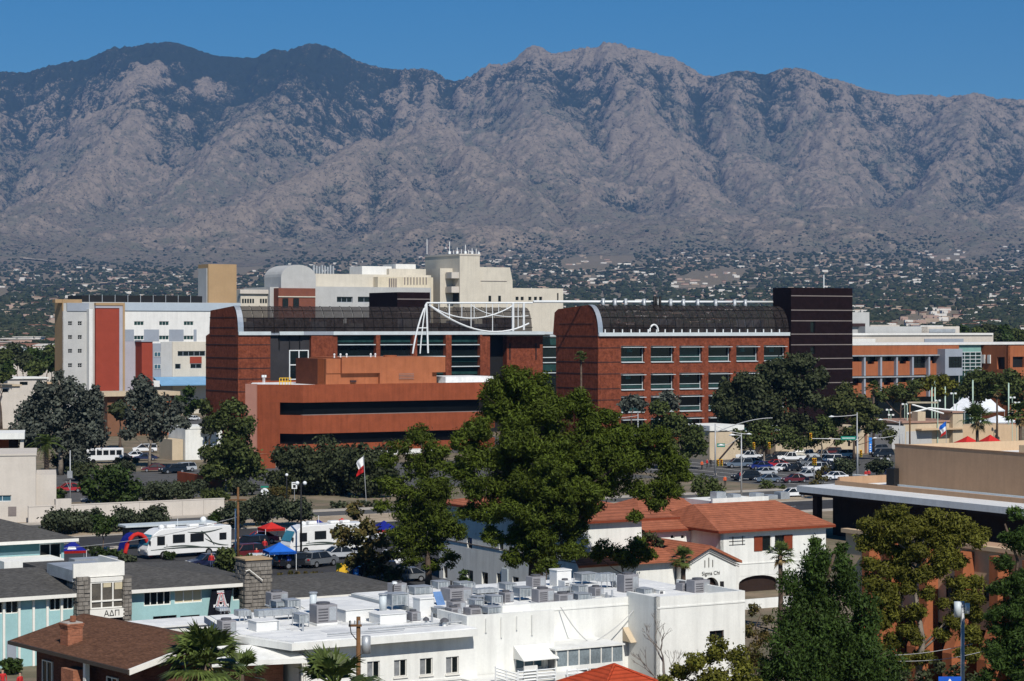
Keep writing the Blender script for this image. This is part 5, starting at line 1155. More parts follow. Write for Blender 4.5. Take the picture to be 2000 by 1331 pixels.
ORD = ['first', 'second', 'third', 'fourth', 'fifth', 'sixth', 'seventh', 'eighth', 'ninth', 'tenth', 'eleventh', 'twelfth', 'thirteenth', 'fourteenth', 'fifteenth', 'sixteenth', 'seventeenth', 'eighteenth', 'nineteenth', 'twentieth', 'twenty-first', 'twenty-second', 'twenty-third', 'twenty-fourth', 'twenty-fifth', 'twenty-sixth', 'twenty-seventh', 'twenty-eighth', 'twenty-ninth', 'thirtieth']
def roof_units():
    ACG = mat('ac_grey', (.26, .255, .27), .6, .12, 1.2); ACL = mat('ac_light', (.55, .57, .58), .6, .08, 1.2); ACW = mat('ac_white', (.74, .74, .72), .6, .06, 1.2); GR = mat('ac_grille', (.10, .10, .11), .6, .2, 2); DUCT = mat('duct_metal', (.50, .53, .55), .38, .2, 1.5, metal=.5)
    # (left, right, top, bottom, kind)
    L = [(432,464,1213,1246,'ac'),(466,498,1192,1215,'duct'),(500,600,1190,1214,'duct'),(497,550,1213,1233,'white'),(527,566,1158,1186,'ac'),(536,590,1174,1190,'frame'),(583,606,1200,1226,'frame'),(608,623,1160,1200,'stack'),(615,663,1182,1222,'ac'),(744,760,1163,1196,'stack'),(762,803,1160,1192,'frame'),(803,824,1196,1216,'ac'),(817,851,1168,1204,'white'),(853,873,1158,1188,'blue'),(874,928,1150,1180,'ac'),(881,913,1176,1198,'ac'),(852,878,1188,1206,'frame'),(926,948,1172,1190,'frame'),(915,957,1188,1208,'ac'),(930,985,1150,1167,'duct'),(984,1006,1158,1180,'ac'),(1012,1046,1148,1174,'frame'),(1036,1070,1127,1150,'ac'),(1048,1087,1152,1180,'ac'),(1088,1124,1161,1180,'ac'),(1126,1160,1160,1178,'frame'),(1084,1120,1113,1146,'white'),(1101,1120,1135,1158,'acl'),(1132,1172,1120,1142,'frame'),(1172,1214,1120,1150,'duct'),(1215,1252,1123,1165,'ac'),(1286,1301,1152,1168,'white'),(1331,1350,1140,1163,'ac'),(1352,1392,1134,1166,'ac'),(828,842,1206,1222,'vent'),(861,881,1208,1224,'vent'),(430,455,1188,1200,'duct'),(560,590,1172,1192,'frame'),(670,735,1190,1214,'white'),(737,800,1199,1219,'white'),(930,957,1166,1186,'frame'),(958,985,1164,1184,'frame'),(985,1012,1140,1158,'frame'),(1088,1128,1147,1162,'duct'),(1128,1152,1144,1164,'frame'),(880,905,1188,1208,'ac'),(1160,1182,1148,1168,'ac'),(950,985,1186,1204,'frame'),(765,798,1140,1166,'ac'),(806,850,1146,1168,'frame'),(853,882,1136,1156,'frame'),(895,930,1138,1154,'frame'),(1256,1280,1150,1168,'frame')]
    L.sort(key=lambda q: q[0]); names = {'ac': ('rooftop_air_conditioner', 'dark grey rooftop air conditioner cabinet', 'air conditioner'), 'acl': ('rooftop_air_conditioner', 'small pale rooftop condenser with round fan', 'air conditioner'), 'duct': ('air_duct', 'shiny galvanised air duct on the white roof', 'duct'), 'white': ('roof_hatch_box', 'white roof hatch box', 'roof box'), 'frame': ('evaporative_cooler', 'open-framed grey evaporative cooler', 'cooler'), 'stack': ('vent_stack', 'tall pale sheet-metal vent stack', 'vent'), 'blue': ('solar_collector', 'bluish tilted solar collector panel on the white roof', 'solar panel'), 'vent': ('roof_vent', 'small mushroom roof vent near the front parapet', 'vent')}
    cnt = {}; tot = {}
    for q in L: tot[q[4]] = tot.get(q[4], 0) + 1
    for (x0, x1, y0, y1, kd) in L:
        zb = WZ + .06 if x0 < 935 else WZ3 - .5
        if y1 < 1200 and x0 < 935: zb = WZ + .06
        D = (H - zb) * F / (y1 - HY); s = D / F; w = (x1 - x0) * s; h = (y1 - y0) * s; cx = wx((x0 + x1) / 2, D); nm, lb, ct = names[kd]; cnt[kd] = cnt.get(kd, 0) + 1
        lab = lb if tot[kd] == 1 else lb + ', %s from the left' % ORD[cnt[kd] - 1]
        t = thing(nm, lab, ct, (cx, D, zb), ANG, {'ac': 'rooftop air conditioners', 'frame': 'rooftop coolers', 'duct': 'rooftop ducts', 'white': 'white roof boxes', 'stack': 'roof vent stacks', 'vent': 'mushroom roof vents'}.get(kd))
        a = w * .46; d = min(max(w * .4, .5), 1.1)
        def bx(n_, m_, u0, u1, v0, v1, z0, z1, p=None): return MB().box(u0, u1, v0, v1, z0, z1).build(n_, m_, p or t, bevel=.02)
        if kd in ('ac', 'acl'):
            body = ACG if kd == 'ac' else ACW
            bx('curb', ACW, -a * 1.02, a * 1.02, -.05, 2 * d, 0, h * .12); c = bx('cabinet', body, -a, a, 0, 2 * d - .1, h * .12, h)
            n = 5
            for k in range(n): zz = h * .2 + (h * .7) * k / n; bx('louvre', GR, -a * .85, a * .1, -.03, .01, zz, zz + h * .07, c)
            bx('access_panel', ACL if kd == 'acl' else GALV, a * .2, a * .9, -.025, .01, h * .22, h * .9, c); MB().tube([(0, d, h), (0, d, h + .12)], min(a, d) * .7, 12).build('fan_guard', GR, c)
        elif kd == 'duct':
            bx('duct_run', DUCT, -a, a * .75, .2, 1.0, h * .45, h * .95); MB().profile([(a * .75, h * .45), (a, 0), (a + .0, h * .5), (a * .75, h * .95)], .2, 1.0, 'y').build('duct_elbow', DUCT, t)
            for k in range(3): u = -a + (1.6 * a) * k / 2.4 + .1; bx('duct_leg', GALV, u, u + .06, .3, .36, 0, h * .45)
            for k in range(4): u = -a + 1.7 * a * (k + .5) / 4; bx('duct_flange', GALV, u, u + .05, .16, 1.04, h * .42, h * .98)
        elif kd == 'white':
            bx('box', ACW, -a, a, 0, 2 * d, 0, h * .92); bx('lid', ACW, -a * 1.04, a * 1.04, -.06, 2 * d + .06, h * .92, h)
            if w < .9: bx('grille', GR, -a * .8, a * .3, -.03, .01, h * .2, h * .8)
        elif kd == 'frame':
            for u in (-a, a - .06):
                for v in (0, 1.1): bx('leg', GALV, u, u + .06, v, v + .06, 0, h)
            c = bx('cooler_box', mat('cooler_grey', (.36, .39, .41), .5, .15, 1.5), -a + .07, a - .07, .06, 1.1, h * .3, h * .95)
            for k in range(3): u = -a + .12 + (2 * a - .3) * k / 3; bx('louvre_panel', mat('cooler_louvre', (.24, .27, .29), .5, .25, 3), u, u + (2 * a - .3) / 3 - .08, .03, .055, h * .38, h * .88, c)
            bx('top_pan', GALV, -a, a, 0, 1.16, h * .95, h)
        elif kd == 'stack':
            MB().tube([(0, .3, 0), (0, .3, h)], a, 10).build('pipe', ALU, t, True); MB().tube([(0, .3, h), (0, .3, h + .08)], a * 1.25, 10).build('cap', GALV, t)
        elif kd == 'blue':
            MB().quad((-a, 0, h * .1), (a, 0, h * .1), (a, .7, h), (-a, .7, h)).build('panel', mat('solar_blue', (.12, .22, .42), .3, .15, 1), t); bx('stand', GALV, -a, -a + .06, .6, .66, 0, h * .9); bx('stand', GALV, a - .06, a, .6, .66, 0, h * .9)
        else:
            MB().tube([(0, .2, 0), (0, .2, h * .6)], a * .45, 8).build('pipe', ACW, t); MB().tube([(0, .2, h * .55), (0, .2, h * .8), (0, .2, h)], [a, a * .9, a * .3], 10).build('hood', GR, t)
    # draped cable and pipes
    def onw(px, py, v): u = WB.u(px, v); return Vector((*WB.w(u, v), WB.z(py, u, v)))
    pts = [onw(1095, 1186, 3.7)]; A, Bm, C_ = onw(1095, 1186, 3.7), onw(1154, 1258, 2.2), onw(1258, 1170, 3.7)
    path = [A.lerp(Bm, t / 8) - Vector((0, 0, .25 * math.sin(math.pi * t / 8))) for t in range(9)] + [Bm.lerp(C_, t / 8) - Vector((0, 0, .3 * math.sin(math.pi * t / 8))) for t in range(1, 9)]
    o = MB().tube(path, .035, 4).build('string_light_cable', mat('cable_grey', (.45, .45, .44), .7, .1, 1), None); tag(o, 'grey cable draped in a V across the white wall', 'cable')
    for i, (px0, px1, py) in enumerate(((640, 790, 1243), (720, 930, 1236))):
        zb = WZ + .12; p0 = Vector((*WB.w(WB.u(px0, 1.2 + i), 1.2 + i), zb + .1)); p1 = Vector((*WB.w(WB.u(px1, 1.2 + i), 1.2 + i), zb + .1)); o = MB().tube([p0, p1], .06, 5).build('roof_pipe', GALV, None); tag(o, ('grey conduit along the front edge of the white roof', 'longer grey conduit behind the front roof edge')[i], 'pipe')
roof_units()

# ---------------------------------------------------------------- white house with clay tile roofs
def tile_house():
    b = Bld('fraternity_house', 'white stucco fraternity house with orange clay tile roofs and arched entry', 'building', 1407, 213)
    z = b.z; vW = b.v(1349); ze = z(1037, 0, -.6); uR = b.u(1613); zr = z(982, b.u(1450, 5), 5)
    b.box('core', STUCCO, .4, uR, .4, 12, 0, ze - .05)
    hs = [b.rect(1472, 1506.5, 1046, 1078), b.rect(1513, 1549, 1044, 1076)]; arch = b.rect(1443, 1520, 1124, 1172)
    b.wall('wall', STUCCO, 0, uR, 0, ze - .02, 0, hs + [arch], t=.39); b.wall('side_wall', STUCCO, 0, 12, 0, ze - .02, 0, t=.38, face='W')
    for i, h in enumerate(hs):
        w = b.window(h, .05, TRIM, GLASS, 1, 1, .07); um = (h[0] + h[1]) / 2
        MB().box(*( (h[0] + .08, um - .02) if i == 0 else (um + .02, h[1] - .08)), -.02, .06, h[2] + .08, h[3] - .08).build('shutter', WOODD, w)
    # arch head filling the square opening
    a0, a1, z0, z1 = arch; n = 10; am = (a0 + a1) / 2
    sp = MB(); R = (a1 - a0) / 2; hgt = .75
    for k in range(n):
        t0, t1 = math.pi * k / n, math.pi * (k + 1) / n; x0, y0 = am - R * math.cos(t0), z1 - hgt + hgt * math.sin(t0); x1, y1 = am - R * math.cos(t1), z1 - hgt + hgt * math.sin(t1)
        sp.quad((x0, .02, y0), (x1, .02, y1), (x1, .02, z1 + .01), (x0, .02, z1 + .01)).quad((x0, .02, y0), (x0, .38, y0), (x1, .38, y1), (x1, .02, y1))
    sp.build('arch_head', STUCCO, b.root); b.box('arch_dark', DARKB, a0, a1, .385, .42, 0, z1)
    hip(b, 'tile_roof', TILE, -.7, uR + .7, -.7, 12.5, ze, zr, .25, 1.6, 2.6, WOODD)
    # ironwork on the wall
    ir = MB(); u0, u1 = b.u(1425, -.1), b.u(1456, -.1)
    for y in (1051, 1058, 1065): zz = z(y, u0, 0); ir.box(u0, u1, -.06, -.02, zz - .02, zz + .02)
    for px in (1431, 1450): u = b.u(px); ir.box(u - .035, u + .035, -.07, -.01, z(1066, u0), z(1049, u0))
    ir.build('wrought_iron', mat('iron', (.06, .055, .05), .6, .2, 2), b.root)
    b.box('string_course', STUCCO, b.u(1437), uR, -.05, .02, z(1103.5, b.u(1437)), z(1101.5, b.u(1437)))
    # rear-left wing
    vl = vW; u0, u1 = b.u(1216, vl), -.02; zl = z(1031, u1, vl); hs = [b.rect(x, x + 7.5, 1045, 1053, vl) for x in (1310, 1330)]
    b.wall('wall', STUCCO, u0, u1, 0, zl - .02, vl, hs, t=.3); b.box('core', STUCCO, u0, u1, vl + .32, vl + 9, 0, zl - .05)
    for h in hs: b.window(h, vl + .1, STUCCO, GLASS, 1, 1, .06)
    hip(b, 'tile_roof', TILE, u0 - .6, u1 + 3, vl - .6, vl + 10, zl, z(996, b.u(1290, vl + 5), vl + 5), .22, .4, .4, WOODD)
    hip(b, 'tile_roof', TILE, b.u(1230, vl + 12), b.u(1420, vl + 12), vl + 10.2, vl + 20, zl + .3, z(969, b.u(1300, vl + 15), vl + 15), .22, 3, 5, WOODD)
    # flat roof with plant behind
    uq = b.u(1390, 14); b.box('flat_roof', STUCCO, uq, uR + 3, 14, 19, 0, z(974, b.u(1500, 14), 14)); b.box('roof_parapet', STUCCO, uq - .1, uR + 3.1, 13.7, 13.99, 0, z(969, b.u(1500, 14), 14))
    for k, px in enumerate((1400, 1432, 1476, 1500, 1525)): u = b.u(px, 15); b.box('roof_plant', GALV, u, u + (1.2, 1.0, 1.1, 1.3, 1.2)[k], 15, 16.2, z(972, u, 15) - .2, z((962, 966, 964, 968, 962)[k], u, 15))
    # entry gable
    v0 = -4.6; uc = b.u(1384, v0); ul, ur = b.u(1333, v0), b.u(1437, v0); zp = z(1069, uc, v0); zq = z(1101, ul, v0); n = 12
    ar = b.rect(1372, 1403, 1128, 1170, v0); R = (ar[1] - ar[0]) / 2; am = (ar[0] + ar[1]) / 2; pts = [(ar[0], 0), (ar[0], ar[3] - R)] + [(am - R * math.cos(math.pi * k / n), ar[3] - R + R * math.sin(math.pi * k / n)) for k in range(1, n)] + [(ar[1], ar[3] - R), (ar[1], 0)]
    gw = MB().poly([(ul, v0, 0)] + [(a, v0, c) for a, c in pts] + [(ur, v0, 0), (ur, v0, zq), (uc, v0, zp), (ul, v0, zq)])
    for (a, c), (d, e) in zip(pts, pts[1:]): gw.quad((a, v0, c), (d, v0, e), (d, v0 + .4, e), (a, v0 + .4, c))
    gw.quad((ul, v0, 0), (ul, v0, zq), (ul, 0, zq), (ul, 0, 0)).quad((ur, v0, 0), (ur, 0, 0), (ur, 0, zq), (ur, v0, zq))
    gw.build('entry_gable', STUCCO, b.root); b.box('entry_recess', DARKB, ul + .1, ur - .1, v0 + .41, v0 + .5, 0, zq - .1)
    ring = MB()
    for k in range(n):
        t0, t1 = math.pi * k / n, math.pi * (k + 1) / n
        f = lambda t, r: (am - r * math.cos(t), v0 - .06, ar[3] - R + r * math.sin(t))
        ring.quad(f(t0, R), f(t1, R), f(t1, R * 1.75), f(t0, R * 1.75))
    ring.build('arch_surround', STUCCO, b.root)
    th = .25; ov = .5
    def slope(ua, za, ub, zb_, nm): MB().quad((ua, v0 - .35, za), (ub, v0 - .35, zb_), (ub, 5, zb_), (ua, 5, za)).quad((ua, v0 - .35, za - th), (ua, v0 - .35, za), (ub, v0 - .35, zb_), (ub, v0 - .35, zb_ - th)).quad((ua, v0 - .35, za - th), (ub, v0 - .35, zb_ - th), (ub, 4, zb_ - th), (ua, 4, za - th)).build(nm, TILE, b.root)
    k_ = (zp - zq) / (uc - ul); slope(ul - ov, zq - ov * k_ + .2, uc, zp + .2, 'tile_roof'); slope(uc, zp + .201, ur + ov, zq - ov * k_ + .2, 'tile_roof')
    for dz in (.28, .48): MB().tube([(ul - .3, v0 - .1, zq - dz - .15), (uc, v0 - .1, zp - dz), (ur + .3, v0 - .1, zq - dz - .15)], .06, 4).build('gable_moulding', mat('trim_grey', (.45, .44, .43), .8, .1, 1), b.root)
    for dx in (-.45, 0, .45): b.box('gable_iron', MATS['iron'], uc + dx - .03, uc + dx + .03, v0 - .06, v0 - .01, zp - 1.9, zp - 1.0 - abs(dx) * .5)
    text_mesh('Sigma Chi', .52, MATS['iron'], b.root, (am, v0 - .09, ar[3] + R * .42), (math.pi / 2, 0, 0), .01)
    lt = b.box('wall_lantern', BLACK, b.u(1409, v0 - .3), b.u(1414, v0 - .3), v0 - .3, v0 - .02, z(1155, ul, v0), z(1141, ul, v0))
    # porch roof running left from the gable
    pa, pb = b.u(1128, v0 + .5), ul - .2; za, zb_ = z(1106, pa, v0 + .3), z(1076, pb, v0 + 5.5)
    MB().quad((pa, v0 + .3, za), (pb, v0 + .3, za), (pb, v0 + 5.5, za + 1.6), (pa + 2, v0 + 5.5, za + 1.6)).quad((pa, v0 + .3, za - .2), (pa, v0 + .3, za), (pa + 2, v0 + 5.5, za + 1.6), (pa + 2, v0 + 5.5, za + 1.4)).quad((pa, v0 + .3, za - .2), (pb, v0 + .3, za - .2), (pb, v0 + .3, za), (pa, v0 + .3, za)).build('porch_roof', TILE, b.root)
    b.box('porch_wall', STUCCO, pa + .4, pb, v0 + 1.0, v0 + 1.3, 0, za - .2)
    # terrace wall in front
    b.box('terrace_wall', STUCCO, b.u(1290, v0 - 6), b.u(1560, v0 - 6), v0 - 6, v0 - 5.7, 0, .9)
    # left block seen through the pines
    b2 = Bld('white_annex', 'white stucco annex with tall dark windows behind the big pine', 'building', 1130, 203)
    z = b2.z; L = b2.v(858); zt = 8.0; uR2 = 7.0
    def wr(px0, px1, y0, y1): va, vb = b2.v(px1), b2.v(px0); vm = (va + vb) / 2; return (va, vb, z(y1, 0, vm), z(y0, 0, vm))
    hs = [wr(*q) for q in ((866, 874, 1106, 1130), (912, 924, 1114, 1138), (941, 953, 1118, 1142), (970, 978, 1120, 1147), (1001, 1013, 1127, 1156), (1090, 1100, 1045, 1077), (1103, 1110, 1045, 1077), (912, 922, 1050, 1072), (975, 983, 1052, 1076), (1060, 1072, 1050, 1078))]
    b2.wall('wall', STUCCO, 0, L, 0, zt, 0, hs, t=.3, face='W'); b2.wall('front_wall', STUCCO, .02, uR2, 0, zt, 0, t=.3); b2.box('core', STUCCO, .32, uR2, .32, L, 0, zt - .05)
    for i, h in enumerate(hs): b2.window(h, .1, STUCCO, GLASST if i == 1 else GLASS, 1, 1, .06, face='W')
    b2.box('door', mat('door_paleblue', (.55, .62, .66), .6, .06, 1), -.1, -.02, b2.v(993), b2.v(981), 0, 2.3)
    b2.box('string_course', JOINTL, -.06, -.003, 0, L, 4.05, 4.15)
    hip(b2, 'tile_roof', TILE, -.6, uR2 + 4, -.6, L + .6, zt, zt + 1.7, .22, 5.5, 5.5, WOODD)
    for v in (4, 11): b2.box('rain_spout', GALV, -.4, -.02, v, v + .12, zt - 1, zt - .85)
tile_house()

# ---------------------------------------------------------------- tan arts building at the right
def tan_building():
    A2 = ANG - math.pi / 2
    b = Bld('tan_arts_building', 'tan stucco auditorium with white-edged overhanging portico roof', 'building', 1640, 272, A2)
    z = b.z; uE = b.u(2080); zl = z(950, 0); zb = z(962, 0)
    MB().prism([(-3.5, -4), (uE, -4), (uE, 30), (-3.5, 30)], zb, zl).build('portico_roof', mat('roof_edge_white', (.70, .71, .71), .6, .07, .5, streak=.1), b.root)
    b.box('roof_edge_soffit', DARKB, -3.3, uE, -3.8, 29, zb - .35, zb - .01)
    b.box('column', DARKB, -2.6, -1.7, -2.2, -1.4, 0, zb - .36); b.box('wall', DARKB, -2.0, uE, .5, 28, 0, zb - .36)  # column and wall coloured dark for the shade under the portico
    b.box('lower_parapet', TANW, -2.2, uE, 1.0, 1.4, zl + .001, z(941, 0, 1)); b.box('lower_parapet', TANW, -2.2, -1.8, 1.42, 16, zl + .001, z(934, 0, 1)); b.box('lower_roof', ROOFW, -1.7, uE, 1.42, 29, zl + .001, zl + .05); b.box('roof_curb', STUCCO, b.u(1665, 9), b.u(1731, 9), 9, 9.4, zl + .05, z(930, b.u(1700, 9), 9))
    v0 = 4; u0 = b.u(1748, v0); zt = z(869, u0, v0); b.box('upper_wall', TANW, u0, uE, v0, v0 + .4, zl + .05, zt); b.box('upper_wall', TANL, u0, u0 + .4, v0 + .41, v0 + 26, zl + .05, zt)  # lighter tan puts the stronger sun on the inner parapets into the colour
    b.box('upper_core', ROOFW, u0 + .42, uE, v0 + .42, v0 + 25, zl + .05, zt - 1.2); b.box('upper_wall', TANL, u0 + .42, uE, v0 + 25.1, v0 + 25.6, zl + .05, zt); b.box('coping', mat('coping_brown', (.30, .18, .11), .8, .1, 1), u0 - .06, uE, v0 - .06, v0 + .46, zt, zt + .12)
    b.box('upper_wall', TANL, b.u(1990, v0 + 14), b.u(1990, v0 + 14) + 6, v0 + 14, v0 + 25, zt - 1.2, zt - .1); b.box('base_flashing', ALU, u0, uE, v0 - .25, v0 - .02, zl + .06, zl + .5)
    b.box('rooftop_duct', BLACK, b.u(1731, 3.2), b.u(1746, 3.2), 3.2, 9, zl + .05, z(915, b.u(1738, 3.2), 3.2))
    # pier-and-panel building below it
    c = Bld('pier_building', 'tan panel building with tall flared brick piers behind the trees', 'building', 1690, 160, A2)
    z = c.z; uE = c.u(2090); zt = z(1068, c.u(1850)); zo = z(1222, c.u(1850))
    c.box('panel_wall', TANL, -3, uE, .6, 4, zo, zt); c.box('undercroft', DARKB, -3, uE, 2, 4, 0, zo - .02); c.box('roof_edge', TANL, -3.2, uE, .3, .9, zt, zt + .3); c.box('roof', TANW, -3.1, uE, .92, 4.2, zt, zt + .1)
    for px in (1700, 1740, 1812, 1882, 1950, 2015):
        u = c.u(px); c.box('brick_pier', BRICKO2, u - .42, u + .42, -.45, .59, zo - .5, zt - .2)
        MB().profile([(-.5, zo - .4), (-.5, zo + .6), (-1.5, zo - 1.6), (-1.5, 0), (.9, 0), (.9, zo - .4)], u - .48, u + .48, 'x').build('pier_buttress', BRICKO2, c.root)
    for px, y in ((1790, 1127), (1838, 1140), (1912, 1146)): u = c.u(px); c.window((u, u + 1.1, z(y + 28, u), z(y, u)), .46, JOINT, GLASS, 2, 1, .06)
tan_building()

# ---------------------------------------------------------------- small buildings at the left and right
def small_buildings():
    A2 = rad(12)
    b = Bld('blank_white_building', 'blank off-white building at the left edge with a stepped side wing', 'building', 70, 292, A2)
    z = b.z; uL = b.u(-60); zt = z(890, 0)
    hs = [b.rect(-30, 22, 968, 980)]; b.wall('wall', OFFW, uL, 0, 0, zt, 0, hs, t=.3); b.window(hs[0], .15, ALU, GLASSB, 3, 1, .08); b.box('core', OFFW, uL, -.02, .32, 14, 0, zt - .02); b.box('coping', OFFW, uL, .1, -.12, 14.1, zt, zt + .25)
    u1 = b.u(110, 1.2); b.box('side_wing', OFFW, .02, u1, 1.2, 12, 0, z(928, 0, 1.2)); b.pbox('vent_grille', JOINTL, 16, 32, 990, 1008, -.08, -.02)
    b = Bld('canopy_building', 'white flat canopy with slanted support and red wall behind the white building', 'building', 48, 338, A2); z = b.z; uL = b.u(-60)
    b.box('canopy', STUCCO, uL, 0, 0, 10, z(858, 0), z(846, 0)); MB().profile([(-1.6, 0), (-.3, 0), (-.1, z(858, 0) - .01), (-.6, z(858, 0) - .01)], .5, 1.2, 'y').build('support', OFFW, b.root); b.box('red_wall', BRICKO, uL, b.u(17, 4), 4, 5, 0, z(858, 0) - .02); b.box('dark_interior', DARKB, b.u(17, 4) + .02, -1, 4.2, 5, 0, z(858, 0) - .02)
    # long white street wall
    t = thing('street_wall', 'long off-white street wall along the boulevard', 'wall', (*FR.w(0, 0), 0), ANG); v = vD + 2.6; u0, u1 = FR.loc(75, 1028)[0], FR.loc(441, 1006)[0]; zt = wz(981, FR.w(FR.loc(300, 1015)[0], v)[1])
    n = 9
    me = MB().box(0, (u1 - u0) / n - .03, 0, .3, 0, zt).mesh('wall_panel'); me.materials.append(OFFW)
    for k in range(n): o = link('wall_panel', me, None, t); o.location = (u0 + (u1 - u0) * k / n, v, 0)
    MB().box(u0, u1, v - .05, v + .35, zt, zt + .12).build('coping', OFFW, t); ua, ub = FR.loc(122, 1024)[0], FR.loc(150, 1022)[0]; MB().box(ua, ub, v - .2, v + .5, 0, zt + .9).build('pillar', OFFW, t)
    b = Bld('low_brick_wall', 'low red brick wall enclosing a corner of the car park', 'wall', 400, 352); z = b.z; L = b.v(346)
    b.box('front_wall', BRICKO, 0, b.u(440), 0, .4, 0, z(932, 0)); b.box('side_wall', BRICKO, 0, .4, .42, L, 0, z(930, 0)); b.box('coping', BRICKO2, -.06, b.u(440), -.06, .46, z(932, 0), z(932, 0) + .1)
    b = Bld('small_white_clinic', 'small white stucco building with a single grey door beyond the car park', 'building', 392, 430); z = b.z; u1 = b.u(434); hs = [b.rect(412, 424, 858, 882), b.rect(400, 405, 852, 868)]; b.wall('wall', STUCCO, b.u(362), u1, 0, z(838), 0, hs, t=.3); b.box('core', STUCCO, b.u(362), u1, .32, 9, 0, z(838) - .02); b.window(hs[1], .1, STUCCO, GLASS, 1, 1, .08); b.box('door', ALU, hs[0][0], hs[0][1], .2, .25, 0, hs[0][3]); b.box('parapet', STUCCO, b.u(362), u1, -.1, 9, z(838), z(833)); b.box('side_annex', BEIGE, b.u(340), b.u(361), 1, 8, 0, z(858))
    b = Bld('flat_roof_pavilion', 'brown-walled pavilion under a wide pale flat roof', 'building', 205, 520); z = b.z; b.box('wall', mat('brown_wall', (.20, .10, .06), .9, .1, .5), b.u(214), b.u(345), 1.5, 10, 0, z(775)); b.box('roof', BEIGE, b.u(203), b.u(352), 0, 12, z(775), z(767)); b.box('garage_panel', BRICKO2, b.u(325), b.u(345), 1.3, 1.45, 0, z(782))
    for i, (px0, px1, y, D, m, lb) in enumerate(((16, 92, 738, 600, STUCCO, 'low white flat-roofed shed behind the grey-green trees'), (-10, 40, 752, 560, BEIGE, 'low beige shed at the left edge behind the trees'), (60, 110, 748, 640, TANL, 'small tan shed beside the medical block'), (-60, 112, 684, 900, mat('roof_mint', (.45, .55, .50), .7, .08), 'long pale green roofed warehouse at the left edge'))):
        b = Bld('flat_roofed_shed', lb, 'building', px0, D); u1 = b.u(px1); b.box('wall', OFFW, 0, u1, .5, 12, 0, b.z(y) - .4); b.box('roof', m, -.4, u1 + .4, 0, 12.4, b.z(y) - .4, b.z(y)); b.pbox('window', GLASS, px0 + (px1 - px0) * .3, px0 + (px1 - px0) * .5, y + 8, y + 14, .42, .55)
    # beyond the crossing
    b = Bld('cream_corner_building', 'cream stucco building with white roof edge left of the traffic lights', 'building', 1386, 428); z = b.z; u1 = b.u(1450); b.box('wall', BEIGE, 0, u1, 0, 10, 0, z(842)); b.box('roof_edge', STUCCO, -.2, u1 + .2, -.3, 10.2, z(842), z(832)); MB().tube([(b.u(1403, -.4), -.4, 0), (b.u(1436, -.4), -.4, z(862, 0))], .12, 5).build('stair_rail', JOINT, b.root)
    b = Bld('low_cream_building', 'low cream building with small windows behind the waiting cars', 'building', 1515, 440); z = b.z; u1 = b.u(1696); hs = [b.rect(1656, 1661, 861, 872), b.rect(1668, 1673, 861, 872), b.rect(1560, 1566, 866, 874)]; b.wall('wall', BEIGE, 0, u1, 0, z(856, b.u(1600)), 0, hs, t=.3); b.box('core', BEIGE, 0, u1, .32, 9, 0, z(856, b.u(1600)) - .02)
    for h in hs: b.window(h, .1, JOINT, GLASS, 1, 1, .08)
    b.box('tall_end', BEIGE, b.u(1650, -.1), u1 + .1, -.1, 9, z(856, b.u(1600)), z(832, u1)); b.box('end_trim', mat('trim_brown', (.28, .14, .09), .8, .1, 1), b.u(1690, -.3), b.u(1694, -.3), -.3, -.12, 0, z(834, u1))
    b = Bld('beige_shop', 'beige parapet building with square corner tower behind the palms', 'building', 1742, 470); z = b.z; u1 = b.u(1872); zt = z(824); b.box('wall', BEIGE, b.u(1765), u1, 0, 14, 0, zt - .4); b.box('cornice', mat('trim_rose', (.36, .22, .17), .85, .1, 1), b.u(1762, -.3), u1, -.3, 14, zt - .4, zt); b.box('corner_tower', BEIGE, b.u(1861, -1.2), b.u(1881, -1.2), -1.2, 3, 0, z(806, u1)); b.box('tower_cornice', MATS['trim_rose'], b.u(1859, -1.5), b.u(1883, -1.5), -1.5, 3.2, z(806, u1), z(803, u1)); b.box('roof_pier', BEIGE, b.u(1792), b.u(1807), -.1, 2, zt, z(806)); b.box('left_bay', LGREY, b.u(1742, -2), b.u(1768, -2), -2, 8, 0, z(832)); b.box('shop_shade', LGREY, b.u(1770, -.1), b.u(1820, -.1), -.1, .05, 0, zt - 2.2); b.box('right_bay', TANL, u1 + 3, b.u(1990, 2), 2, 10, 0, z(838)); b.box('ledge', TANL, b.u(1800, -2), u1, -2, -.05, z(842), z(839))
    # red tile hip at the bottom edge
    b = Bld('red_tile_pavilion', 'small red clay tile hip roof at the bottom edge', 'building', 1200, 122); z = b.z; zt = z(1299, 0, 0); e = 4.6
    MB().poly([(-e, -e, zt - 2.2), (e, -e, zt - 2.2), (0, 0, zt)]).poly([(e, -e, zt - 2.2), (e, e, zt - 2.2), (0, 0, zt)]).poly([(e, e, zt - 2.2), (-e, e, zt - 2.2), (0, 0, zt)]).poly([(-e, e, zt - 2.2), (-e, -e, zt - 2.2), (0, 0, zt)]).build('tile_roof', TILER, b.root); b.box('wall', BRICKF, -e + .6, e - .6, -e + .6, e - .6, 0, zt - 2.25)
    for s_ in ((-e, -e), (e, -e), (e, e), (-e, e)): MB().tube([(0, 0, zt + .03), (s_[0], s_[1], zt - 2.17)], .09, 5).build('hip_ridge', TILER, b.root)
small_buildings()
# ================================================================ vegetation
BARKD = mat('bark_dark', (.045, .034, .028), .95, .3, 2, bump=.4, bscale=9)
def T(label, px, D, leaf, blobs, name='broadleaf_tree', **k):
    k.setdefault('seed', abs(int(px))); k.setdefault('sub', 7); k.setdefault('per', 11); k.setdefault('size', .22)
    return make_tree(name, label, px, D, blobs, leaf, **k)

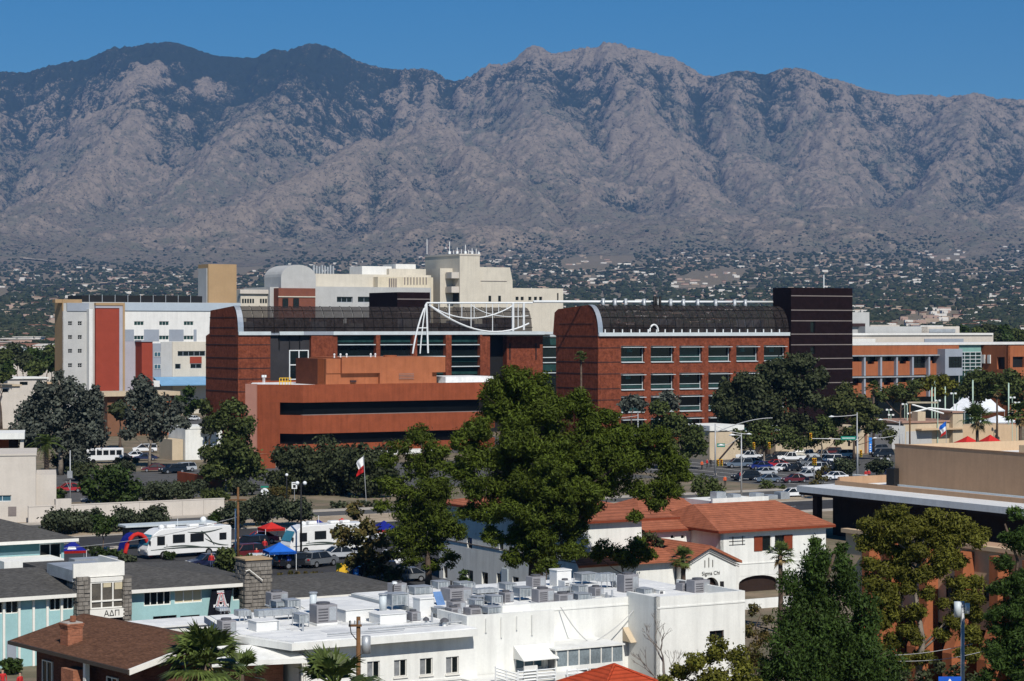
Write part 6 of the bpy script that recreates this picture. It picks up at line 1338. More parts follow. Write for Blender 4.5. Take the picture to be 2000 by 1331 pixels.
T('huge dark green pine in front of the white annex', 1045, 191, 'pine', [(1060,955,36,-2.5),(1095,1000,34,-2.2),(1035,1005,33,-2.2),(1112,955,34,-2.5),(1065,1045,32,-2),(1000,985,30,-2),(1150,960,32,-2),(1020,940,32,-2.5),(1085,905,36,-2.8),(1060,860,58,3),(1115,935,58,3),(1005,880,50,3),(1180,905,50,3),(985,955,45,2),(1060,975,50,2.5),(1235,905,42,2.5),(1120,1000,42,2),(1030,1040,34,1.5),(1010,790,45,2.5),(1050,800,45,2.5),(1005,742,35),(965,762,32),(1040,760,38),(980,800,42),(1060,800,45),(1120,790,35),(1010,850,45),(930,838,35),(1150,830,38),(1190,812,22),(905,870,26),(945,890,42),(1080,870,50),(1150,880,45),(1200,850,35),(1240,852,35),(1290,850,26),(1220,900,45),(1280,890,40),(1318,902,30),(1300,945,38),(1333,930,20),(1250,955,30),(1180,940,40),(1110,930,45),(1040,920,45),(990,950,42),(930,950,38),(900,920,32),(955,1000,36),(1020,1000,35,1),(1090,990,40,2),(1150,985,35,1),(1285,985,26,1),(1240,1008,17),(1010,1050,28,1),(1060,1040,40,1),(1120,1040,36,1),(1070,1090,28),(1000,1090,22),(1040,1070,34),(1110,1075,28),(960,1045,24),(915,1000,22),(1000,905,35,5),(1130,1080,20,1)],
  name='pine_tree', per=36, size=.12, flat=.80, subr=.38, sub=13, trunk_r=.85, limbs=24, fork=.5, bark=BARKD, core=.3, elong=1.5)
T('slender open pine left of the huge pine', 838, 210, 'pine', [(815,850,28),(780,872,26),(850,880,30),(757,900,22),(818,912,38),(768,950,33),(862,950,38),(800,990,42),(860,1010,42),(788,1040,36),(850,1060,36),(895,1035,24),(800,1090,26),(880,1090,22),(748,990,20),(840,1105,22),(830,960,42),(815,1025,45),(840,900,34),(850,1030,40),(790,1070,30)],
  name='pine_tree', per=24, size=.125, flat=.72, subr=.38, sub=11, trunk_r=.38, limbs=16, fork=.7, elong=1.5)
T('small yellow-green pine beside the porch roof', 1222, 200, 'pine', [(1246,1068,27),(1215,1080,24),(1180,1072,20),(1265,1086,20),(1230,1100,20),(1165,1086,15)], name='pine_tree', per=34, size=.11, flat=.75, trunk_r=.18)
T('low pine shoot at the foot of the huge pine', 1065, 186, 'pine', [(1065,1098,18),(1078,1110,14),(1052,1112,13)], name='pine_tree', per=14, size=.15, trunk_r=.12)
T('olive and brown autumn tree beside the motorhomes', 712, 222, 'autumn', [(690,1000,20),(722,1032,24),(678,1050,27),(712,1078,28),(690,1094,20),(740,1102,24),(772,1122,20),(762,1085,14),(745,1060,16)], per=9, size=.2, trunk_r=.22, limbs=9)
T('large grey-green eucalyptus at the left', 118, 385, 'euc', [(62,800,28),(45,832,22),(90,772,28),(120,758,26),(150,768,28),(180,785,24),(100,812,38),(150,812,38),(192,812,20),(80,850,32),(130,860,36),(175,850,32),(60,868,18),(150,890,24),(30,858,14),(186,760,11),(110,735,12)], name='eucalyptus_tree', per=5, size=.34, subr=.46, sub=10, flat=.95, trunk_r=.5, bark=BARKP)
T('grey-green eucalyptus with pale forked trunk near the car park', 292, 405, 'euc', [(275,750,18),(290,765,22),(260,780,20),(300,800,30),(265,820,26),(330,820,26),(345,800,16),(300,840,24),(360,822,16),(252,846,15)], name='eucalyptus_tree', per=5, size=.34, subr=.46, sub=10, flat=.95, trunk_r=.3, bark=BARKP)
T('bright green small tree by the blue canopy', 362, 500, 'citrus', [(370,768,13),(352,782,15),(366,800,13),(380,788,10)], per=5, size=.35)
T('dark rounded carob tree behind the long street wall', 215, 318, 'citrus', [(175,945,20),(200,930,28),(240,935,28),(265,955,20),(215,962,32),(182,968,18),(250,968,18)], per=8, size=.25, core=.2)
T('tall leafy mesquite left of the orange building', 452, 345, 'mesquite', [(460,800,22),(440,822,28),(475,832,26),(450,862,34),(420,890,28),(470,890,32),(495,895,18),(440,920,30),(480,920,28),(410,918,20),(455,945,24)], per=7, size=.26)
T('dark mesquite at the left corner of the orange building', 585, 340, 'oak', [(560,902,30),(600,895,34),(570,938,32),(620,935,32),(590,915,28),(545,935,22),(600,955,24)], per=8, size=.26, group='dark trees along the orange building')
T('dark mesquite in the middle below the orange building', 650, 338, 'oak', [(640,892,34),(672,900,33),(650,935,34),(685,928,30),(625,925,26),(660,955,26)], per=8, size=.26, group='dark trees along the orange building')
T('dark mesquite behind the flag below the orange building', 722, 334, 'oak', [(700,893,32),(735,902,32),(720,940,32),(755,928,26),(700,925,28),(735,955,24)], per=8, size=.26, group='dark trees along the orange building')
T('large dark live oak in front of the brick tower', 1500, 442, 'oak', [(1530,715,28),(1570,710,28),(1592,742,25),(1500,730,30),(1460,750,30),(1420,768,26),(1440,792,32),(1490,782,38),(1540,770,38),(1590,785,22),(1420,812,22),(1470,820,32),(1530,815,28),(1568,830,20),(1402,790,13)], per=5, size=.38, sub=10, subr=.5, trunk_r=.5)
T('pale green palo verde right of the live oak', 1668, 428, 'paloverde', [(1640,790,28),(1672,782,26),(1630,820,25),(1682,815,26),(1712,832,22),(1650,762,16),(1702,802,18),(1732,850,15),(1660,845,18)], per=4.5, size=.3, trunk_r=.3)
T('dark mesquite behind the left half of the waiting cars', 1492, 408, 'mesquite', [(1460,860,22),(1490,850,26),(1530,852,23),(1555,862,16),(1442,850,13),(1480,835,15)], per=7, size=.27, trunk_r=.25, bark=BARKP)
T('mesquite over the right half of the waiting cars', 1602, 412, 'mesquite', [(1600,850,22),(1622,842,20),(1580,862,14),(1610,825,16),(1635,860,12)], per=7, size=.27, trunk_r=.22, bark=BARKP)
T('dark round mesquite to the right of the huge pine', 1330, 400, 'mesquite', [(1328,830,28),(1352,850,23),(1300,828,26),(1370,872,18),(1340,880,22),(1310,868,20),(1290,800,20)], per=7, size=.28, trunk_r=.3, bark=BARKP)
T('grey-green tree against the brick wing', 1300, 446, 'euc', [(1300,776,17),(1315,790,15),(1285,788,14)], per=5, size=.35)
T('small grey tree beside the palm at the brick wing', 1235, 446, 'euc', [(1235,782,15),(1222,792,13),(1250,792,13)], per=5, size=.35)
T('yellowish palo verde below the brick college', 1825, 492, 'yellow', [(1830,745,20),(1812,752,15),(1850,752,16),(1838,765,14)], per=5, size=.32)
T('green mesquite below the brick college near the tower', 1762, 486, 'mesquite', [(1790,757,17),(1762,770,22),(1740,762,16),(1780,780,16),(1720,775,14)], per=5, size=.32)
T('dark mesquite in front of the brick college at the right', 1905, 505, 'mesquite', [(1895,748,22),(1918,738,24),(1905,768,20),(1880,765,15),(1935,765,20)], per=5.5, size=.32)
T('dark mesquite at the far right edge below the college', 1975, 500, 'mesquite', [(1962,745,26),(1990,752,28),(1975,775,22),(2020,760,25)], per=5.5, size=.32)
T('big dark cypress-like conifer at the lower right', 1612, 122, 'cypress', [(1590,1062,15),(1642,1078,14),(1598,1100,34),(1648,1112,30),(1572,1150,40),(1630,1160,46),(1682,1172,26),(1562,1210,46),(1622,1220,54),(1688,1232,40),(1542,1270,48),(1612,1280,56),(1690,1290,50),(1736,1312,34),(1505,1310,32),(1580,1332,48),(1650,1340,48),(1480,1345,30),(1750,1350,30),(1560,1390,60),(1660,1400,60)],
  name='conifer_tree', per=62, size=.085, flat=1.15, sub=10, subr=.48, trunk_r=.4, limbs=8, droop=.8, elong=1.4)
T('tall open yellow-green pine with bare grey limbs at right', 1795, 142, 'yellow', [(1745,1005,25),(1702,1026,22),(1760,1032,31),(1690,1060,20),(1722,1060,25),(1850,1020,25),(1880,1030,27),(1822,1050,31),(1900,1050,22),(1770,1080,31),(1850,1080,26),(1920,1042,16),(1740,1110,24),(1800,1120,21),(1870,1100,17),(1730,1150,21),(1770,1150,17),(1892,1170,25),(1902,1200,17),(1750,1200,20),(1790,1250,17),(1722,1220,17),(1842,1180,13),(1790,1030,26),(1735,1040,24),(1830,1010,20),(1860,1055,26),(1790,1075,24),(1810,1160,16),(1700,1100,18),(1715,1190,20),(1745,1255,18),(1690,1240,18),(1880,1195,24),(1860,1215,18),(1905,1140,18),(1765,1120,24),(1790,1190,22),(1740,1170,22),(1770,1230,20),(1705,1140,22),(1830,1110,22),(1870,1140,20),(1720,1270,22),(1760,1290,22),(1800,1285,20),(1840,1240,16),(1895,1240,22),(1890,1275,20)],
  name='pine_tree', per=58, size=.09, flat=.75, sub=13, subr=.58, trunk_r=.34, limbs=20, fork=.42, bark=BARKP, elong=1.5)
T('dark pine cut off by the right edge', 1992, 124, 'cypress', [(1985,1002,16),(1970,1050,20),(1960,1100,21),(1992,1130,25),(1945,1150,18),(1982,1190,30),(1952,1230,21),(1992,1260,30),(1952,1290,25),(1992,1322,30),(1932,1320,17),(2030,1150,40),(2040,1250,50),(1980,1370,40),(1995,1060,28),(1975,1145,28),(1960,1195,28),(1985,1230,32),(1965,1265,30),(1975,1300,34),(1940,1200,18),(1935,1265,20),(1930,1345,30)],
  name='pine_tree', per=55, size=.085, flat=.8, sub=10, subr=.5, trunk_r=.3, elong=1.5)
T('bright olive rounded tree at the bottom edge', 1395, 118, 'yellow', [(1400,1272,26),(1362,1290,25),(1440,1290,25),(1332,1315,21),(1390,1320,32),(1450,1322,25),(1302,1326,15),(1476,1332,14),(1400,1370,50)], per=62, size=.085, trunk_r=.2, subr=.62)
T('brownish shrubby tree between white wall and conifer', 1474, 148, 'autumn', [(1476,1190,16),(1460,1230,18),(1490,1250,21),(1470,1272,18),(1482,1295,20),(1500,1210,12)], per=36, size=.08, trunk_r=.14)
T('dark bush at the foot of the brick piers', 1838, 140, 'oak', [(1720,1322,25),(1760,1330,25),(1900,1325,25),(1830,1302,17),(1870,1312,20),(1800,1322,17),(1850,1335,20)], name='bush', cat='bush', per=16, size=.12, trunk=False)
T('small dark tree under the tile eave', 1272, 208, 'oak', [(1272,1048,15),(1285,1060,10)], per=10, size=.18, trunk_r=.12)
T('slim green sapling in front of the annex wall', 905, 190, 'citrus', [(906,1122,10),(900,1132,9),(912,1135,8)], per=10, size=.14, trunk_r=.06)
T('small round citrus tree on the near kerb', 201, 254, 'citrus', [(190,1020,15),(212,1022,16),(200,1035,17)], per=13, size=.17, trunk_r=.12)
T('fine-leaved desert bush beside the crossing', 1382, 330, 'mesquite', [(1365,945,18),(1390,950,20),(1408,962,14),(1372,965,16)], name='bush', cat='bush', per=8, size=.22, trunk=False)
T('small mesquite in front of the turning cars', 1508, 352, 'mesquite', [(1500,950,13),(1522,955,12),(1508,965,12)], per=9, size=.2, trunk_r=.1)
T('grey-brown shrub beside the portico roof', 1600, 330, 'autumn', [(1602,930,13),(1592,945,12),(1612,915,9)], per=7, size=.2, name='bush', cat='bush', trunk=False)

def bush(label, px, base, w, h, leaf='oleander', group=None, rnd=6, per=10, size=.2):
    D = gD(base); s = D / F; r = random.Random(int(px)); bl = []
    for k in range(rnd): bl.append((px + (k / (rnd - 1) - .5) * (w - h * .7) + r.uniform(-2, 2), base - h * r.uniform(.38, .62), h * r.uniform(.36, .46), r.uniform(-.4, .4) * h * s))
    return T(label, px, D, leaf, bl, name='bush', cat='bush', per=per, size=size, sub=5, trunk=False, group=group)
GB = 'clipped oleander bushes on the median'
for lb, px, base, w, h in (('wide clipped oleander bush on the median, first from the left', 118, 1046, 80, 58), ('round clipped oleander bush on the median, second from the left', 172, 1042, 58, 56), ('clipped oleander bush behind the citrus tree, third from the left', 240, 1040, 62, 52), ('wide clipped oleander bush on the median, fourth from the left', 295, 1038, 70, 52),
                           ('grey-green clipped bush on the median right of the wooden pole', 458, 1032, 60, 58), ('wide grey-green bush on the median left of the black lamp post', 517, 1030, 92, 62), ('grey-green bush on the median behind the black lamp post', 577, 1028, 60, 58)):
    bush(lb, px, base, w, h, group=GB)
bush('low green shrub at the end of the white street wall', 418, 1032, 30, 34, 'citrus')
for lb, px, base, w, h, lf in (('low shrub row in front of the car park, left part', 305, 984, 66, 46, 'oleander'), ('low shrub row in front of the car park, right part', 352, 980, 66, 44, 'oleander'), ('low shrub beside the red brick wall', 380, 964, 46, 28, 'oleander'), ('shrub in front of the first motorhome', 212, 1098, 62, 30, 'citrus'), ('small shrub below the motorhome door', 330, 1094, 26, 18, 'citrus'), ('shrub left of the motorhome cab', 250, 1104, 34, 22, 'oleander'),
                           ('shrub at the base of the wooden pole', 445, 1120, 40, 50, 'mesquite'), ('grassy shrub right of the wooden pole', 482, 1112, 30, 30, 'citrus'), ('round bush behind the street lamp at the crossing', 1718, 932, 56, 40, 'oleander'), ('round bush left of the street lamp at the crossing', 1652, 932, 44, 44, 'oleander'), ('low round bush below the flag', 660, 995, 28, 16, 'oleander'), ('clipped hedge behind the flag pole base', 725, 992, 50, 16, 'oleander'), ('reddish low hedge behind the stone chimney', 590, 1128, 90, 12, 'autumn'),
                           ('dark hedge beside the white building at the left', 98, 990, 56, 38, 'citrus'), ('green bush at the bottom left corner', 20, 1318, 44, 34, 'citrus'), ('broad shrub behind the street wall, near its right end', 420, 986, 60, 36, 'mesquite'), ('tall shrub between the brick wall and the mesquite', 405, 950, 40, 34, 'oak'), ('shrub left of the round road sign', 478, 968, 54, 34, 'oleander'), ('dry shrub right of the round road sign', 545, 975, 50, 30, 'autumn'), ('dark shrub behind the carob tree', 160, 940, 50, 40, 'oak'), ('dark shrub under the large eucalyptus', 135, 922, 70, 40, 'oak'), ('shrub at the left foot of the second eucalyptus', 245, 925, 40, 26, 'oleander'), ('low hedge on the near kerb left of the citrus tree', 160, 1078, 70, 14, 'oleander'), ('low shrub in the car park by the eucalyptus', 250, 908, 46, 16, 'oleander'), ('shrub by the small white clinic', 420, 905, 40, 34, 'mesquite'), ('low bush left of the small clinic', 345, 888, 40, 28, 'autumn')):
    bush(lb, px, base, w, h, lf)

# background tree belt behind the near buildings, each tree its own
def belt():
    r = random.Random(5); n = 0
    spots = [(10, 690, 760), (35, 684, 780), (62, 692, 740), (90, 686, 770), (-15, 700, 740), (20, 715, 640), (70, 725, 620), (45, 705, 690), (98, 708, 690), (2, 735, 560), (235, 800, 470), (222, 778, 540), (395, 790, 520), (410, 825, 430), (1880, 640, 900), (1905, 646, 860), (1930, 642, 880), (1955, 650, 850), (1985, 645, 870), (1860, 648, 920), (1970, 662, 800), (2005, 668, 760), (1945, 664, 800)]
    for i, (px, py, D) in enumerate(spots):
        R = r.uniform(13, 19); bl = [(px + r.uniform(-10, 10), py + r.uniform(-4, 12), R * r.uniform(.7, 1)) for _ in range(3)]
        side = 'left of the medical block' if px < 120 else ('by the eucalyptus trees' if px < 450 else 'behind the right-hand brick college')
        k = sum(1 for q in spots[:i] if (q[0] < 120) == (px < 120) and (q[0] < 450) == (px < 450))
        T('dark background tree %s, %s of its belt' % (side, ORD[k]), px, D, ('mesquite', 'oak', 'citrus')[i % 3], bl, per=2.6, size=.55, sub=6, group='background trees ' + side, limbs=4)
belt()

# ---------------------------------------------------------------- palms
def palm(label, px, D, cpy, R, n=26, fan=True, trunk_r=.22, seed=0, dry=6, ground=0, blades=13):
    r = random.Random(seed + int(px)); X = wx(px, D); zc = wz(cpy, D); s = R * D / F
    t = thing('palm_tree', label, 'palm', (X, D, ground))
    pts = [(0, 0, 0), (.03 * s, 0, zc * .5), (0, 0, zc)]; MB().tube(pts, [trunk_r * 1.3, trunk_r, trunk_r * .9], 8).build('trunk', BARK, t, True)
    lf, dr = MB(), MB()
    def frond(mb, az, el, L):
        d = Vector((math.cos(az) * math.cos(el), math.sin(az) * math.cos(el), math.sin(el))); side = Vector((-math.sin(az), math.cos(az), 0)); o = Vector((0, 0, zc))
        if fan:
            p = o + d * L * .5 - Vector((0, 0, .05 * L)); mb.tube([o, o.lerp(p, .5) + Vector((0, 0, .03 * L)), p], [.035 * L, .025 * L, .015 * L], 4, False)
            for k in range(blades):
                a = (k / (blades - 1) - .5) * 2.5; dd = (d * math.cos(a) + side * math.sin(a)).normalized(); ll = L * (.62 - .12 * abs(a)) * r.uniform(.85, 1.1)
                m = p + dd * ll * .55; e = p + dd * ll - Vector((0, 0, ll * r.uniform(.12, .4))); w = dd.cross(d if abs(a) > .3 else side + d * .01).normalized() * L * .002; wv = (side * math.cos(a) - d * math.sin(a)) * L * (.033 if blades > 10 else .085)
                mb.quad(p - wv * .3, m - wv, e, m + wv) if False else (mb.quad(p, m - wv, e, m + wv))
        else:
            prev = o; pts = [o + d * L * q + Vector((0, 0, L * (.25 * q - .75 * q * q))) for q in [i / 7 for i in range(8)]]
            mb.tube(pts, [.03 * L * (1 - i / 9) for i in range(8)], 3, False)
            for i in range(1, 8):
                for sg in (-1, 1):
                    for j in range(2):
                        b0 = pts[i - 1].lerp(pts[i], j * .5 + .25); tip = b0 + (side * sg * .8 + d * .5 + Vector((0, 0, -.25))) * L * .28 * (1 - .5 * abs(i / 7 - .45)); wv = d * L * .03
                        mb.quad(b0 - wv, b0 + wv, tip, tip)
    for k in range(n):
        frond(lf, r.uniform(0, 6.283), r.uniform(-.35, 1.35), s * r.uniform(.8, 1.1))
    for k in range(dry): frond(dr, r.uniform(0, 6.283), r.uniform(-1.3, -.6), s * r.uniform(.6, .8))
    if not fan: lf.f = [tuple(dict.fromkeys(f)) for f in lf.f]; dr.f = [tuple(dict.fromkeys(f)) for f in dr.f]
    lf.build('fronds', LEAF['palm'], t)
    if dry: dr.build('dead_fronds', LEAF['palmdry'], t)
palm('tall thin fan palm in front of the brick wing', 1135, 446, 697, 15, 26, blades=7, trunk_r=.2)
palm('fan palm in front of the arched entry', 1334, 196, 1092, 32, 28, trunk_r=.22)
palm('fan palm beside the conifer and the shuttered windows', 1524, 186, 1084, 34, 28, trunk_r=.2)
palm('small fan palm below the brick college', 1706, 442, 757, 17, 26, blades=7)
palm('broad leafy palm in front of the beige shop', 1908, 402, 818, 36, 44, blades=11, trunk_r=.3, dry=8)
palm('palm at the far right edge beyond the tan roof', 1992, 402, 808, 30, 36, blades=9, trunk_r=.3)
palm('small palm beside the white tent', 1947, 470, 764, 17, 24, blades=7)
palm('bushy date palm behind the blank white building', 90, 340, 868, 38, 34, fan=False, trunk_r=.4, dry=4)
palm('large fan palm in the left foreground', 402, 118, 1296, 92, 46, trunk_r=.3, dry=10, blades=18)
palm('small fan palm behind the large one in the left foreground', 470, 124, 1318, 60, 26, trunk_r=.22, dry=4, blades=15)
palm('fan palm in front of the white apartment windows', 655, 112, 1345, 96, 34, trunk_r=.28, dry=4, blades=18)
palm('slim palm growing through the top of the conifer', 1637, 126, 1092, 22, 14, trunk_r=.09, blades=9)

def bare_tree():
    r = random.Random(4); D = 128; t = thing('bare_tree', 'leafless grey tree in front of the white corner wall', 'tree', (wx(1296, D), D, 0)); mb = MB(); z0 = wz(1330, D)
    mb.tube([(0, 0, 0), (.1, 0, z0)], [.16, .11], 7)
    def grow(p, d, L, rr, dep):
        q = p + d * L; mb.tube([p, p.lerp(q, .5) + Vector((r.uniform(-.06, .06), 0, 0)) * L, q], [rr, rr * .85, rr * .65], 5, False)
        if dep == 0: return
        for k in range(2 if r.random() < .6 else 3):
            dd = (d + Vector((r.uniform(-.6, .6), r.uniform(-.5, .5), r.uniform(-.05, .35)))).normalized(); grow(q, dd, L * r.uniform(.62, .85), rr * .62, dep - 1)
    grow(Vector((.1, 0, z0)), Vector((-.1, 0, 1)).normalized(), 1.1, .10, 5); grow(Vector((.08, 0, z0 - .4)), Vector((-.65, .1, .7)).normalized(), .9, .06, 4); grow(Vector((.08, 0, z0 - .2)), Vector((.5, .1, .8)).normalized(), .7, .05, 4)
    mb.build('trunk', mat('bark_grey', (.20, .18, .16), .9, .25, 3), t, True)
bare_tree()
# ================================================================ vehicles
TYRE = mat('tyre', (.012, .012, .012), .9, .1, 3); RIM = mat('rim', (.35, .36, .38), .4, .1, 3, metal=.6); CGL = mat('car_glass', (.012, .015, .018), .08, .1, 2, kind='glass'); LAMP = mat('headlamp', (.75, .75, .72), .2, .05, 2); TAIL = mat('tail_lamp', (.40, .012, .010), .3, .1, 2); CHR = mat('bumper_dark', (.04, .04, .042), .6, .1, 2)
def paint(nm, c):
    m = mat('paint_' + nm, c, .28, .05, 1.5, spec=.6); return m
COLS = {'white': (.70, .71, .72), 'black': (.008, .009, .011), 'silver': (.38, .40, .42), 'grey': (.12, .13, .14), 'red': (.33, .012, .012), 'maroon': (.10, .012, .012), 'blue': (.012, .022, .14), 'navy': (.010, .014, .045), 'slate': (.10, .13, .17), 'brown': (.05, .02, .014), 'cream': (.62, .58, .48)}
PROF = {  # (x along the car, z) lower body and greenhouse, wheel positions, length, width
 'sedan': ([(-2.3,.35),(2.3,.35),(2.32,.62),(2.2,.74),(1.0,.92),(-1.55,.95),(-2.25,.86),(-2.35,.6)], [(1.0,.90),(.35,1.38),(-.95,1.42),(-1.75,.93)], (1.4,-1.4), 1.78, .32),
 'suv': ([(-2.35,.42),(2.35,.42),(2.38,.8),(2.2,.98),(1.1,1.08),(-2.25,1.12),(-2.4,.9)], [(1.05,1.06),(.5,1.62),(-1.9,1.70),(-2.25,1.10)], (1.42,-1.42), 1.92, .38),
 'van': ([(-2.5,.40),(2.45,.40),(2.5,.8),(2.3,1.0),(1.5,1.1),(-2.45,1.12),(-2.5,.9)], [(1.55,1.08),(.75,1.70),(-2.3,1.75),(-2.46,1.10)], (1.5,-1.5), 1.95, .36),
 'pickup': ([(-2.8,.50),(2.75,.50),(2.8,.9),(2.6,1.1),(1.1,1.15),(-2.75,1.18),(-2.8,.8)], [(1.1,1.13),(.6,1.78),(-.7,1.80),(-.95,1.15)], (1.75,-1.7), 1.98, .40),
}
CAR_ME = {}
def car_parts(kind):
    if kind in CAR_ME: return CAR_ME[kind]
    lo, gh, wxs, W, R = PROF[kind]; h = W / 2
    def loft(poly, inset_top, zlo, zhi):
        mb = MB(); n = len(poly); lay = [(-1, .0), (-.86, 1), (.86, 1), (1, .0)]
        zr = max(p[1] for p in poly) - min(p[1] for p in poly); zm = min(p[1] for p in poly)
        def pt(p, s, k):
            t = (p[1] - zm) / zr; y = s * (h - inset_top * t); return (p[0], y, p[1])
        L = [(-1, pt), (1, pt)]
        a = [pt(p, -1, 0) for p in poly]; c = [pt(p, 1, 0) for p in poly]; i = 0; mb.v += a + c
        mb.f += [tuple(range(n)), tuple(reversed(range(n, 2*n)))]; mb.f += [(k, n + k, n + (k+1) % n, (k+1) % n) for k in range(n)]; return mb
    body = loft(lo, .10, 0, 0); glass = loft(gh, .24, 0, 0)
    roof = MB(); g1, g2 = gh[1], gh[2]; rw = h - .24
    roof.prism([(g1[0]+.06, -rw-.01), (g1[0]+.06, rw+.01), (g2[0]-.06, rw+.01), (g2[0]-.06, -rw-.01)], g1[1]-.05, g1[1]+.07)
    pil = MB()
    for s in (-1, 1):
        for a, c in ((gh[0], gh[1]), (gh[3], gh[2]), (((gh[0][0]*.45+gh[3][0]*.55), gh[0][1]), ((gh[1][0]*.45+gh[2][0]*.55), gh[1][1]))): pil.tube([(a[0], s*(h-.01), a[1]), (c[0], s*(rw+.01), c[1])], .055, 4)
    wh = MB().tube([(0, -.11, 0), (0, .11, 0)], R, 14).mesh('tyre'); rm = MB().tube([(0, -.125, 0), (0, .125, 0)], R * .62, 10).mesh('rim'); wh.materials.append(TYRE); rm.materials.append(RIM)
    fx, rx_ = lo[2][0], lo[-1][0]
    CAR_ME[kind] = (body.mesh('body'), glass.mesh('window_glass'), roof.mesh('roof'), pil.mesh('pillars'), wh, rm, lo, wxs, h, R); return CAR_ME[kind]
def car(label, kind, col, loc, heading, group=None, name=None):
    body, glass, roof, pil, wh, rm, lo, wxs, h, R = car_parts(kind); pm = paint(col, COLS[col]); key = (kind, col)
    nm = name or {'sedan': 'parked_car', 'suv': 'suv', 'van': 'van', 'pickup': 'pickup_truck'}[kind]
    t = thing(nm, label, {'sedan': 'car', 'suv': 'suv', 'van': 'van', 'pickup': 'pickup truck'}[kind], loc, heading, group)
    def inst(nm2, me, m, p=t):
        c = CAR_ME.get((key, nm2))
        if c is None: c = me.copy(); c.materials.clear(); c.materials.append(m); CAR_ME[(key, nm2)] = c
        return link(nm2, c, None, p)
    inst('body', body, pm); gl = inst('window_glass', glass, CGL); inst('roof', roof, pm); inst('pillars', pil, pm, gl)
    zl = lo[2][1]; fx = lo[2][0]; bx_ = min(p[0] for p in lo)
    for s in (-1, 1):
        for x in wxs: w = link('wheel', wh, None, t); w.location = (x, s * (h - .1), R); r_ = link('rim', rm, None, w)
        MB().box(fx - .12, fx + .03, s * (h - .42) - .16, s * (h - .42) + .16, zl - .02, zl + .14).build('headlight', LAMP, t); MB().box(bx_ - .02, bx_ + .1, s * (h - .36) - .14, s * (h - .36) + .14, zl + .06, zl + .22).build('tail_light', TAIL, t)
    MB().box(fx - .1, fx + .06, -h + .14, h - .14, lo[0][1], lo[0][1] + .2).build('bumper', CHR, t); MB().box(bx_ - .05, bx_ + .1, -h + .14, h - .14, lo[0][1], lo[0][1] + .2).build('bumper', CHR, t)
    if kind == 'pickup': MB().box(-2.65, -1.0, -h + .22, h - .22, 1.10, 1.19).build('truck_bed', CHR, t)
    return t
def gl(px, py, z=0): g = G(px, py); return (g.x, g.y, z)
# traffic waiting at the crossing
GC = 'vehicles waiting at the crossing'
for lb, kind, col, px, py, hd in (
 ('white pickup truck at the back left of the waiting cars', 'pickup', 'white', 1466, 899, 165), ('slate blue van at the left of the waiting cars', 'van', 'slate', 1442, 914, 190), ('silver car behind the blue sedan in the queue', 'sedan', 'silver', 1466, 909, 200),
 ('bright blue sedan at the front left of the queue', 'sedan', 'blue', 1484, 917, 205), ('dark red sedan in the middle of the queue', 'sedan', 'red', 1514, 913, 200), ('white sedan in front of the red one in the queue', 'sedan', 'white', 1528, 921, 210), ('black sedan right of the white one in the queue', 'sedan', 'black', 1550, 921, 205), ('white pickup truck in the back row of the queue', 'pickup', 'white', 1545, 902, 185),
 ('second white pickup truck in the back row by the mesquite', 'pickup', 'cream', 1580, 896, 175), ('grey suv in the middle back of the queue', 'suv', 'grey', 1582, 911, 200), ('white van at the right end of the queue', 'van', 'white', 1618, 906, 195), ('white suv at the right front of the queue', 'suv', 'white', 1592, 922, 210), ('silver suv right of the queue behind the bush', 'suv', 'silver', 1646, 895, 190),
 ('black sedan tucked behind the white pickup at the queue left', 'sedan', 'black', 1500, 902, 195), ('dark suv between the two white pickups', 'suv', 'black', 1520, 899, 185), ('silver pickup truck behind the grey suv', 'pickup', 'silver', 1606, 897, 185), ('navy sedan behind the white suv at the queue right', 'sedan', 'navy', 1612, 916, 205), ('black suv at the right end of the junction', 'suv', 'black', 1640, 918, 205), ('white sedan just left of the round bush', 'sedan', 'white', 1630, 938, 205), ('silver sedan at the back of the queue by the cream wall', 'sedan', 'silver', 1560, 892, 185), ('maroon suv at the back of the queue by the mesquite', 'suv', 'maroon', 1622, 890, 185),
 ('black suv turning in front of the traffic light pole', 'suv', 'black', 1456, 939, 200), ('silver saloon behind the slate car at the junction', 'sedan', 'silver', 1492, 929, 205), ('slate saloon crossing in the foreground of the junction', 'sedan', 'slate', 1500, 943, 195), ('dark maroon saloon at the front right of the junction', 'sedan', 'maroon', 1552, 943, 200), ('white saloon near the tile roof ridge', 'sedan', 'white', 1546, 972, 200), ('navy saloon at the far right of the junction', 'sedan', 'navy', 1625, 930, 205), ('silver saloon behind the maroon one at the junction', 'sedan', 'silver', 1576, 934, 205)):
    car(lb, kind, col, gl(px, py, .012), rad(hd), GC)
for lb, kind, col, px, py, hd in (
 ('dark grey suv parked by the crossing, right side', 'suv', 'black', 1722, 893, 200), ('white van parked beside the tan building', 'van', 'white', 1728, 915, 260), ('navy car parked against the tan building wall', 'sedan', 'navy', 1738, 935, 260), ('dark suv parked in front of the cream building', 'suv', 'grey', 1712, 884, 200)):
    car(lb, kind, col, gl(px, py, .012), rad(hd))
for lb, kind, col, px, py, hd in (('maroon saloon parked by the beige shop', 'sedan', 'maroon', 1772, 886, 190), ('grey suv parked by the beige shop', 'suv', 'grey', 1798, 886, 190), ('black saloon parked by the beige shop', 'sedan', 'black', 1822, 885, 190), ('dark suv parked by the corner tower', 'suv', 'black', 1848, 884, 190)):
    car(lb, kind, col, gl(px, py, .012), rad(hd), 'cars outside the beige shop')
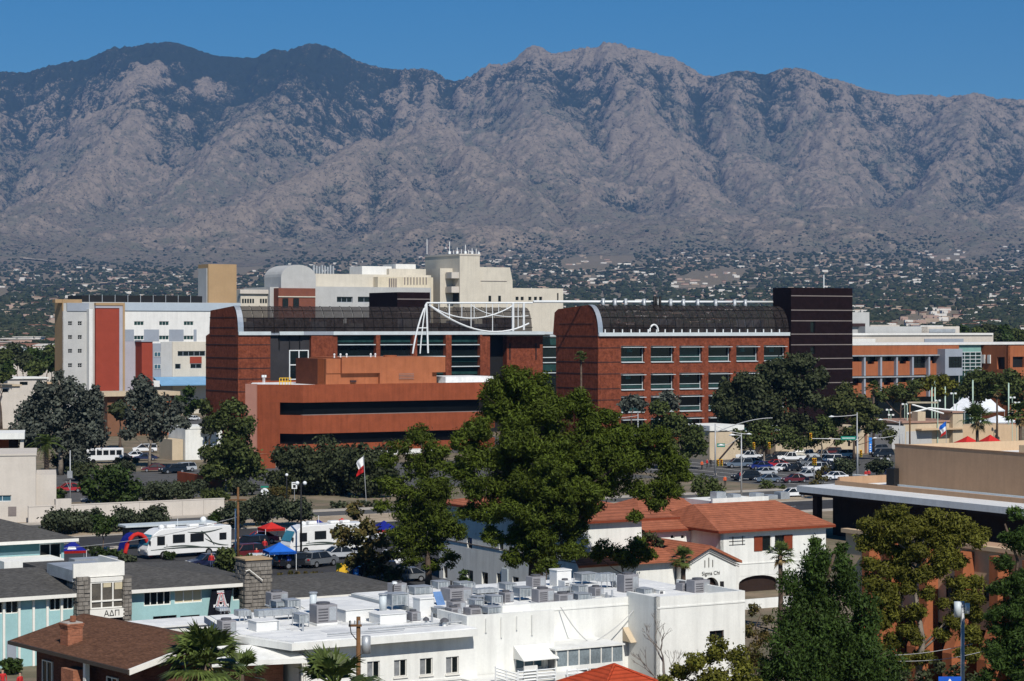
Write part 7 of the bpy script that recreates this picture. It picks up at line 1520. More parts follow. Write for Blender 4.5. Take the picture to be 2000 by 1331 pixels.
# hospital car park
for lb, kind, col, px, py, hd in (('dark red car parked in front of the eucalyptus', 'sedan', 'maroon', 302, 922, 190), ('black suv next to the silver suv in the car park', 'suv', 'black', 337, 925, 215), ('silver suv seen from behind in the car park', 'suv', 'silver', 357, 922, 215), ('white saloon in the back of the car park', 'sedan', 'white', 262, 896, 200), ('navy saloon in the back of the car park', 'sedan', 'navy', 283, 900, 200), ('white van under the pale trunk of the eucalyptus', 'van', 'white', 283, 884, 190), ('white car in the lane beside the clinic', 'sedan', 'white', 376, 822, 240), ('dark car beside the small clinic', 'suv', 'black', 405, 897, 230), ('black car parked beyond the shrubs', 'sedan', 'black', 235, 900, 190), ('red car behind the white side wing', 'sedan', 'red', 133, 962, 200), ('silver car under the carob tree', 'sedan', 'silver', 190, 985, 195)):
    car(lb, kind, col, gl(px, py, .012), rad(hd), 'cars in the hospital car park')
# tailgate lot
for lb, kind, col, px, py, hd in (('dark grey suv with red tail lights behind the lamp post', 'suv', 'grey', 622, 1107, 55), ('black suv parked under the blue canopy', 'suv', 'black', 580, 1110, 30), ('silver car partly under the blue canopy', 'sedan', 'silver', 540, 1106, 20), ('black van parked beside the blue banner', 'van', 'black', 727, 1130, 190), ('dark car with bright headlights behind the shingle roof', 'sedan', 'navy', 405, 1108, 210), ('red car behind the second motorhome', 'sedan', 'red', 505, 1062, 200), ('dark suv left of the second motorhome', 'suv', 'black', 488, 1075, 230), ('grey car right of the black van', 'sedan', 'grey', 792, 1136, 200), ('white pickup truck half hidden by the autumn tree', 'pickup', 'white', 765, 1108, 200), ('silver saloon behind the silver-grey suv near the autumn tree', 'sedan', 'silver', 668, 1092, 30), ('maroon suv behind the wooden utility pole', 'suv', 'maroon', 476, 1092, 215), ('white saloon between the two motorhomes', 'sedan', 'white', 494, 1108, 190), ('white van at the far end of the tailgate lot', 'van', 'white', 700, 1056, 210)):
    car(lb, kind, col, gl(px, py, .008), rad(hd), 'cars in the tailgate lot')

def motorhome(label, px, py, hd, L=10.4, col=None):
    Wd, Ht = 2.5, 3.35; t = thing('motorhome', label, 'motorhome', gl(px, py, .01), hd); wm = paint('rv_white', (.80, .80, .78)); h = Wd / 2
    prof = [(-L/2, .45), (L/2 - .1, .45), (L/2 + .05, 1.1), (L/2 - .15, 1.6), (L/2 - .75, 2.75), (L/2 - 1.4, Ht - .15), (L/2 - 2, Ht), (-L/2 + .1, Ht), (-L/2 - .03, Ht - .3)]
    MB().profile([(a, z) for a, z in prof][::-1], -h, h, 'y').build('body', wm, t, bevel=.06)
    MB().quad((L/2 - .12, -h + .12, 1.62), (L/2 - .12, h - .12, 1.62), (L/2 - .70, h - .2, 2.72), (L/2 - .70, -h + .2, 2.72)).build('windscreen', mat('glass_windscreen', (.05, .22, .30), .08, .1, 1, kind='glass'), t).location = (.03, 0, .02)
    for s in (-1, 1):
        for x0, x1, z0, z1 in ((L/2 - 2.1, L/2 - 1.25, 1.6, 2.5), (L/2 - 4.6, L/2 - 3.2, 1.75, 2.6), (L/2 - 7.0, L/2 - 5.4, 1.75, 2.6), (-L/2 + .7, -L/2 + 1.5, 1.8, 2.5)):
            w = MB().box(x0, x1, s*h - .02, s*h + .02, z0, z1).build('window', CGL, t); MB().box(x0 - .06, x1 + .06, s*h - .015, s*h + .015, z0 - .06, z1 + .06).build('window_frame', CHR, w)
        for k, (a, c) in enumerate((((-L/2 + .3, .75), (L/2 - .4, 1.05)), ((-L/2 + .4, 1.1), (-L/2 + 3.4, 2.0)), ((-L/2 + 2.2, 1.2), (-L/2 + 3.9, 2.9)), ((L/2 - 5, 2.85), (-L/2 + 1.2, 3.05)), ((-L/2 + 2.9, .9), (L/2 - 2.0, 1.3)))):
            n = 8; P0 = Vector((a[0], 0, a[1])); P1 = Vector((c[0], 0, c[1])); pts = [P0.lerp(P1, i / n) + Vector((0, s * (h + .015), .22 * math.sin(math.pi * i / n) * (-1 if k % 2 else 1))) for i in range(n + 1)]
            MB().tube(pts, [.03 + .05 * math.sin(math.pi * i / n) for i in range(n + 1)], 4).build('stripe', mat('stripe_grey', (.05, .07, .06), .5, .1, 2), t)
        d = MB().box(L/2 - 3.05, L/2 - 2.3, s*h - .02, s*h + .015, .6, 2.6).build('door', wm, t); MB().box(L/2 - 2.42, L/2 - 2.36, s*h, s*h + .05, 1.4, 1.6).build('handle', CHR, d)
        for x in (L/2 - 2.0, -L/2 + 2.9): w = MB().tube([(x, s*(h - .28), .45), (x, s*(h + .01), .45)], .45, 14).build('wheel', TYRE, t); MB().tube([(x, s*(h - .1), .45), (x, s*(h + .03), .45)], .26, 10).build('rim', RIM, w)
        MB().box(L/2 - .08, L/2 + .06, s*.85 - .2, s*.85 + .2, .85, 1.05).build('headlight', LAMP, t); MB().box(L/2 - .35, L/2 - .2, s*(h + .05) - .12, s*(h + .05) + .12, 1.7, 2.1).build('mirror', CHR, t)
    for x, w_, hh in ((L/2 - 3.4, 1.1, .38), (L/2 - 6.3, 1.2, .3), (-L/2 + 2.2, 1.0, .28)): MB().box(x - w_/2, x + w_/2, -.45, .45, Ht, Ht + hh).build('roof_air_unit', wm, t, bevel=.08)
    MB().ball((L/2 - 2.2, .3, Ht + .15), .36, 10, 6, .8).build('satellite_dome', STEELW, t, True); MB().tube([(L/2 - 4.8, -.8, Ht), (L/2 - 4.8, -.8, Ht + .9)], .03, 4).build('aerial', STEELW, t)
    MB().tube([(-L/2 + 1.8, -h - .05, Ht - .12), (L/2 - 3.4, -h - .05, Ht - .12)], .09, 6).build('awning_roll', GALV, t)
HD = ANG + math.pi
motorhome('white motorhome with dark swoosh stripes and blue windscreen', 361, 1087, HD + rad(6), 10.6)
motorhome('second white motorhome behind the blue canopy', 632, 1080, HD + rad(4), 10.0)
# trailer with flat roof behind the first motorhome
t = thing('trailer', 'long dark trailer with pale flat roof behind the first motorhome', 'trailer', gl(328, 1068, .01), ANG)
MB().box(-5.2, 5.2, -1.2, 1.2, .7, 2.6).build('body', mat('trailer_dark', (.03, .03, .04), .6, .2, 1), t); MB().box(-5.8, 5.6, -1.5, 1.5, 2.6, 2.82).build('roof', ALU, t); MB().ball((4.4, -.2, 3.0), .4, 10, 6).build('satellite_dome', STEELW, t, True)
for x in (-1, 1): MB().tube([(x * .6, -1.2, .4), (x * .6, -.95, .4)], .4, 12).build('wheel', TYRE, t)
# white bus in the car park
t = thing('shuttle_bus', 'white shuttle bus in the hospital car park', 'bus', gl(203, 905, .01), rad(200)); pm = paint('white', COLS['white'])
MB().box(-3.6, 3.6, -1.1, 1.1, .5, 2.9).build('body', pm, t, bevel=.12)
MB().box(3.58, 3.63, -.95, .95, 1.4, 2.6).build('windscreen', CGL, t)
for k in range(5):
    for s in (-1, 1): MB().box(-3.2 + k * 1.25, -2.2 + k * 1.25, s*1.1 - .02, s*1.1 + .02, 1.6, 2.5).build('window', CGL, t)
for x in (-2.2, 2.2):
    for s in (-1, 1): MB().tube([(x, s*.85, .45), (x, s*1.12, .45)], .45, 12).build('wheel', TYRE, t)

# ================================================================ tents, people, street furniture
def cloth(nm, c): return mat('fabric_' + nm, c, .85, .1, 1.5)
def canopy(label, px, py, w, hgt, col, rz=0, d=None, z0=2.0, emblem=None, valance=None, legs=True, name='canopy_tent'):
    g = gl(px, py); t = thing(name, label, 'tent', g, rz); d = d or w; a, c = w / 2, d / 2
    top = MB(); n = 6
    for q in range(4):
        cs = [(-a, -c), (a, -c), (a, c), (-a, c)]; p0, p1 = cs[q], cs[(q+1) % 4]
        for i in range(n):
            f0, f1 = i / n, (i + 1) / n; zz = lambda f: z0 + hgt * (f ** 1.15)
            L0 = [p0[0]*(1-f0), p0[1]*(1-f0)]; R0 = [p1[0]*(1-f0), p1[1]*(1-f0)]; L1 = [p0[0]*(1-f1), p0[1]*(1-f1)]; R1 = [p1[0]*(1-f1), p1[1]*(1-f1)]
            top.quad((*L0, zz(f0)), (*R0, zz(f0)), (*R1, zz(f1)), (*L1, zz(f1)))
    tp = top.build('canopy_top', cloth(*col), t)
    vl = MB()
    for (x0, y0, x1, y1) in ((-a, -c, a, -c), (a, -c, a, c), (a, c, -a, c), (-a, c, -a, -c)): vl.quad((x0, y0, z0 - .28), (x1, y1, z0 - .28), (x1, y1, z0), (x0, y0, z0)).quad((x0, y0, z0 - .28), (x0, y0, z0), (x1, y1, z0), (x1, y1, z0 - .28))
    vl.build('valance', cloth(*(valance or col)), t)
    if legs:
        for x in (-a, a):
            for y in (-c, c): MB().tube([(x * .98, y * .98, 0), (x * .98, y * .98, z0)], .035, 5).build('leg', STEELW, t)
    if emblem == 'ring':
        e = MB(); m = 20; y_ = -c * .5; 
        for i in range(m):
            t0, t1 = 2*math.pi*i/m, 2*math.pi*(i+1)/m
            def pt(tt, r_): x = r_*1.25*math.cos(tt); yy = y_ + r_*math.sin(tt); return (x, yy, z0 + hgt*(max(0, 1 - abs(yy)/c)) ** 1.15 + .05)
            e.quad(pt(t0, .42), pt(t1, .42), pt(t1, .60), pt(t0, .60))
        for dx in (-.28, .06): e.quad(*[(x, yy, z0 + hgt*(1 - abs(yy)/c) ** 1.15 + .06) for x, yy in ((dx, y_-.32), (dx+.2, y_-.32), (dx+.26, y_+.3), (dx+.06, y_+.3))])
        e.build('emblem', cloth('white', (.8, .8, .8)), tp)
    if emblem == 'bar': MB().quad((-a*.5, -c*.82, z0 + hgt*.14), (a*.2, -c*.82, z0 + hgt*.14), (a*.15, -c*.6, z0 + hgt*.38), (-a*.4, -c*.6, z0 + hgt*.38)).build('emblem', cloth('white', (.8, .8, .8)), tp)
    return t
BLU, NAV, RED = ('blue', (.02, .13, .55)), ('navy', (.012, .02, .20)), ('red', (.52, .03, .025))
canopy('bright blue pop-up canopy with white legs in front of the motorhome', 546, 1112, 3.0, .9, BLU, .35)
canopy('red canopy tent with round white emblem behind the second motorhome', 668, 1066, 3.6, 1.3, RED, .4, emblem='ring')
canopy('navy canopy tent left of the red one', 622, 1064, 3.2, 1.0, NAV, .4, emblem='bar')
canopy('blue canopy with red valance beside the aqua rear wing', 142, 1110, 2.7, 1.0, NAV, .3, valance=RED, emblem='bar')
canopy('blue and red canopy half hidden by the slender pine', 750, 1066, 3.0, 1.0, NAV, .4, valance=RED)
canopy('red awning tent behind the dark suv by the motorhome', 530, 1064, 2.6, .7, RED, .5)
canopy('red market tent outside the beige shop, left one', 1890, 886, 4.2, 1.4, RED, .4, z0=2.2)
canopy('red market tent outside the beige shop, right one', 1934, 884, 3.6, 1.4, RED, .4, z0=2.3)
canopy('large white peaked event tent behind the beige shop', 1906, 838, 15, 6.8, ('tentwhite', (.75, .78, .82)), .9, d=9, z0=4.6)
canopy('low white event tent at the right behind the palms', 1950, 850, 9, 1.6, ('tentwhite', (.75, .78, .82)), .6, d=6, z0=3.2)
# inflatable tunnel by the motorhome
t = thing('inflatable_arch', 'navy and red inflatable tunnel at the front of the motorhome', 'inflatable', gl(262, 1092), .5); mb = MB()
for i in range(10):
    a0, a1 = math.pi*i/10, math.pi*(i+1)/10; q = lambda a, y: (1.5*math.cos(a), y, .3 + 2.6*math.sin(a)); mb.quad(q(a0, -1.2), q(a1, -1.2), q(a1, 1.4), q(a0, 1.4))
mb.build('tunnel', cloth(*NAV), t, True); MB().tube([(1.5*math.cos(math.pi*i/10), -1.25, .3 + 2.6*math.sin(math.pi*i/10)) for i in range(11)], .24, 8).build('red_rim', cloth(*RED), t, True)
# red and white banner tent behind the motorhome
canopy('small red and white canopy at the rear of the first motorhome', 416, 1062, 2.2, .6, RED, .4, valance=('white', (.8, .8, .8)))

PM = {}
def person(label, px, py, shirt, trousers, pose=0, rz=0, z=0):
    key = (shirt, trousers)
    if key not in PM:
        m = bpy.data.materials.new('clothes_%d' % len(PM)); m.use_nodes = True; n = m.node_tree.nodes; L = m.node_tree.links; tc = n.new('ShaderNodeTexCoord'); sx = n.new('ShaderNodeSeparateXYZ'); cr = n.new('ShaderNodeValToRGB'); mr = n.new('ShaderNodeMapRange'); mr.inputs['From Max'].default_value = 1.8
        L.new(tc.outputs['Object'], sx.inputs[0]); L.new(sx.outputs[2], mr.inputs['Value']); L.new(mr.outputs[0], cr.inputs[0]); L.new(cr.outputs[0], n['Principled BSDF'].inputs['Base Color']); cr.color_ramp.interpolation = 'CONSTANT'
        e = cr.color_ramp.elements; e[0].position = 0; e[0].color = (.05, .05, .05, 1); e[1].position = .05; e[1].color = (*trousers, 1)
        for p_, c_ in ((.52, shirt), (.82, (.45, .27, .19)), (.94, (.05, .03, .02))): q = e.new(p_); q.color = (*c_, 1)
        n['Principled BSDF'].inputs['Roughness'].default_value = .85; PM[key] = m
    sp = .10 + .08 * pose
    J = {'pel': (0,0,.95,.15), 'ch': (0,0,1.28,.17), 'nk': (0,0,1.5,.07), 'hd': (0,-.01,1.64,.105), 'tp': (0,0,1.74,.09), 'hl': (-.1,0,.88,.10), 'kl': (-.11,-sp,.48,.075), 'fl': (-.12,sp*.4,.07,.055), 'tl': (-.12,sp*.4-.17,.04,.045), 'hr': (.1,0,.88,.10), 'kr': (.11,sp*.6,.48,.075), 'fr': (.12,sp*1.4,.07,.055), 'tr': (.12,sp*1.4-.17,.04,.045), 'sl': (-.2,0,1.42,.075), 'el': (-.27,.03,1.15,.055), 'wl': (-.26,-.12-.1*pose,.92,.04), 'ql': (-.26,-.17-.1*pose,.82,.035), 'sr': (.2,0,1.42,.075), 'er': (.27,.03,1.15,.055), 'wr': (.26,-.06,.92,.04), 'qr': (.26,-.09,.82,.035)}
    E = ['pel-ch','ch-nk','nk-hd','hd-tp','pel-hl','hl-kl','kl-fl','fl-tl','pel-hr','hr-kr','kr-fr','fr-tr','ch-sl','sl-el','el-wl','wl-ql','ch-sr','sr-er','er-wr','wr-qr']
    ks = list(J); me = bpy.data.meshes.new('person'); me.from_pydata([J[k][:3] for k in ks], [tuple(ks.index(x) for x in e.split('-')) for e in E], []); me.materials.append(PM[key])
    o = bpy.data.objects.new('person', me); COL.objects.link(o); md = o.modifiers.new('skin', 'SKIN'); sv = me.skin_vertices[0].data
    for i, k in enumerate(ks): sv[i].radius = (J[k][3], J[k][3] * .85)
    sv[0].use_root = True; md.use_smooth_shade = True; s2 = o.modifiers.new('sub', 'SUBSURF'); s2.levels = s2.render_levels = 1
    o.location = gl(px, py, z); o.rotation_euler = (0, 0, rz); tag(o, label, 'person'); return o
RS_, ORS, BLK, WHT, DEN = (.5, .02, .02), (.7, .12, .03), (.015, .015, .018), (.7, .7, .68), (.04, .06, .12)
person('person in orange-red shirt at the left kerb of the crossing', 1371, 918, ORS, BLK, 1, .3); person('person in red shirt beside the person in orange', 1381, 915, RS_, BLK, 0, .8); person('person in dark clothes waiting at the left of the crossing', 1388, 914, BLK, BLK, 0)
person('person in red shirt and white trousers walking in front of the black suv', 1446, 941, RS_, WHT, 1, 1.2); person('person in orange-red standing by the desert bush at the crossing', 1416, 950, ORS, BLK, 0); person('person in red by the round bush under the street lamp', 1691, 938, RS_, WHT, 0, .4); person('second person in red under the street lamp', 1697, 937, RS_, BLK, 0, .1)
person('person in red standing under the blue canopy', 501, 1101, RS_, DEN, 0); person('person in white and red by the canopy leg', 551, 1112, WHT, RS_, 1, .5); person('person in blue in the shade of the blue canopy', 563, 1113, (.02, .06, .3), BLK, 0); person('person in red beside the second motorhome', 517, 1082, RS_, DEN, 1)
person('person in red at the bottom left corner', 5, 1356, RS_, DEN, 0, .3); person('second person in red walking below the brown roof', 39, 1362, RS_, BLK, 1, 1.0); person('person in red beside the shrub left of the wooden pole', 413, 1112, RS_, DEN, 0)

GREY = mat('pole_grey', (.40, .41, .42), .5, .1, 1.2, metal=.3); WOODP = mat('pole_wood', (.16, .085, .04), .9, .3, 2); GRN = mat('sign_green', (.01, .20, .14), .5, .05, 2)
def pole_h(py_top, py_base): D = gD(py_base); return D, (py_base - py_top) * D / F
def street_lamp(label, px, top, base, arms, r=.11, group='street lamps'):
    """arms: (dx px, dy px) of each lamp head relative to the pole top"""
    D, h = pole_h(top, base); s = D / F; t = thing('street_lamp', label, 'street lamp', (wx(px, D), D, 0), 0, group); MB().tube([(0,0,0), (0,0,h*.5), (0,0,h)], [r*1.3, r, r*.8], 8).build('pole', GREY, t, True); MB().box(-r*2, r*2, -r*2, r*2, 0, .3).build('base', CONC, t)
    for dx, dy in arms:
        e = Vector((dx*s, 0, h - dy*s)); n = 8; pts = [Vector((e.x*i/n, 0, h - .4 + (e.z - h + .4) * math.sin(math.pi/2*i/n))) for i in range(n+1)]; a = MB().tube(pts, .055, 6).build('arm', GREY, t); sg = 1 if dx > 0 else -1
        MB().tube([e - Vector((.1*sg, 0, 0)), e + Vector((.35*sg, 0, .02)), e + Vector((.8*sg, 0, -.06))], [.08, .17, .06], 8).build('lamp_head', STEELW, a, True)
    return t, D, h, s
street_lamp('tall grey street lamp with one arm at the crossing', 1674, 806, 945, [(-46, 8)]); t, D, h, s = street_lamp('grey street lamp with sloping arm left of the crossing', 1448, 846, 976, [(-14, 4), (-36, 24)]); street_lamp('double-armed street lamp behind the traffic signals', 1397, 828, 928, [(62, 20)], r=.13)
street_lamp('street lamp with long arm in front of the brick wing', 1246, 808, 905, [(-36, 8)]); street_lamp('street lamp on the right forecourt with left arm', 1757, 822, 905, [(-34, -2)]); street_lamp('low street lamp beside the right forecourt', 1764, 843, 906, [(-52, 13)], r=.09); street_lamp('street lamp in front of the orange building', 765, 872, 968, [(-28, 10)])
# traffic signals
def signal_head(parent, p, rz=0):
    hd = MB().box(-.2, .2, -.14, .14, -.6, .6).build('signal_head', YEL, parent, bevel=.03); hd.location = p
    for k, c in enumerate(((.25, .01, .01), (.3, .15, .01), (.01, .15, .05))): MB().tube([(0, -.14, .38 - .38*k), (0, -.17, .38 - .38*k)], .13, 10).build('lens', mat('lens_%d' % k, c, .3, .05, 2), hd); MB().tube([(0, -.15, .40 - .38*k), (0, -.36, .42 - .38*k)], .15, 8, False).build('visor', YEL, hd)
def signal(label, px, top, base, arm, heads, sign=None):
    D, h = pole_h(top, base); s = D / F; t = thing('traffic_signal', label, 'traffic light', (wx(px, D), D, 0), 0, 'traffic signals at the crossing'); MB().tube([(0,0,0), (0,0,h)], [.14, .10], 8).build('pole', GREY, t, True)
    if arm:
        dx, dy = arm; n = 10; pts = [Vector((dx*s*i/n, 0, h - .6 - (dy*s) * math.sin(math.pi/2*i/n))) for i in range(n+1)]; MB().tube(pts, [.10 - .005*i for i in range(n+1)], 6).build('mast_arm', GREY, t)
    for dx, py in heads: signal_head(t, (dx*s, -.22, (base - py)*s))
    if sign: dx, py, w = sign; sg = MB().box(dx*s - w*s/2, dx*s + w*s/2, -.16, -.12, (base-py)*s - .32, (base-py)*s + .32).build('street_name_sign', GRN, t); MB().box(dx*s - w*s*.42, dx*s + w*s*.42, -.165, -.161, (base-py)*s - .1, (base-py)*s + .1).build('lettering', mat('sign_letter', (.45, .6, .55), .6, .3, 6), sg)
signal('left traffic signal with a long mast arm over the queue', 1397, 838, 932, (112, -28), [(5, 904), (12, 904), (75, 871), (105, 871)], (11, 870, 16)); signal('right traffic signal on the street lamp pole with curved arm', 1675, 852, 946, (-92, -2), [(-92, 853), (6, 886)], (-18, 856, 30)); signal('low traffic signal on a post in front of the white cars', 1590, 896, 945, None, [(-2, 902), (2, 902)])
# utility poles
D, h = pole_h(952, 1122); t = thing('utility_pole', 'brown wooden utility pole left of the stone chimney', 'pole', (wx(465, D), D, 0)); MB().tube([(0,0,0), (0,0,h)], [.16, .11], 8).build('pole', WOODP, t, True); MB().box(-.9, .9, -.2, -.1, h - 1.4, h - 1.25).build('cross_arm', WOODP, t)
D, h = pole_h(996, 1120); t = thing('flag_mast', 'thin white metal pole beside the wooden utility pole', 'pole', (wx(460, D), D, 0)); MB().tube([(0,0,0), (0,0,h)], [.09, .07], 8).build('pole', STEELW, t, True); MB().ball((0,0,h), .12, 8, 5).build('finial', STEELW, t, True)
D = 126; zt = wz(1205, D); t = thing('utility_pole', 'wooden utility pole with transformer in front of the white apartments', 'pole', (wx(700, D), D, 0)); MB().tube([(0,0,0), (0,0,zt)], [.17, .12], 8).build('pole', WOODP, t, True); MB().box(-.55, .2, -.2, -.1, zt - .55, zt - .42).build('cross_arm', WOODP, t)
for k in range(3): MB().tube([(-.45 + k*.25, -.15, zt - .42), (-.45 + k*.25, -.15, zt - .2)], .05, 6).build('insulator', GALV, t)
MB().tube([(.45, -.1, zt - 2.1), (.45, -.1, zt - 1.1)], .26, 12).build('transformer', GALV, t, True); MB().tube([(-.1, -.2, zt - 1.3), (-.4, -.3, zt - .9), (-.5, -.3, zt - .2)], .03, 5).build('wiring', BLACK, t)
D = 128; zt = wz(1175, D); t = thing('utility_pole', 'grey utility pole with transformer in front of the brick piers', 'pole', (wx(1880, D), D, 0)); MB().tube([(0,0,0), (0,0,zt)], [.15, .11], 8).build('pole', GREY, t, True); MB().tube([(-.3, -.1, zt - .9), (-.3, -.1, zt)], .22, 12).build('transformer', ALU, t, True); MB().tube([(.25, -.1, zt - .7), (.25, -.1, zt - .1)], .15, 10).build('transformer', ALU, t, True)
# twin-headed black lamp posts
def globe_lamp(label, px, top, base, heads=2):
    D, h = pole_h(top, base); t = thing('globe_lamp_post', label, 'lamp post', (wx(px, D), D, 0), 0, 'black lamp posts'); MB().tube([(0,0,0), (0,0,h)], [.13, .08], 8).build('pole', BLACK, t, True); MB().tube([(0,0,0), (0,0,.6)], .2, 8).build('base', BLACK, t)
    for s_ in ((-1, 1) if heads == 2 else (0,)): MB().tube([(0,0,h - .5), (s_*.35, 0, h - .2)], .04, 5).build('arm', BLACK, t); MB().ball((s_*.42, 0, h), .23, 10, 7).build('globe', STEELW, t, True)
globe_lamp('black twin-globe lamp post in front of the second motorhome', 588, 944, 1090); globe_lamp('black lamp post behind the round sign', 560, 928, 990, 1)
D = 150; zt = wz(1137, D); t = thing('globe_lamp_post', 'slim black gooseneck lamp rising above the white roof', 'lamp post', (wx(768, D), D, 0), 0); MB().tube([(0,0,0), (0,0,zt - .3), (.2, 0, zt), (.55, 0, zt + .12)], [.06, .05, .045, .04], 6).build('pole', BLACK, t); MB().tube([(.1, 0, zt - .12), (.1, 0, zt + .02)], .18, 8).build('lamp_head', STEELW, t)
# signs
def sign(label, px, top, base, shape, name='road_sign'):
    D, h = pole_h(top, base); t = thing(name, label, 'sign', (wx(px, D), D, 0)); MB().tube([(0,0,0), (0,0,h)], .04, 6).build('post', GALV, t)
    if shape == 'round': MB().tube([(0,-.05,h - .45), (0,-.09,h - .45)], .55, 20).build('disc', STEELW, t); MB().box(-.05, .05, -.10, -.091, h - .75, h - .15).build('mark', BLACK, t); MB().box(-.55, .55, -.06, -.04, h + .15, h + .4).build('street_name_sign', GRN, t)
    elif shape == 'rect': MB().box(-.4, .4, -.08, -.05, h - 1.0, h).build('plate', STEELW, t, bevel=.02); MB().box(-.28, .28, -.085, -.081, h - .25, h - .15).build('mark', BLACK, t); MB().box(-.2, .2, -.085, -.081, h - .85, h - .4).build('mark', BLACK, t)
    elif shape == 'yellow': MB().box(-.6, .6, -.06, -.02, h - 1.1, h).build('plate', YEL, t); MB().box(-.6, -.5, -.02, .3, 0, h * .5).build('leg', BLACK, t)
    elif shape == 'banner': MB().box(-.3, .3, -.04, .0, .2, h).build('banner_cloth', cloth('skyblue', (.03, .22, .7)), t); [MB().box(-.14, .14, -.05, -.041, .4 + k*.5, .65 + k*.5).build('mark', cloth('white', (.8, .8, .8)), t) for k in range(4)]
    return t
sign('round white road sign with green name plate above the bushes', 517, 955, 1002, 'round'); sign('white rectangular road sign near the black lamp post', 575, 942, 985, 'rect'); sign('yellow board beside the grey suv in the lot', 668, 1100, 1128, 'yellow', 'a_board'); sign('tall sky-blue banner beside the black van', 695, 1084, 1134, 'banner', 'feather_banner')
sign('bright blue banner beyond the crossing by the cream building', 1700, 855, 888, 'banner', 'feather_banner')
# speed camera / sign pole at the left
D, h = pole_h(880, 1000); t = thing('sign_pole', 'grey pole with a cabinet in front of the white street wall', 'pole', (wx(137, D), D, 0)); MB().tube([(0,0,0), (0,0,h)], .08, 8).build('pole', GREY, t, True); MB().box(-.35, .35, -.3, 0, h*.55, h*.55 + 1.0).build('cabinet', GALV, t); MB().tube([(0,0,h*.35), (-.6,0,h*.5)], .04, 5).build('brace', GREY, t)
# flags
def flag(label, px, top, base, bands, w, lean=0, hang=True):
    D, h = pole_h(top, base); s = D / F; t = thing('flag', label, 'flag', (wx(px, D), D, 0)); MB().tube([(0,0,0), (-lean*s,0,h)], .05, 6).build('pole', GREY, t); L = w*s; n = 7
    for bi, (c, a0, a1) in enumerate(bands):
        mb = MB()
        for i in range(n):
            for j in range(3):
                def pt(i, j): f = i/n; g = a0 + (a1 - a0)*j/3; return (-lean*s - L*f*(.75 + .15*math.sin(g*5)), .16*math.sin(f*7 + g*2), h - .1 - g*L*1.15 - f*L*.55)
                mb.quad(pt(i,j), pt(i,j+1), pt(i+1,j+1), pt(i+1,j))
        mb.build('cloth_band', cloth(*c), t)
flag('white, red and black flag on a leaning pole below the orange building', 716, 890, 992, [(('white', (.75, .75, .72)), 0, .95), (('flagred', (.42, .02, .02)), .95, 1.7), (('flagblack', (.02, .02, .02)), 1.2, 1.3)], 16, 6)
flag('red, white and blue flag in front of the corner tower', 1848, 822, 905, [(('blue', (.02, .13, .55)), 0, .55), (('white', (.75, .75, .72)), .55, 1.0), (('red', (.52, .03, .025)), 1.0, 1.4)], 15, 0)
# pale green masts and court lights behind the beige shop
MINT = mat('mast_mint', (.42, .55, .46), .6, .08, 1)
for k, (px, top) in enumerate(((1820, 755), (1826, 746), (1846, 756), (1900, 744), (1970, 750))):
    D = 490; z = wz(top, D); t = thing('banner_mast', 'pale green mast behind the beige shop, %s from the left' % ORD[k], 'mast', (wx(px, D), D, 0), 0, 'pale green masts'); MB().tube([(0,0,0), (0,0,z)], .16, 8).build('pole', MINT, t, True); MB().ball((0,0,z), .2, 8, 5).build('finial', MINT, t, True)
for k, (px, top) in enumerate(((1736, 800), (1767, 789), (1831, 782), (1862, 768), (1868, 790), (1977, 776), (1986, 786), (1740, 810))):
    D = 480; z = wz(top, D); t = thing('court_light', 'pale twin court floodlight behind the beige shop, %s from the left' % ORD[k], 'floodlight', (wx(px, D), D, 0), 0, 'court floodlights'); MB().tube([(0,0,0), (0,0,z)], .08, 6).build('pole', MINT, t); [MB().box(s_*.45 - .22, s_*.45 + .22, -.25, .25, z - .25, z + .1).build('lamp', STEELW, t) for s_ in (-1, 1)]; MB().box(-.6, .6, -.04, .04, z - .1, z).build('cross_bar', MINT, t)
D = 476; t = thing('gantry', 'pale steel gantry frame above the beige shop roof', 'gantry', (wx(1815, D), D, 0)); s = D / F; a, c = (1772 - 1815)*s, (1862 - 1815)*s; zt, zb, z0 = wz(785, D), wz(800, D), wz(822, D)
for x in (a, c * .35): MB().tube([(x, 0, 0), (x, 0, zt)], .12, 6).build('post', MINT, t)
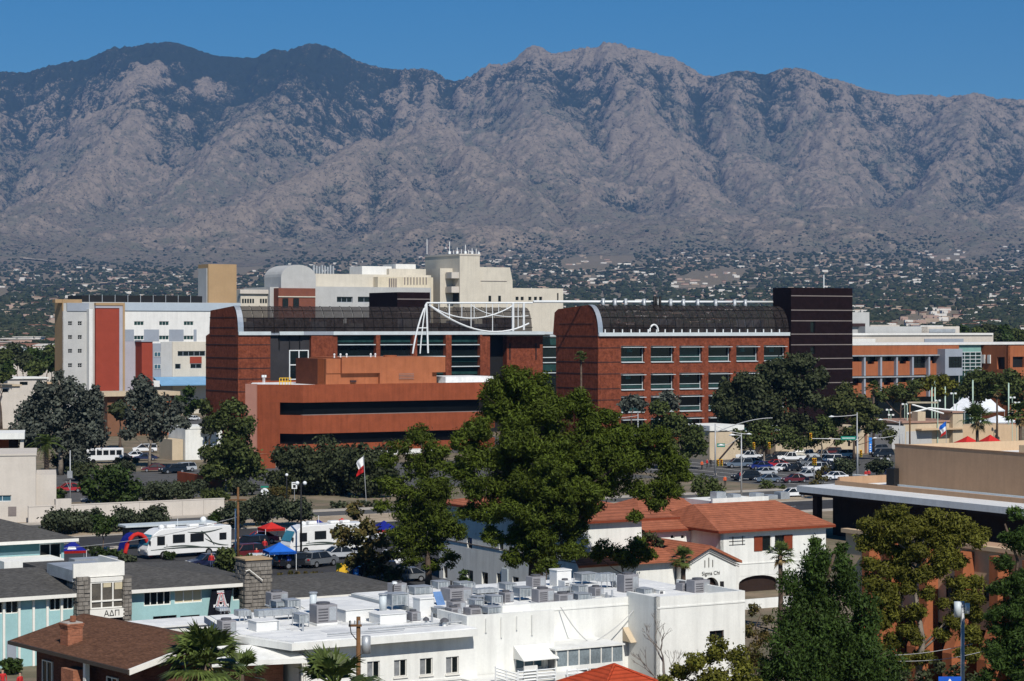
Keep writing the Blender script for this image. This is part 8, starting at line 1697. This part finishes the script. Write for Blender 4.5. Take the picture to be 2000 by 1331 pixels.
MB().box(a, c * .35, -.3, .3, zt - .35, zt).build('beam', mat('beam_tan', (.42, .36, .27), .8, .1, 1), t); MB().tube([(a, 0, zb - 1), (0, 0, zt - 1.4), (c, 0, zb - .2)], .22, 6).build('brace', STEELW, t); MB().tube([(a + 1, 0, zt - .6), (c*.6, 0, zb - .9)], .18, 6).build('brace', STEELW, t)
D = gD(884); t = thing('utility_pole', 'tall brown wooden pole right of the crossing', 'pole', (wx(1777, D), D, 0)); MB().tube([(0,0,0), (0,0,wz(790, D))], .17, 8).build('pole', WOODP, t, True)
# overhead wires
def wire(label, p0, p1, sag, r=.025): o = MB().tube([Vector(p0).lerp(Vector(p1), i/14) - Vector((0, 0, sag*math.sin(math.pi*i/14))) for i in range(15)], r, 4).build('overhead_wire', mat('wire_pale', (.35, .35, .35), .6, .1, 1), None); tag(o, label, 'wire')
wire('thin pale wire running past the motorhome towards the wooden pole', P(120, 1072, 210), P(465, 1010, 236), .5, .03); wire('thin wire crossing in front of the brick piers', P(1700, 1281, 128), P(1900, 1258, 128), .2, .02); wire('lower thin wire in front of the brick piers', P(1740, 1292, 130), P(1960, 1262, 130), .3, .02)
# blue umbrella at the bottom edge
t = thing('banner_sign', 'blue sign with white letter at the bottom edge right', 'sign', (*P(1855, 1331, 115).xy, 0), 0); zt = wz(1322, 115); MB().box(-.6, .6, -.03, .03, zt - 1.2, zt).build('board', cloth('signblue', (.02, .10, .5)), t); text_mesh('A', .55, cloth('white', (.8, .8, .8)), t, (0, -.04, zt - .35), (math.pi/2, 0, 0), .005, bold=.02); MB().tube([(0, .05, 0), (0, .05, zt - 1.2)], .05, 6).build('post', GALV, t)
# low planter walls and misc ground pieces
for lb, px0, px1, py, h_, m in (('white planter wall at the corner of the orange building', 486, 560, 885, .9, STUCCO), ('long white planter wall below the orange building', 706, 845, 890, .9, STUCCO), ('low red brick planter beside the tall mesquite', 508, 538, 916, 2.6, BRICKO), ('pale stone kerb wall under the dark mesquites', 700, 800, 968, .5, CONC)):
    D = gD(py); g0, u = G(px0, py), ANG; b = Bld('planter_wall', lb, 'wall', px0, D); b.box('wall', m, 0, b.u(px1), 0, .5, 0, h_); b.box('coping', m, -.05, b.u(px1) + .05, -.05, .55, h_, h_ + .1)
